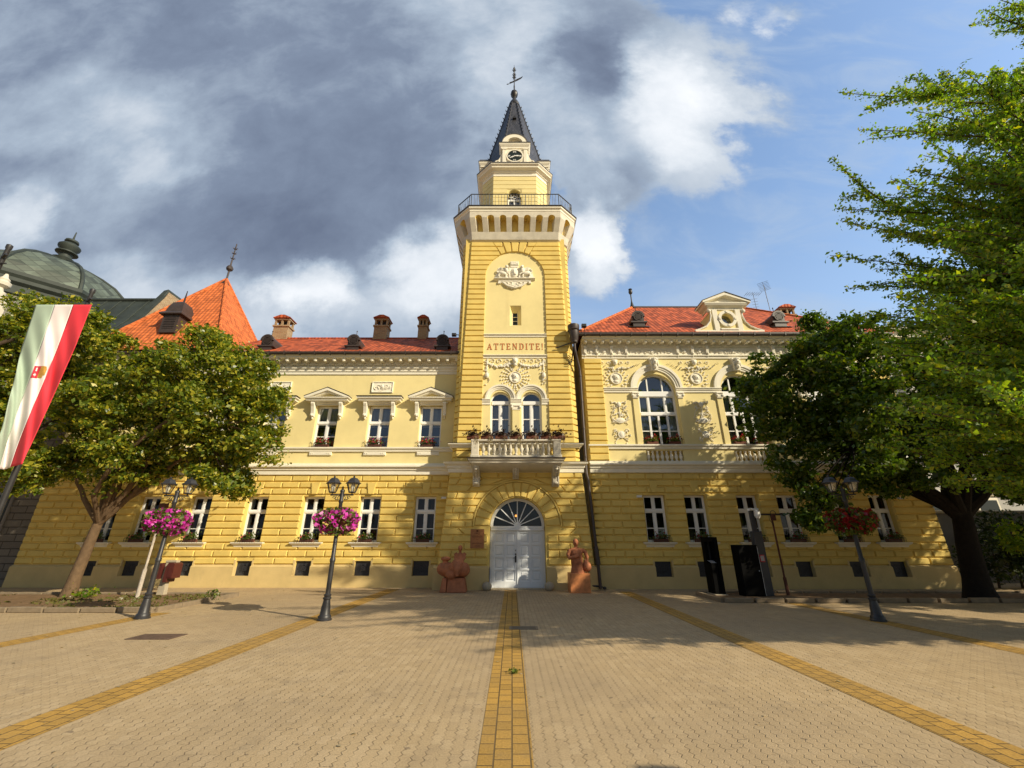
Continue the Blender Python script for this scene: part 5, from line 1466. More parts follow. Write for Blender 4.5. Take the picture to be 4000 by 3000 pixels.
# ---- gate, fanlight
q = MB(); y = YT + .45
q.ring(DC, DZS, 1.04, 1.155, y - .03, y + .1, 0, math.pi, 30)
q.bbox(DC - 1.14, DC + 1.14, y - .08, y + .1, 2.22, 2.30, .02); q.bbox(DC - 1.14, DC + 1.14, y - .05, y + .1, 2.30, 2.41, .02)
for s in (-1, 1): q.box(DC + s * 1.10 - .05, DC + s * 1.10 + .05, y - .03, y + .1, .03, 2.22)
for k in range(1, 8):
    t = math.pi * k / 8; a, b = (DC + .13 * math.cos(t), DZS + .02 + .13 * math.sin(t)), (DC + 1.05 * math.cos(t), DZS + 1.05 * math.sin(t))
    nx, nz = -math.sin(t) * .02, math.cos(t) * .02
    q.prism([(a[0] + nx, a[1] + nz), (b[0] + nx, b[1] + nz), (b[0] - nx, b[1] - nz), (a[0] - nx, a[1] - nz)], y - .01, y + .05)
q.ring(DC, DZS + .01, .0, .15, y - .02, y + .06, 0, math.pi, 14)
fan = q.build('fanlight', 'doorwhite', HALL)
q = MB(); q.add([(u, y + .06, v) for u, v in [(DC + 1.06 * math.cos(math.pi * k / 24), DZS + 1.06 * math.sin(math.pi * k / 24)) for k in range(25)]], [tuple(range(25))]); q.build('pane', 'darkglass', fan, world=False)
q = MB(); q.box(DC - 1.3, DC + 1.3, y + .9, y + .95, 0, 3.6); q.build('passage', 'dark', fan, world=False)
for s in (-1, 1):
    q = MB(); xa, xb = sorted((DC + s * .012, DC + s * 1.05))
    q.box(xa, xb, y + .04, y + .09, .03, 2.22)
    W_ = xb - xa; cols = [(xa, xa + .09), (xa + W_ / 2 - .05, xa + W_ / 2 + .05), (xb - .09, xb)]
    for a, b in cols: q.bbox(a, b, y - .0, y + .04, .03, 2.22, .006)
    rows = [(.03, .28), (.67, .75), (1.16, 1.24), (1.65, 1.73), (2.12, 2.22)]
    for (a, b), (c, d) in zip([(cols[0][1], cols[1][0]), (cols[1][1], cols[2][0])] * 1, [(0, 0)] * 2):
        for r0, r1 in rows: q.bbox(a, b, y + .001, y + .04, r0, r1, .006)
        for (r0, r1), (s0, s1) in zip(rows, rows[1:]): q.bbox(a + .05, b - .05, y + .018, y + .04, r1 + .05, s0 - .05, .015)
    leaf = q.build('door_leaf', 'doorwhite', HALL)
    if s < 0:
        h = MB(); h.lathe(DC - .08, y - .012, [(.02, .98), (.035, 1.0), (.035, 1.22), (.02, 1.25)], 8, sy=.4); h.tube([(DC - .08, y - .01, 1.17), (DC - .08, y - .06, 1.17), (DC - .19, y - .06, 1.15)], .014, 6)
        h.blob((DC - .08, y - .02, 1.30), .035); h.tube([(DC - .08, y - .02, 1.42), (DC - .08, y - .02, 1.47)], .015, 6); h.build('door_handle', 'iron', leaf, world=False)
    else:
        h = MB(); h.bbox(DC - .035, DC + .035, y - .03, y + .0, .03, 2.22, .01); h.build('cover_strip', 'doorwhite', leaf, world=False)
q = MB(); q.bbox(DC - 1.15, DC + 1.15, YT + .02, y + .1, 0, .03, .01); q.build('threshold', 'concrete', HALL)
lampi = thing('pendant_lamp', 'small lit amber lamp hanging in the passage behind the fanlight', 'lamp', (DC - .05, y + .45, 2.86))
q = MB(); q.tube([(0, 0, .1), (0, 0, .7)], .008, 5); q.lathe(0, 0, [(.02, .02), (.05, .06), (.03, .12)], 8); q.build('holder', 'dark', lampi)
q = MB(); q.blob((0, 0, 0), .055, 10, 8); q.build('bulb', 'lit', lampi)

# ---- balcony
BX0, BX1, BY = .17 - 1.93, .17 + 1.93, 17.2
q = MB()
q.mould([(BX0, YT), (BX0, BY), (BX1, BY), (BX1, YT)], [(-.3, 4.82), (0, 4.84), (0, 4.90), (.06, 4.94), (.06, 5.0), (.10, 5.02), (-.3, 5.03)])
q.box(BX0 + .02, BX1 - .02, BY + .02, YT, 4.86, 5.02)
for k in range(6):                                           # coved soffit
    a0, a1 = k / 6 * math.pi / 2, (k + 1) / 6 * math.pi / 2
    f_ = lambda a: (YT - (1 - math.sin(a)) * 0 - math.sin(a) * (YT - BY - .06), 4.86 - .26 * math.cos(a))
    (ya, za), (yb_, zb) = f_(a0), f_(a1)
    q.add([(BX0 + .06, ya, za), (BX1 - .06, ya, za), (BX1 - .06, yb_, zb), (BX0 + .06, yb_, zb)], [(0, 1, 2, 3)])
q.build('balcony_slab', 'stone', HALL)
q = MB(); q.mould([(BX0, YT), (BX0, BY), (BX1, BY), (BX1, YT)], [(-.1, 5.03), (.13, 5.03), (.13, 5.05), (-.1, 5.06)]); q.build('slab_flashing', 'brownmetal', HALL)
q = MB()
for x in (BX0 + .2, BX1 - .2):
    q.bbox(x - .16, x + .16, BY + .04, BY + .34, 5.06, 5.75, .02); q.bbox(x - .19, x + .19, BY + .02, BY + .37, 5.06, 5.18, .02)
q.bbox(BX0 + .36, BX1 - .36, BY + .08, BY + .28, 5.06, 5.16, .02); q.bbox(BX0 + .02, BX1 - .02, BY + .03, BY + .33, 5.75, 5.84, .02)
for x in (BX0 + .2, BX1 - .2): q.bbox(x - .08, x + .08, BY + .36, YT, 5.06, 5.16, .01); q.bbox(x - .12, x + .12, BY + .33, YT, 5.755, 5.835, .01)
q.build('balcony_parapet', 'stone', HALL)
for k in range(13):
    q = MB(); q.lathe(BX0 + .55 + k * (BX1 - BX0 - 1.1) / 12, BY + .18, [(r * 1.0, 5.16 + z * 1.18) for r, z in BAL], 10); q.build('baluster', 'stone', HALL, True)
for x in (BX0 + .2, BX1 - .2):
    for k in range(3):
        q = MB(); q.lathe(x, BY + .56 + k * .22, [(r, 5.16 + z * 1.18) for r, z in BAL], 8); q.build('baluster', 'stone', HALL, True)
for x, w_, z0 in ((BX0 + .24, .30, 3.98), (PC, .27, 4.30), (BX1 - .24, .30, 3.98)):
    q = MB(); big = z0 < 4.1; d = .85 if big else .7
    pr = [(0, 4.84), (d, 4.84), (d, 4.76), (d * .93, 4.62), (d * .62, 4.48 if big else 4.42), (d * .36, 4.40)] + ([(.30, 4.34), (.34, 4.20), (.28, 4.05), (.16, z0)] if big else [(.14, z0)]) + [(0, z0)]
    n = len(pr); vs = [(x - w_ / 2, YT - .05 - o, z) for o, z in pr] + [(x + w_ / 2, YT - .05 - o, z) for o, z in pr]
    q.add(vs, [tuple(range(n)), tuple(range(2 * n - 1, n - 1, -1))] + [(k, k + n, (k + 1) % n + n, (k + 1) % n) for k in range(n)])
    q.box(x - w_ / 2 - .03, x + w_ / 2 + .03, YT - d - .08, YT - .02, 4.80, 4.845)
    for s in (-1, 1):
        q.tube([(x + s * w_ * .36, YT - .07 - o, z) for o, z in pr[2:-1]], .022, 6)
        q.blob((x + s * w_ * .5, YT - d * .8, 4.70), (.03, .09, .09), 8, 6)
    for k in range(5): q.blob((x, YT - .08 - np.interp(4.72 - k * .09, [z for o, z in pr[1:-1]][::-1], [o for o, z in pr[1:-1]][::-1]), 4.72 - k * .09), (w_ * .28 - .012 * k, .035, .06), 8, 5)
    if big:
        q.blob((x, YT - .36, 4.12), (w_ * .38, .07, .08), 8, 5)
        for k in range(4): q.blob((x - w_ * .38 + k * w_ * .25, YT - .20, z0 + .03), (.04, .05, .04), 6, 5)
    q.build('console', 'stone', HALL, True)

# ---- downpipe with its bucket-shaped hopper
q = MB(); hx, hy = 3.02, YT - .25
q.lathe(hx, hy, [(.10, 10.75), (.16, 10.8), (.16, 10.9), (.20, 10.95), (.24, 11.4), (.30, 11.45), (.26, 11.5), (.29, 11.62), (.29, 11.72), (.25, 11.72), (.22, 11.5)], 16)
q.tube([(hx, hy, 10.8), (hx, hy, 10.45), (hx + .06, hy + .1, 10.2), (hx + .24, YT + .18, 9.6), (hx + .26, YT + .2, 9.3), (hx + .26, YT + .2, 4.6), (hx + .30, YT + .1, 4.3), (hx + .44, YT - .12, 1.0), (hx + .46, YT - .2, .05)], .065, 10)
for z in (9.2, 7.9, 6.6, 5.3): q.tube([(hx + .26, YT + .2, z), (hx + .26, YT + .2, z + .05)], .085, 10)
q.tube([(hx + .41, YT - .05, 1.6), (hx + .445, YT - .14, .92)], .10, 10)
q.build('downpipe', 'brownmetal', HALL, True)
q = MB()                                                      # bracket arms that stay the hopper
q.tube([(hx - .9, YT - .05, 10.6), (hx, hy, 10.85)], .03, 6); q.tube([(hx - .15, YT + .0, 9.85), (hx - .05, hy, 10.6)], .03, 6)
for k in range(5): q.tube([(hx - .16, YT - .02, 9.7 + k * .1), (hx - .32, YT - .1, 9.8 + k * .1)], .018, 5)
q.build('hopper_bracket', 'iron', HALL)
q = MB(); q.tube([(hx + .12, YT - .1, .16), (hx + .55, YT - .18, .12)], .04, 6); q.blob((hx + .62, YT - .2, .08), (.08, .06, .06)); q.build('pipe_shoe', 'dark', HALL)

# ================================================================== neighbours
DB = thing('domed_building', 'grey stone building with a green scaled dome and urn finial beside the orange roofed pavilion', 'building', (-36.6, 28, 0), worldparts=True)
q = MB(); q.box(-50, -21.4, 19.5, 40, 0, 11.6); q.build('wall', 'greyrust', DB)
q = MB(); q.mould([(-50, 19.5), (-21.4, 19.5)], [(0, 11.2), (.1, 11.25), (.1, 11.5), (.4, 11.7), (.4, 11.85), (0, 11.9)]); q.mould([(-50, 19.5), (-21.4, 19.5)], [(0, 4.6), (.15, 4.65), (.15, 4.95), (0, 5)]); q.build('cornice', 'greywall', DB)
for x in (-23.2, -26.6, -30, -33.4):
    q = MB(); q.bbox(x - .6, x + .6, 19.42, 19.5, 1.6, 3.9, .03); w_ = q.build('window', 'greywall', DB)
    q = MB(); q.box(x - .48, x + .48, 19.40, 19.46, 1.72, 3.78); q.build('pane', 'clockface', w_, world=False)
dx, dy = -36.6, 28
q = MB(); q.lathe(dx, dy, [(5.2, 11), (5.2, 18.2)], 8, math.pi / 8); q.build('drum', 'greywall', DB)
q = MB(); q.lathe(dx, dy, [(5.2, 17.4), (5.35, 17.5), (5.35, 18.1), (5.6, 18.3), (5.6, 18.55), (5.75, 18.75), (5.75, 19.0), (5.2, 19.1)], 8, math.pi / 8); q.build('drum_cornice', 'copperpatina', DB)
DP = [(5.35, 19.0), (5.3, 19.6), (5.05, 20.4), (4.55, 21.2), (3.8, 21.95), (2.85, 22.55), (1.8, 23.05), (.8, 23.45), (.6, 23.6)]
q = MB(); q.lathe(0, 0, DP, 8, math.pi / 8); q.build('dome', 'scales', DB, loc=(dx, dy, -.5))
q = MB()
for j in range(8):
    t = 2 * math.pi * j / 8 + math.pi / 8; q.tube([(dx + r * math.cos(t), dy + r * math.sin(t), z - .48) for r, z in DP[:-1]], .13, 6)
q.build('dome_rib', 'copperpatina', DB)
q = MB(); dzf = -.35; q.lathe(dx, dy, [(r * .82, 23.5 + (z - 23.5) * .85 + dzf) for r, z in [(.75, 23.4), (.9, 23.7), (.55, 23.9), (.45, 24.2), (.5, 24.35), (.85, 24.42), (.85, 24.52), (.5, 24.6), (.55, 24.75), (.82, 25.0), (.85, 25.25), (.6, 25.5), (.35, 25.6), (.55, 25.75), (.5, 25.95), (.25, 26.05), (.08, 26.2), (.04, 27.0)]], 14); q.build('finial', 'copperpatina', DB, True)
q = MB(); q.lathe(-31.9, 22.0, [(.36, 16.0), (.36, 16.3), (.2, 16.4), (.15, 16.6), (.38, 16.75), (.42, 16.95), (.25, 17.1), (.28, 17.2), (.14, 17.35), (.07, 17.6)], 12); q.box(-32.3, -31.5, 21.6, 22.4, 11, 16.05); q.build('urn', 'stone', DB, True)
MB_ = thing('mansard_building', 'house with a dark green sheet metal mansard roof beside the dome', 'building', (-27, 26, 0), worldparts=True)
q = MB(); prof = [(21.6, 12.5), (23.2, 14.9), (24.15, 16.9), (24.3, 17.15), (28, 17.3), (28, 12.5)]
vs = [(-31.5, a, b) for a, b in prof] + [(-23.7, a, b) for a, b in prof]; n = len(prof)
q.add(vs, [tuple(range(n)), tuple(range(2 * n - 1, n - 1, -1))] + [(k, k + n, (k + 1) % n + n, (k + 1) % n) for k in range(n)])
for k in range(9):
    x = -31.2 + k * .95; q.tube([(x, a, b + .02) for a, b in prof[:5]], .035, 5)
q.tube([(-31.5, 24.25, 17.15), (-23.7, 24.25, 17.15)], .12, 6); q.build('mansard_roof', 'copperpatina', MB_)
q = MB(); pr2 = [(21.3, 11.8), (23.0, 15.0), (23.95, 17.1), (24.1, 17.65), (28.3, 17.65), (28.3, 11.8)]
vs = [(-23.68, a, b) for a, b in pr2] + [(-23.3, a, b) for a, b in pr2]
q.add(vs, [tuple(range(n)), tuple(range(2 * n - 1, n - 1, -1))] + [(k, k + n, (k + 1) % n + n, (k + 1) % n) for k in range(n)]); q.build('firewall', 'brick', MB_)
q = MB(); q.box(-31.5, -23.7, 22.2, 28, 11.5, 12.6); q.build('wall', 'greywall', MB_)
q = MB(); q.tube([(-23.49, a, b + .03) for a, b in pr2[:5]], .22, 4); q.build('verge_flashing', 'copperpatina', MB_)
WB = thing('pale_building', 'pale rendered block seen through the trees behind the end of the town hall', 'building', (36, 30, 0), worldparts=True)
q = MB(); q.box(22, 70, 28, 45, 0, 16.6); q.build('wall', 'whitewall', WB)
q = MB(); q.mould([(22, 45), (22, 28), (70, 28)], [(0, 16.1), (.2, 16.2), (.2, 16.5), (.5, 16.7), (.5, 16.95), (0, 17)]); q.mould([(22, 45), (22, 28), (70, 28)], [(0, 4.6), (.15, 4.65), (.15, 4.9), (0, 4.95)]); q.build('cornice', 'trim', WB)
for z in (2.0, 6.6, 11.2):
    for k in range(8):
        x = 24.5 + k * 3.2
        q = MB(); q.bbox(x - .75, x + .75, 27.93, 28, z - .1, z + 2.5, .03); w_ = q.build('window', 'trim', WB)
        q = MB(); q.box(x - .6, x + .6, 27.91, 27.96, z, z + 2.35); q.build('pane', 'clockface', w_, world=False)
gw = thing('garden_wall', 'grey rendered wall with a coping beside the end of the town hall', 'wall', (24, 21.5, 0), worldparts=True)
q = MB(); q.box(18.6, 40, 21.4, 21.7, 0, 3.1); q.build('wall_face', 'greywall', gw); q = MB(); q.bbox(18.5, 40, 21.3, 21.8, 3.1, 3.24, .03); q.build('coping', 'concrete', gw)

# ================================================================== things on the square
LAMPG = 'lamp posts with twin lanterns on the square'
def make_lamp():
    t = thing('street_lamp', 'black twin lantern lamp post with a pink flower basket, in front of the left wing', 'street lamp', (0, 0, 0), LAMPG)
    q = MB(); q.lathe(0, 0, [(.17, 0), (.17, .03), (.15, .05), (.15, .09), (.125, .12), (.115, .14), (.10, .30), (.075, .44), (.095, .455), (.095, .49), (.07, .51), (.085, .53), (.085, .555), (.058, .58), (.055, 1.28), (.066, 1.29), (.066, 1.36), (.05, 1.38), (.045, 2.70), (.06, 2.72), (.06, 2.76), (.05, 2.78), (.05, 2.98), (.06, 2.99), (.055, 3.03), (.02, 3.06), (.03, 3.09), (.005, 3.13)], 16)
    q.build('post', 'iron', t, True)
    q = MB(); q.tube([(-.30, 0, 2.905), (.30, 0, 2.905)], .02, 8)
    for s in (-1, 1):
        q.tube([(s * (.06 + .11 * k / 11 + .03 * math.sin(k)), 0, 2.88 - .10 * math.sin(math.pi * k / 11)) for k in range(12)], .01, 5)
        swirl(q, s * .19, 2.83, .045, 0, 1.2, s, t=.01); q.tube([(s * .26, 0, 2.90), (s * .26, 0, 2.97)], .016, 6)
    q.build('crossarm', 'iron', t)
    for s in (-1, 1):
        x = s * .26
        q = MB()
        q.lathe(x, 0, [(.205, 3.195), (.21, 3.21), (.165, 3.235), (.13, 3.30), (.09, 3.335), (.04, 3.35), (.02, 3.355), (.03, 3.375), (.012, 3.40)], 6)
        q.lathe(x, 0, [(.085, 2.955), (.10, 2.965), (.10, 2.985), (.06, 2.99)], 6)
        for k in range(6):
            a = k * math.pi / 3; q.tube([(x + .09 * math.cos(a), .09 * math.sin(a), 2.975), (x + .17 * math.cos(a), .17 * math.sin(a), 3.2)], .010, 4)
        l = q.build('lantern', 'iron', t)
        q = MB(); vs = []
        for z, r in ((2.985, .088), (3.195, .163)): vs += [(x + r * math.cos(k * math.pi / 3), r * math.sin(k * math.pi / 3), z) for k in range(6)]
        q.add(vs, [(k, (k + 1) % 6, 6 + (k + 1) % 6, 6 + k) for k in range(6)]); q.build('pane', 'lantern_glass', l)
        q = MB(); q.lathe(x, 0, [(.03, 2.99), (.035, 3.03), (.045, 3.05), (.055, 3.08), (.055, 3.16), (.03, 3.18)], 10); q.build('bulb', 'bulb', l, True)
    return t
lamp = make_lamp(); lamp.location = (-4.48, 11.26, 0)
again(lamp, 'black twin lantern lamp post with a pink basket, at the kerb corner', (-9.02, 11.5, 0), R(8))
again(lamp, 'black twin lantern lamp post with a dark red flower basket, shaded by trees', (8.65, 11.15, 0), R(-4))
again(lamp, 'black twin lantern lamp post half hidden behind the thick trunk on the right', (17.2, 13.2, 0), R(-6))
again(lamp, 'black twin lantern lamp post with a pink basket, nearest the viewer', (5.75, .95, 0), R(10))
def make_basket(petal, label, seed, n=540):
    t = thing('flower_basket', label, 'flower basket', (0, 0, 0), 'flower baskets on the lamp posts')
    r = np.random.default_rng(seed)
    q = MB(); q.lathe(0, 0, [(.06, 2.12), (.16, 2.14), (.30, 2.24), (.34, 2.34), (.06, 2.34)], 14); q.build('bowl', 'trough', t)
    def cloud(n, k):
        a = r.uniform(0, 2 * math.pi, n); u = r.uniform(-1, 1, n)
        lump = 1 + .13 * np.sin(a * 3 + seed) + .09 * np.sin(a * 7 + u * 2)
        R_ = (.50 * np.sqrt(np.clip(1 - u ** 2 * .92, .05, 1))) * lump * (1 - k * r.uniform(0, 1, n) ** 2)
        z = 2.27 + .27 * u - .06 * (np.sin(a * 5) > .4) * (u < -.2)
        return np.stack([R_ * np.cos(a), R_ * np.sin(a), z + r.normal(0, .02, n)], 1)
    leaves('foliage', cloud(1300, .22), .075, 'herb', t, world=False)
    leaves('flowers', cloud(n, .08), .08, petal, t, world=False, aspect=.95, up=.1)
    d = cloud(120, .1); d[:, 2] = 2.0 - r.uniform(0, .1, 120); d[:, :2] *= .8
    leaves('trailing_stems', d, .06, 'herb', t, world=False)
    return t
b1 = make_basket('pink', 'round basket of bright pink petunias on the lamp post in front of the left wing', 3); b1.location = (-4.48, 11.26, 0)
b2 = again(b1, 'round basket of bright pink petunias on the lamp post by the left bed', (-9.02, 11.5, 0), R(130))
b3 = make_basket('red', 'round basket of dark red flowers on the shaded lamp post at the right', 5, 520); b3.location = (8.65, 11.15, 0)
again(b1, 'round basket of pink petunias on the lamp post nearest the viewer', (5.75, .95, 0), R(70))

# ---- sculptures
st = thing('sculpture', 'bulky terracotta sculpture of a small seated figure on a rounded mass, left of the gate', 'sculpture', (-2.23, 17.5, 0))
organic('figure', [
    ('e', (-.22, 0, .77), (.41, .36, .27)), ('e', (.25, 0, .77), (.37, .36, .28)), ('e', (.40, -.12, .78), (.22, .24, .26)), ('e', (-.46, -.05, .80), (.20, .24, .22)), ('e', (-.08, -.25, .62), (.22, .16, .18)), ('e', (-.05, -.28, .86), (.14, .10, .16)),
    ('c', [(-.34, 0, .98), (-.36, 0, 1.10)], [.11, .10]), ('e', (-.34, 0, 1.16), (.20, .17, .085)),
    ('e', (.15, -.1, 1.02), (.24, .22, .14)), ('c', [(.05, -.26, 1.0), (.12, -.36, .80), (.17, -.38, .56)], [.13, .10, .06]), ('c', [(.27, -.24, 1.0), (.20, -.36, .82), (.18, -.38, .60)], [.11, .09, .05]),
    ('c', [(.21, -.02, 1.05), (.21, -.02, 1.22), (.21, -.02, 1.36)], [.15, .165, .125]),
    ('c', [(.08, -.02, 1.34), (.02, -.06, 1.2), (.06, -.14, 1.12), (.24, -.17, 1.13)], [.055, .05, .045, .04]), ('c', [(.34, -.02, 1.34), (.40, -.06, 1.2), (.35, -.14, 1.12), (.16, -.17, 1.13)], [.055, .05, .045, .04]),
    ('c', [(.21, -.02, 1.34), (.21, -.03, 1.47)], [.06, .045]), ('e', (.21, -.04, 1.545), (.09, .10, .115)), ('e', (.21, -.12, 1.51), (.02, .02, .03))], 'terracotta', st, .018, 2)
q = MB()
for s in (-1, 1): q.prism([(.21 + s * .11, 1.36), (.21 + s * .15, 1.40), (.21 + s * .25, 1.33), (.21 + s * .19, 1.25)], .0, .05); q.build('wing', 'terracotta', st); q = MB()
q = MB()
for xa, xb, xc, xd in ((-.48, -.235, -.40, -.225), (-.215, .52, -.205, .43)):
    v = [(xa, -.34, .0), (xb, -.36, .0), (xb, .3, 0), (xa, .3, 0), (xc, -.26, .5), (xd, -.28, .5), (xd, .24, .5), (xc, .24, .5)]
    q.add(v, [(0, 3, 2, 1), (4, 5, 6, 7), (0, 1, 5, 4), (1, 2, 6, 5), (2, 3, 7, 6), (3, 0, 4, 7)])
o = q.build('base', 'terracotta', st); bv = o.modifiers.new('b', 'BEVEL'); bv.width = .04; bv.segments = 3
st = thing('sculpture', 'terracotta woman holding a jug on a square orange granite plinth, right of the gate', 'sculpture', (2.54, 17.4, 0))
organic('figure', [
    ('c', [(-.02, 0, .66), (-.02, 0, .82), (-.02, 0, 1.0)], [.29, .26, .225]), ('c', [(-.03, 0, 1.02), (-.03, 0, 1.2), (-.04, 0, 1.38), (-.05, 0, 1.52)], [.235, .225, .235, .17]),
    ('e', (-.05, 0, 1.46), (.30, .14, .12)), ('e', (-.13, -.13, 1.36), (.09, .08, .08)), ('e', (.05, -.13, 1.36), (.09, .08, .08)),
    ('c', [(-.28, 0, 1.48), (-.36, -.02, 1.32), (-.33, -.1, 1.19), (-.14, -.21, 1.23), (.02, -.23, 1.27)], [.09, .085, .075, .055, .045]),
    ('c', [(.18, 0, 1.48), (.31, -.02, 1.40), (.36, -.04, 1.2), (.33, -.08, 1.04)], [.09, .08, .07, .045]),
    ('c', [(-.05, 0, 1.5), (-.05, -.01, 1.64)], [.075, .06]), ('e', (-.05, -.02, 1.75), (.115, .12, .145)), ('e', (-.05, -.13, 1.72), (.025, .03, .04))], 'terracotta', st, .018, 2)
q = MB(); q.lathe(0, 0, [(.03, -.2), (.12, -.15), (.165, -.05), (.16, .05), (.12, .14), (.06, .19), (.05, .24)], 16)
o = q.build('jug', 'terracotta', st, True, loc=(.32, -.1, .90)); o.rotation_euler = (0, R(-14), 0)
q = MB(); q.lathe(-.02, 0, [(.225, .995), (.25, .99), (.25, 1.02), (.22, 1.03)], 20); q.build('waistband', 'terracotta', st)
q = MB(); q.bbox(-.38, .38, -.36, .36, 0, .67, .015); q.build('plinth', 'plinthorange', st)
for x, lab in ((-.98, 'weathered stone ball at the left foot of the white gate'), (1.46, 'weathered stone ball at the right foot of the white gate')):
    q = MB(); q.blob((0, 0, .15), (.19, .18, .17), 18, 12); o = q.build('guard_stone', 'concrete', None, True, loc=(x, 17.98, 0)); tag(o, lab, 'guard stone', 'stone balls guarding the gate')

# ---- plaque beside the gate
pl = thing('plaque', 'copper coloured town plaque with engraved lettering on the wall left of the gate', 'sign', (-1.43, YT - .06, 1.9))
q = MB(); q.bbox(-.28, .28, -.03, .0, -.37, .37, .008); q.build('plate', 'copper', pl)
lines = [('ГРАД', .085, .17), ('КИКИНДА', .085, .06), ('NAGYKIKINDA', .062, -.20), ('VÁROS', .07, -.30)]
join_text('engraved_lettering', [(t_, s_, 0, -.032, z_, .003) for t_, s_, z_ in lines], 'engrave', pl, False)
q = MB(); q.box(-.05, .05, -.036, -.03, -.03, -.02); q.box(-.22, .22, -.036, -.03, .285, .29); q.prism([(-.04, .27), (.04, .27), (.04, .33), (-.04, .33)], -.036, -.03); q.box(-.2, .2, -.036, -.03, .03, .036); q.build('engraved_emblem', 'engrave', pl)

# ---- payment kiosk, cabinet, camera mast, barrier post on the right bed
k_ = thing('payment_kiosk', 'black payment kiosk with a recessed opening standing at the end of the right kerb', 'kiosk', (7.14, 16.1, .07), 'black cabinets on the right kerb')
q = MB(); q.bbox(-.17, .06, -.26, .3, 0, 1.0, .01); q.bbox(.06, .17, -.3, .3, 0, 1.86, .01); q.bbox(-.17, .06, -.26, .3, 1.70, 1.86, .01); q.box(-.17, -.06, .05, .3, 1.0, 1.70); k_b = q.build('housing', 'black', k_)
q = MB(); q.box(-.06, .06, .16, .2, 1.0, 1.70); q.build('screen_panel', 'dark', k_); q = MB(); q.add([(-.15, -.24, 1.005), (.05, -.24, 1.005), (.05, .05, 1.08), (-.15, .05, 1.08)], [(0, 1, 2, 3)]); q.build('keypad_ledge', 'paper', k_)
q = MB(); q.bbox(-.22, .22, -.36, .36, -.02, .025, .01); q.build('footing', 'concrete', k_)
c_ = thing('cabinet', 'tall plain black steel cabinet beside the grey camera mast', 'cabinet', (8.11, 15.6, .07), 'black cabinets on the right kerb')
q = MB(); q.bbox(-.34, .34, -.2, .25, 0, 1.60, .012); q.build('body', 'black', c_); q = MB(); q.bbox(-.32, .32, -.215, -.2, .04, 1.56, .006); d_ = q.build('door', 'black', c_)
q = MB(); q.blob((.26, -.225, .78), .018); q.build('lock', 'cameraw', d_); q = MB(); q.box(.345, .352, -.2, .24, .02, 1.55); q.build('edge_strip', 'cameraw', c_)
m_ = thing('camera_mast', 'dark grey steel mast with a red framed notice beside the black cabinet', 'mast', (8.62, 15.6, .07))
q = MB(); q.bbox(-.15, .17, -.1, .12, 0, 2.05, .012); q.build('column', 'greybox', m_); q = MB(); q.bbox(-.07, .07, -.03, .08, 2.05, 2.78, .01); q.build('upper_column', 'greybox', m_)
q = MB(); q.bbox(-.09, .07, -.12, -.1, 1.05, 1.28, .004); s_ = q.build('notice_frame', 'redframe', m_); q = MB(); q.box(-.07, .05, -.125, -.119, 1.08, 1.25); q.build('notice', 'paper', s_)
d = thing('security_camera', 'white dome camera on top of the grey mast beside the black cabinet', 'security camera', (8.66, 15.5, 2.62), 'security cameras')
q = MB(); q.lathe(.08, -.02, [(.02, .20), (.10, .18), (.105, .02), (.10, -.0)], 16); q.build('housing', 'cameraw', d, True)
q = MB(); q.blob((.08, -.02, -.0), (.088, .088, .10), 16, 10); q.build('dome', 'cameraw', d, True)
q = MB(); q.lathe(.08, -.02, [(.03, -.1), (.045, -.085), (.06, -.06)], 12); q.build('lens', 'dark', d)
q = MB(); q.bbox(-.10, .16, -.03, .05, .20, .27, .01); q.build('bracket', 'cameraw', d)
q = MB(); q.tube([(-.26, -.12, .22), (-.08, .0, .24)], [.045, .045], 10); q.build('bullet_body', 'cameraw', d)
p_ = thing('barrier_post', 'rusty thin post with a crossbar and junction box, right of the camera mast', 'post', (9.42, 15.8, .07))
q = MB(); q.tube([(0, 0, 0), (0, 0, .55)], .055, 8); q.tube([(0, 0, .5), (0, 0, 2.65)], .033, 8); q.build('pole', 'rusty', p_)
q = MB(); q.bbox(-.36, .36, -.03, .03, 2.60, 2.66, .008); q.build('crossbar', 'dark', p_); q = MB(); q.bbox(-.02, .12, -.07, .05, 2.42, 2.64, .01); q.build('junction_box', 'rusty', p_)
q = MB(); q.tube([(.05 + .1 * math.cos(a * .6), -.05, 2.66 + .1 * math.sin(a * .6)) for a in range(7)], .012, 5); q.tube([(-.1, -.04, 2.6), (-.13, -.05, 2.45), (-.02, -.05, 2.28)], .01, 5); q.build('cable', 'dark', p_)
for (x, y, z, lab, fl) in ((5.45, YR - .1, 3.62, 'white bullet camera on the wall left of the first ground window of the right wing', 1), (-2.98, YL - .1, 3.62, 'white box camera on the left wing wall next to the tower', -1), (16.75, YR - .1, 3.55, 'white bullet camera on the wall by the last ground window before the thick trunk', 1)):
    d = thing('security_camera', lab, 'security camera', (x, y, z), 'security cameras')
    q = MB(); q.bbox(-.05 * fl, .17, -.13, -.05, -.05, .04, .012) if fl > 0 else q.bbox(-.17, .05, -.13, -.05, -.05, .04, .012); q.build('body', 'cameraw', d)
    q = MB(); q.tube([(0, .06, 0), (0, -.06, 0)], .025, 8); q.build('bracket', 'cameraw', d)
    q = MB(); q.tube([(.17 * fl, -.09, 0), (.185 * fl, -.09, 0)], .028, 8); q.build('lens', 'dark', d)

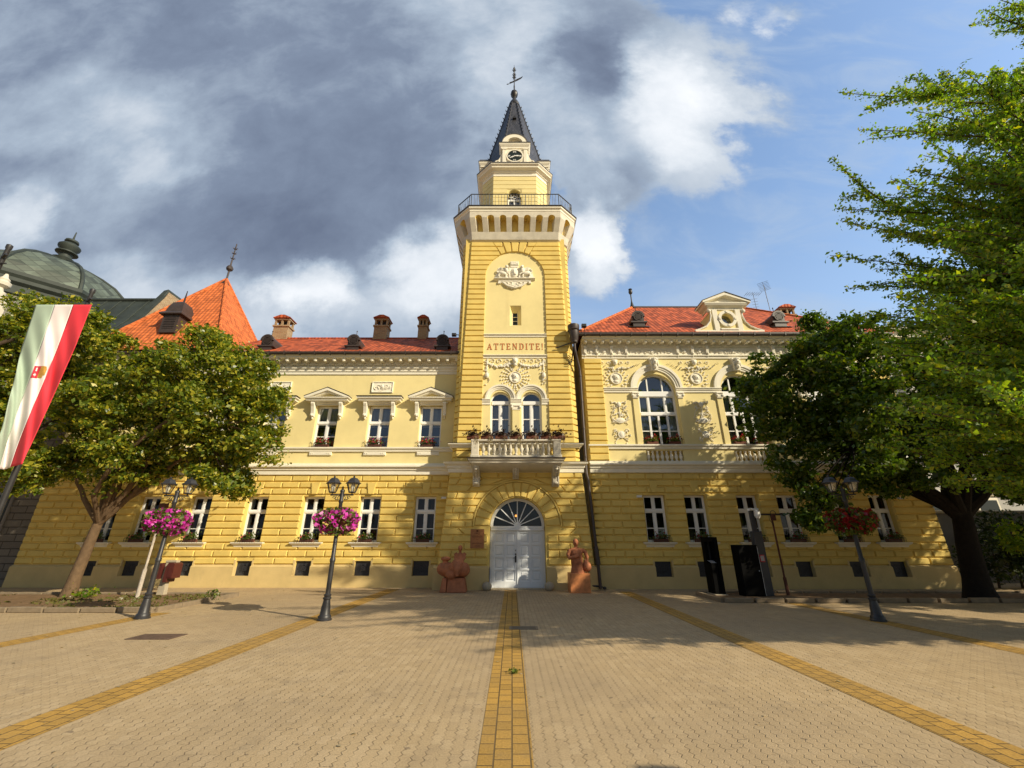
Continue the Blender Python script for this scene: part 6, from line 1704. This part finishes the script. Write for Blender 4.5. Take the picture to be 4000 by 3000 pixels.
# ---- telephone post and rusty pole on the left bed
t_ = thing('telephone_post', 'concrete post with two red brown telephone hoods on the left bed', 'telephone post', (-12.1, 15.95, .07))
q = MB(); v = [(-.10, -.08, 0), (.14, -.08, 0), (.14, .1, 0), (-.10, .1, 0), (-.06, -.06, 1.06), (.06, -.06, 1.06), (.06, .08, 1.06), (-.06, .08, 1.06)]
q.add(v, [(0, 3, 2, 1), (4, 5, 6, 7), (0, 1, 5, 4), (1, 2, 6, 5), (2, 3, 7, 6), (3, 0, 4, 7)]); q.bbox(-.08, .30, -.08, .1, 1.02, 1.09, .01); q.build('post', 'concrete', t_)
for s in (-1, 1):
    q = MB(); x0 = .08 if s > 0 else -.36; x1 = x0 + .28
    pr = [(x0, .40), (x0 + .12, .40), (x0 + .12, .52), (x1, .52), (x1, .98), (x1 - .08, 1.02), (x0 + .06, 1.02), (x0, .9)] if s > 0 else [(x0, .5), (x1, .5), (x1, 1.0), (x0 + .05, 1.0), (x0, .9)]
    q.prism(pr, -.2, .2); o = q.build('telephone_hood', 'hood', t_)
q = MB(); q.box(.20, .34, -.215, -.2, .56, .86); q.build('telephone', 'hood', t_)
p_ = thing('steel_pole', 'leaning pole with peeling white and red paint behind the left lamp post', 'pole', (-12.2, 15.1, .07))
q = MB(); q.tube([(0, 0, 0), (0, 0, .85)], .06, 8); q.tube([(0, 0, .8), (.02, 0, 2.9)], .036, 8); q.build('pole', 'rustpole', p_)
q = MB(); q.bbox(-.1, .12, -.08, .08, 2.8, 2.95, .01); q.tube([(.1, 0, 2.9), (.2, 0, 3.0), (.3, -.05, 2.95)], .015, 5); q.build('head', 'rusty', p_)

# ---- flagpole and flag
f_ = thing('flagpole', 'slim dark flagpole at the left edge carrying the tricolour banner', 'flagpole', (-7.70, 6.5, 0), 'flagpoles')
q = MB(); q.lathe(0, 0, [(.09, 0), (.09, .06), (.045, .1), (.03, 5.98), (.04, 6.0), (.04, 6.06), (.01, 6.08)], 12); q.build('pole', 'iron', f_, True)
q = MB(); q.tube([(-.95, -.02, 5.69), (.12, -.02, 5.69)], .012, 6); q.tube([(.02, -.03, 5.8), (.1, -.06, 5.84)], .02, 6); q.build('crossbar', 'iron', f_)
again(f_, 'slim dark flagpole cut by the left picture edge, without a banner', (-9.66, 6.5, 0), scale=1.165)
fl = thing('flag', 'long vertical banner of green, white and red with a small coat of arms', 'flag', (-7.70, 6.5, 0))
def fpt(s, t):
    "s 0..1 from the green edge to the red edge, t 0..1 downwards"
    top_l, top_r = -.92, .09
    width = np.interp(t, [0, .3, .6, 1], [1.01, .92, .72, .46]); xr = np.interp(t, [0, .3, .6, 1], [.09, .11, .09, .05])
    x = xr - width * (1 - s); z = 5.68 - 2.88 * t - .05 * (1 - s) * t
    fold = .13 * t * (1 + math.sin(s * 4.6 + t * 2.0 + .6)) + .04 * math.sin(s * 9 - t * 6.0) * min(1, t * 2.2) + .02 * math.sin((s - t * 1.2) * 21) * min(1, t * 3)
    sk = .05 * math.sin(t * 5 + 1) * s * (1 - s) * 4 * t
    dyy = -.10 - fold
    return ((-7.70 + x + sk) * (6.5 + dyy) / 6.5 + 7.70, dyy, z)
for (a, b, m_, nm) in ((0, 1 / 3, 'fgreen', 'green_stripe'), (1 / 3, 2 / 3, 'fwhite', 'white_stripe'), (2 / 3, 1, 'fred', 'red_stripe')):
    q = MB(); N, T = 14, 70; vs = [fpt(a + (b - a) * i / N, j / T) for j in range(T + 1) for i in range(N + 1)]
    q.add(vs, [(j * (N + 1) + i, j * (N + 1) + i + 1, (j + 1) * (N + 1) + i + 1, (j + 1) * (N + 1) + i) for j in range(T) for i in range(N)])
    o = q.build(nm, m_, fl, True); so = o.modifiers.new('t', 'SOLIDIFY'); so.thickness = .004
def patch(mb, s0, s1, t0, t1, off, n=6):
    vs = []
    for j in range(n + 1):
        for i in range(n + 1):
            p = fpt(s0 + (s1 - s0) * i / n, t0 + (t1 - t0) * j / n); vs.append((p[0], p[1] - off, p[2]))
    mb.add(vs, [(j * (n + 1) + i, j * (n + 1) + i + 1, (j + 1) * (n + 1) + i + 1, (j + 1) * (n + 1) + i) for j in range(n) for i in range(n)])
q = MB(); patch(q, .36, .50, .42, .495, .006); ar = q.build('coat_of_arms', 'fcrimson', fl)
q = MB(); patch(q, .50, .64, .42, .475, .007); patch(q, .50, .60, .475, .49, .007); q.build('shield_field', 'fgold', ar)
q = MB(); patch(q, .415, .445, .43, .452, .009, 3); patch(q, .42, .435, .465, .485, .009, 3); patch(q, .395, .46, .472, .478, .0095, 3); q.build('white_cross', 'fwhite', ar)

# ---- flower boxes on sills and balcony
def make_box(petal, label, w, grp, nf, seed, rail=True):
    t = thing('flower_box', label, 'flower box', (0, 0, 0), grp); r = np.random.default_rng(seed)
    q = MB(); q.bbox(-w * .5, w * .5, -.09, .07, .0, .13, .012); q.build('trough', 'trough', t)
    P = np.stack([r.normal(0, w * .27, 260), r.normal(-.03, .06, 260), .13 + np.abs(r.normal(0, .10, 260))], 1); leaves('foliage', P, .075, 'herb', t, world=False)
    if nf:
        P = np.stack([r.normal(0, w * .28, nf), r.normal(-.05, .06, nf), .2 + np.abs(r.normal(0, .085, nf))], 1); leaves('blossoms', P, .06, petal, t, world=False, aspect=.95)
    if rail:
        q = MB()
        for z in (.06, .17): q.tube([(-.42, -.13, z), (.42, -.13, z)], .008, 4)
        for k in range(9): q.tube([(-.42 + k * .105, -.13, 0), (-.42 + k * .105, -.13, .17)], .007, 4)
        q.build('guard_rail', 'iron', t)
    return t
ords = ['first', 'second', 'third', 'fourth', 'fifth', 'sixth', 'seventh']
ub = make_box('rose', 'pink geranium box in the first upper window left of the tower', .62, 'flower boxes on the upper sills', 90, 1); ub.location = (UWL[0] - .06, YL - .0, 5.945)
for k, x in enumerate(UWL[1:4]): again(ub, f'pink geranium box in the {ords[k + 1]} upper window left of the tower', (x - .06 + .05 * k, YL, 5.945))
gb = make_box('rose', 'leafy flower box with few pink blossoms in the first ground window left of the tower', .55, 'flower boxes on the ground floor sills', 14, 2); gb.location = (GWL[0], YL - .1, GZ0)
for k, x in enumerate(GWL[1:]): again(gb, f'leafy flower box with few blossoms in the {ords[k + 1]} ground window left of the tower', (x + .05 * math.sin(k * 3), YL - .1, GZ0))
gr = make_box('red', 'flower box with small red blossoms in the first ground window right of the tower', .6, 'flower boxes on the ground floor sills', 30, 4); gr.location = (GWR[0] + .05, YR - .1, GZ0)
for k, x in enumerate(GWR[1:]): again(gr, f'dark leafy flower box in the {ords[k + 1]} ground window right of the tower', (x, YR - .1, GZ0))
rb = make_box('red', 'red geranium box at the left end of the first arched window right of the tower', .5, 'flower boxes on the arched window sills', 80, 6, False); rb.location = (AWR[0] - .5, YR - .0, 5.945)
again(rb, 'red geranium box at the right end of the first arched window right of the tower', (AWR[0] + .52, YR, 5.945))
again(rb, 'red geranium box at the left end of the second arched window right of the tower', (AWR[1] - .5, YR, 5.945))
again(rb, 'red geranium box at the right end of the second arched window right of the tower', (AWR[1] + .52, YR, 5.945))
def make_balcony_box(label, seed):
    t = thing('balcony_planter', label, 'planter', (0, 0, 0), 'withered planters on the balcony parapet'); r = np.random.default_rng(seed)
    q = MB(); q.bbox(-.26, .26, -.1, .1, 0, .16, .012); q.build('trough', 'trough', t)
    P = np.stack([r.normal(0, .17, 330), r.normal(-.02, .09, 330), .14 + np.abs(r.normal(0, .12, 330))], 1); leaves('foliage', P, .08, 'driedplant', t, world=False)
    P = np.stack([r.normal(.16, .05, 120), r.normal(-.13, .02, 120), .1 - np.abs(r.normal(0, .17, 120))], 1); leaves('withered_stems', P, .07, 'straw', t, world=False, aspect=.18, up=-.3, drop=3)
    return t
bpos = [BX0 + .1, BX0 + .70, BX0 + 1.30, BX0 + 1.95, BX0 + 2.62, BX0 + 3.25, BX1 - .1]
names_ = ['at the left corner post', 'beside the left corner post', 'below the left balcony door', 'in the middle of the parapet', 'below the right balcony door', 'beside the right corner post', 'at the right corner post']
bp0 = make_balcony_box('withered dark planter on the balcony ' + names_[0], 1); bp0.location = (bpos[0], BY + .16, 5.845)
for k in range(1, 7): again(bp0, 'withered dark planter on the balcony ' + names_[k], (bpos[k], BY + .16, 5.845), R(180) if False else R(6 * (-1) ** k))
# satellite dish on the gallery
d = thing('satellite_dish', 'small grey satellite dish on a stalk at the right side of the tower gallery', 'satellite dish', (2.62, 19.9, 19.06))
q = MB(); q.tube([(0, 0, 0), (0, 0, 1.75)], .025, 6); q.build('stalk', 'lead', d)
q = MB(); vs = [(0, 0, 0)]; 
for i in range(1, 5):
    for j in range(16): a = j * math.pi / 8; rr = .3 * i / 4; vs.append((rr * math.cos(a), rr * rr * .55, rr * math.sin(a) * 1.15))
q.add(vs, [(0, 1 + j, 1 + (j + 1) % 16) for j in range(16)] + [(1 + i * 16 + j, 1 + (i + 1) * 16 + j, 1 + (i + 1) * 16 + (j + 1) % 16, 1 + i * 16 + (j + 1) % 16) for i in range(3) for j in range(16)])
o = q.build('dish', 'cameraw', d, True, loc=(0, -.1, 1.85)); o.rotation_euler = (R(-25), 0, R(-35)); so = o.modifiers.new('t', 'SOLIDIFY'); so.thickness = .015
# roof aerials behind the right trees
a_ = thing('tv_aerial', 'thin rooftop aerial with short rungs, left of the two aerials by the trees', 'aerial', (15.6, 23, 13.5), 'rooftop aerials')
q = MB(); q.tube([(0, 0, 0), (0, 0, 3.4)], .014, 5); q.build('mast', 'lead', a_)
q = MB(); q.tube([(-.5, 0, 3.3), (.5, 0, 3.3)], .008, 4)
for k in range(7): q.tube([(-.45 + k * .15, -.25, 3.3), (-.45 + k * .15, .25, 3.3)], .008, 4)
for k in range(4): q.tube([(-.2, 0, 2.3 + k * .2), (.2, 0, 2.35 + k * .2)], .01, 4)
q.build('dipole', 'lead', a_)
again(a_, 'taller thin rooftop aerial, right of the two aerials by the trees', (16.8, 23.5, 13.6), R(50), 1.25)
# floodlight on the eaves by the hopper
d = thing('floodlight', 'small black floodlight at the corner of the right eaves beside the downpipe hopper', 'floodlight', (3.55, 18.05, 11.45))
q = MB(); q.tube([(0, 0, 0), (0, 0, .22)], .02, 6); q.build('bracket', 'dark', d); q = MB(); q.bbox(-.13, .1, -.12, .06, .18, .34, .02); q.build('housing', 'dark', d)
d = thing('floodlight', 'small black floodlight on the tower side just above the left roof', 'floodlight', (XT - SH - .12, 18.7, 11.55))
q = MB(); q.tube([(.1, 0, 0), (-.12, -.05, 0)], .02, 6); q.build('bracket', 'dark', d); q = MB(); q.bbox(-.3, -.08, -.14, .04, -.08, .06, .02); q.build('housing', 'dark', d)

# ================================================================== trees
def bent(p0, p1, r0, r1, wob, n=7):
    p0, p1 = Vector(p0), Vector(p1); L = (p1 - p0).length; out = []; rad = []
    o = Vector((random.gauss(0, 1), random.gauss(0, 1), random.gauss(0, .5))) * wob * L
    for k in range(n + 1):
        t = k / n; p = p0.lerp(p1, t) + o * math.sin(math.pi * t) + Vector((random.gauss(0, 1), random.gauss(0, 1), random.gauss(0, 1))) * wob * L * .12 * math.sin(math.pi * t)
        out.append(p); rad.append(r0 + (r1 - r0) * t)
    return out, rad
def crown_points(blobs, per_m3, depth, cl_sigma=.16, dens=26, shell=.55):
    "leaf positions: twig clusters spread through overlapping lumps"
    C = []
    for c, r in blobs:
        n = max(6, int(per_m3 * r ** 2.3))
        for _ in range(n):
            d = rng.normal(size=3); d /= np.linalg.norm(d); rr = r * (shell + (1 - shell) * rng.uniform() ** .6) if rng.uniform() < .8 else r * rng.uniform()
            C.append(np.array(c) + d * rr * np.array([1, depth, .95]))
    C = np.array(C)
    n = rng.poisson(dens, len(C)); idx = np.repeat(np.arange(len(C)), n)
    s = cl_sigma * rng.uniform(.6, 1.5, len(C))[idx][:, None]
    P = C[idx] + rng.normal(size=(len(idx), 3)) * s * np.array([1.25, 1.25, .62])
    return C, P
def lumps(blobs, n=9, k=.37):
    "each lump breaks up into smaller ones with dark gaps between"
    out = []
    for c, r in blobs:
        out.append((c, r * .42))
        for _ in range(n):
            d = rng.normal(size=3); d /= np.linalg.norm(d); d[2] = d[2] * .9 + .12
            out.append((tuple(np.array(c) + d * r * rng.uniform(.6, .98)), r * k * rng.uniform(.7, 1.3)))
    return out
def px_blobs(lst, Y, dy, k=1.0):
    out = []
    for px, py, r in lst:
        y = Y + random.uniform(-dy, dy); c = at(px, py, y); e = at(px + r, py, y)
        out.append(((c.x, c.y, c.z), abs(e.x - c.x) * k))
    return out
def broadleaf(name, label, base, fork, trunk_r, blobs, leafm, bark, size, per, dens, grp, lean=.02, depth=1.0, nbranch=24, up=.35):
    t = thing(name, label, 'tree', base, grp, worldparts=True)
    q = MB(); b0 = Vector(base); f0 = Vector(fork)
    pts, rad = bent(b0, f0, trunk_r, trunk_r * .72, lean, 8); rad[0] *= 1.35; rad[1] *= 1.08; pts[0].z -= .1
    q.tube(pts, rad, 14); q.build('trunk', bark, t, True)
    C, P = crown_points(lumps(blobs), per, depth, .115, dens)
    bl = sorted(blobs, key=lambda b: -b[1])
    q = MB()
    mains = []
    for c, r in bl[:9]:
        p, rd = bent(f0 - Vector((0, 0, .15)), Vector(c), trunk_r * random.uniform(.38, .6), .05, .07, 9); q.tube(p, rd, 8); mains.append(p)
    for c in C[rng.choice(len(C), min(len(C), nbranch * 6), replace=False)]:
        v = Vector(c); best = min((m[k] for m in mains for k in range(3, len(m))), key=lambda a: (a - v).length)
        p, rd = bent(best, v, .035, .008, .06, 4); q.tube(p, rd, 5, False)
    q.build('limbs', bark, t, True)
    leaves('crown', P, size, leafm, t, up=up)
    return t
LBL = [(830, 1400, 110), (600, 1455, 85), (500, 1505, 95), (720, 1500, 170), (930, 1510, 140), (1000, 1640, 105), (880, 1660, 170), (640, 1660, 190), (430, 1630, 160), (300, 1760, 140), (500, 1800, 150), (700, 1790, 140), (880, 1800, 110), (190, 1830, 100), (980, 1770, 90), (820, 1880, 70), (330, 1580, 100), (820, 1325, 60), (960, 1440, 80), (930, 1900, 55), (1060, 1560, 60)]
broadleaf('linden_tree', 'full linden tree with yellowish seed tufts and a leaning trunk on the left bed', (-14.75, 15.4, .05), (-14.55, 15.4, 2.5), .19, px_blobs(LBL, 15.0, .9, .97), 'linden', 'barktan', .12, 62, 40, 'linden trees', nbranch=20)
LB2 = [(120, 1250, 110), (260, 1265, 105), (60, 1380, 170), (250, 1400, 160), (370, 1330, 90), (80, 1600, 200), (330, 1560, 110), (-120, 1400, 200), (-100, 1700, 220), (150, 1800, 130)]
broadleaf('linden_tree', 'yellow green linden tree behind the banner at the left picture edge', (-22.5, 14.2, 0), (-22.4, 14.3, 3.0), .26, px_blobs(LB2, 15.2, 1.2), 'linden', 'bark', .125, 55, 40, 'linden trees', nbranch=16)
TA = [(2990, 1475, 100), (3150, 1410, 80), (3070, 1600, 170), (3300, 1520, 180), (3330, 1740, 190), (3130, 1830, 110), (3200, 1960, 60), (3500, 1650, 200), (3600, 1830, 120), (3720, 1700, 190), (3900, 1780, 160), (3420, 1370, 140), (4050, 1650, 200), (3170, 2040, 36), (3800, 1500, 200), (3600, 1450, 160), (3190, 1265, 42), (3260, 1310, 80), (4100, 1450, 200), (3960, 1900, 110), (3450, 1860, 90)]
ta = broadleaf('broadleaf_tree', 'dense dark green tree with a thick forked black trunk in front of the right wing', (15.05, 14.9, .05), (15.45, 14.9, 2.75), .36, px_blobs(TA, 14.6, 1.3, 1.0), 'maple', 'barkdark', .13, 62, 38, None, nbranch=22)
q = MB()                                                      # the great forks that stand free below the crown
for p1, r0, r1 in (((12.6, 14.3, 4.5), .21, .10), ((16.0, 14.7, 4.4), .20, .12), ((15.55, 15.2, 3.5), .26, .20)):
    p, rd = bent((15.35, 14.9, 2.55), p1, r0, r1, .03, 6); q.tube(p, rd, 10)
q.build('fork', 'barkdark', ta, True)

def ginkgo(name, label, base, top, tips, fill, leafm, size, grp):
    t = thing(name, label, 'tree', base, grp, worldparts=True); b0 = Vector(base); tp = Vector(top)
    q = MB(); pts, rad = bent(b0 - Vector((0, 0, .1)), tp, .30, .05, .01, 12); q.tube(pts, rad, 12); q.build('trunk', 'bark', t, True)
    q = MB(); P = []
    def shoot(a, b, r0, dens, sub):
        p, rd = bent(a, b, r0, .006, .045, 9); q.tube(p, rd, 5, False); L = (b - a).length
        n = int(L * dens)
        for k in range(n):                                     # leaf spurs along the shoot
            s = (k + rng.uniform()) / n
            if s < .12: continue
            i = min(int(s * 9), 8); c = p[i].lerp(p[i + 1], s * 9 - i)
            for _ in range(6): P.append((c.x + rng.normal() * .055, c.y + rng.normal() * .055, c.z + rng.normal() * .05))
        if sub:
            m = int(L * 3.8)
            for k in range(m):
                s = .12 + .72 * (k + rng.uniform()) / m; i = min(int(s * 9), 8); c = p[i].lerp(p[i + 1], s * 9 - i)
                d = (b - a).normalized(); side = Vector((rng.normal(), rng.normal(), rng.normal() * .9 + .1)); side = (side - d * side.dot(d)).normalized()
                ln = (.30 + .85 * (1 - s)) * rng.uniform(.6, 1.3)
                shoot(c, c + (d * .95 + side * .55).normalized() * ln, .012, 30, False)
    for tip in tips + fill:
        tip = Vector(tip); h = tip.z - rng.uniform(.6, 2.2); h = min(max(h, 2.6), tp.z - .3)
        s = (h - b0.z) / (tp.z - b0.z); a = b0.lerp(tp, s)
        shoot(a, tip, .055, 20, True)
    q.build('limbs', 'bark', t, True)
    leaves('crown', P, size, leafm, t, up=.15)
    return t
GT = [tuple(at(x, y, Y)) for x, y, Y in ((3282, 361, 7.4), (3371, 434, 7.0), (3361, 507, 6.6), (3385, 544, 7.6), (3249, 620, 7.0), (3265, 815, 7.3), (3282, 862, 6.4), (3242, 998, 7.2), (3839, 36, 7.0), (3908, 0, 6.6), (3534, 302, 7.8), (3420, 1050, 8.2), (3300, 1130, 8.0), (3480, 700, 6.0), (3350, 760, 8.4), (3450, 900, 6.2), (3560, 430, 6.4))]
GF = []
for k in range(170):
    x, y = rng.uniform(3430, 4250), rng.uniform(200, 1600)
    if x < 3570 + (600 - y) * .42: continue
    GF.append(tuple(at(x, y, rng.uniform(5.2, 9.0))))
for k in range(85): GF.append(tuple(at(rng.uniform(3380, 4200), rng.uniform(1050, 1930), rng.uniform(8.0, 10.5))))
for k in range(75): GF.append((rng.uniform(12.5, 19.5), rng.uniform(2.5, 10.5), rng.uniform(4, 15)))
for k in range(46): GF.append((rng.uniform(8.3, 13.5), rng.uniform(.3, 5.5), rng.uniform(6.0, 10.8)))
ginkgo('ginkgo_tree', 'feathery bright green ginkgo reaching in from beyond the right picture edge', (15.4, 7.2, 0), (15.2, 7.0, 17.5), GT, GF, 'ginkgo', .062, None)
# a second row of trees beyond the right edge, seen only by the shade it throws
EB = [((random.uniform(20.5, 27.5), random.uniform(8, 14.5), random.uniform(4.5, 10.5)), random.uniform(1.3, 2.0)) for _ in range(40)]
broadleaf('broadleaf_tree', 'round dense tree beyond the right picture edge beside the ginkgo', (23.5, 11.5, 0), (23.5, 11.5, 3.2), .30, EB, 'maple', 'bark', .20, 26, 22, None)
EC = [((random.uniform(28, 36), random.uniform(12, 19), random.uniform(3.5, 11)), random.uniform(1.5, 2.2)) for _ in range(34)]
broadleaf('broadleaf_tree', 'spreading tree far beyond the right picture edge before the pale building', (32, 15.5, 0), (32, 15.5, 3.4), .32, EC, 'maple', 'bark', .22, 22, 20, None)
# clipped dark shrubs in front of the garden wall
sh = thing('shrub', 'dark leafy shrub below the garden wall behind the thick trunk', 'shrub', (21.5, 19.0, 0), worldparts=True)
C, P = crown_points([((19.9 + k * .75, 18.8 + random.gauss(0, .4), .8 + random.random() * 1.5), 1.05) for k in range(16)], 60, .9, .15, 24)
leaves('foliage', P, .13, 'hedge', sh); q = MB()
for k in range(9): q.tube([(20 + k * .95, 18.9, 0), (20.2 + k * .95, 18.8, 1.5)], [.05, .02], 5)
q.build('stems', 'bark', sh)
C, P = crown_points(px_blobs([(3960, 2090, 45), (4000, 2150, 40), (3930, 2060, 30)], 15.5, .4), 90, 1, .1, 26)
sb = thing('shrub', 'bright green sapling leaves at the right picture edge beside the thick trunk', 'shrub', (17.8, 15.5, 0), worldparts=True)
leaves('foliage', P, .12, 'ginkgo', sb); q = MB(); q.tube([(17.9, 15.5, 0), (17.7, 15.5, 1.4), (17.5, 15.5, 2.2)], [.04, .03, .015], 6); q.build('stems', 'bark', sb)
bs = thing('clipped_bush', 'small dark clipped bush on the kerb of the left bed', 'bush', (-9.45, 14.6, .07), worldparts=True)
C, P = crown_points([((-9.45, 14.6, .22), .17)], 900, 1, .05, 10); leaves('foliage', P, .05, 'maple', bs); q = MB(); q.tube([(-9.45, 14.6, .05), (-9.45, 14.6, .25)], .02, 5); q.build('stems', 'bark', bs)
sp2 = [(-13.9 + random.gauss(0, .25), 15.1 + random.gauss(0, .15), .1 + abs(random.gauss(0, .12))) for _ in range(160)]
o = leaves('sprout', sp2, .09, 'ginkgo', None); tag(o, 'fresh green sprouts at the foot of the linden trunk', 'sprouts')

# fallen leaves and crumbs on the paving
P = [(rng.uniform(-11, 11), rng.uniform(3.2, 17), .008) for _ in range(420)] + [(rng.normal(-9, 2.5), rng.normal(12, .5), .008) for _ in range(120)] + [(rng.uniform(-18, 18), 18.0 + rng.normal() * .12, .008) for _ in range(160)]
tag(leaves('fallen_leaves', P, .04, 'straw', None, up=3), 'dry leaf litter scattered on the paving', 'leaf litter', kind='stuff')
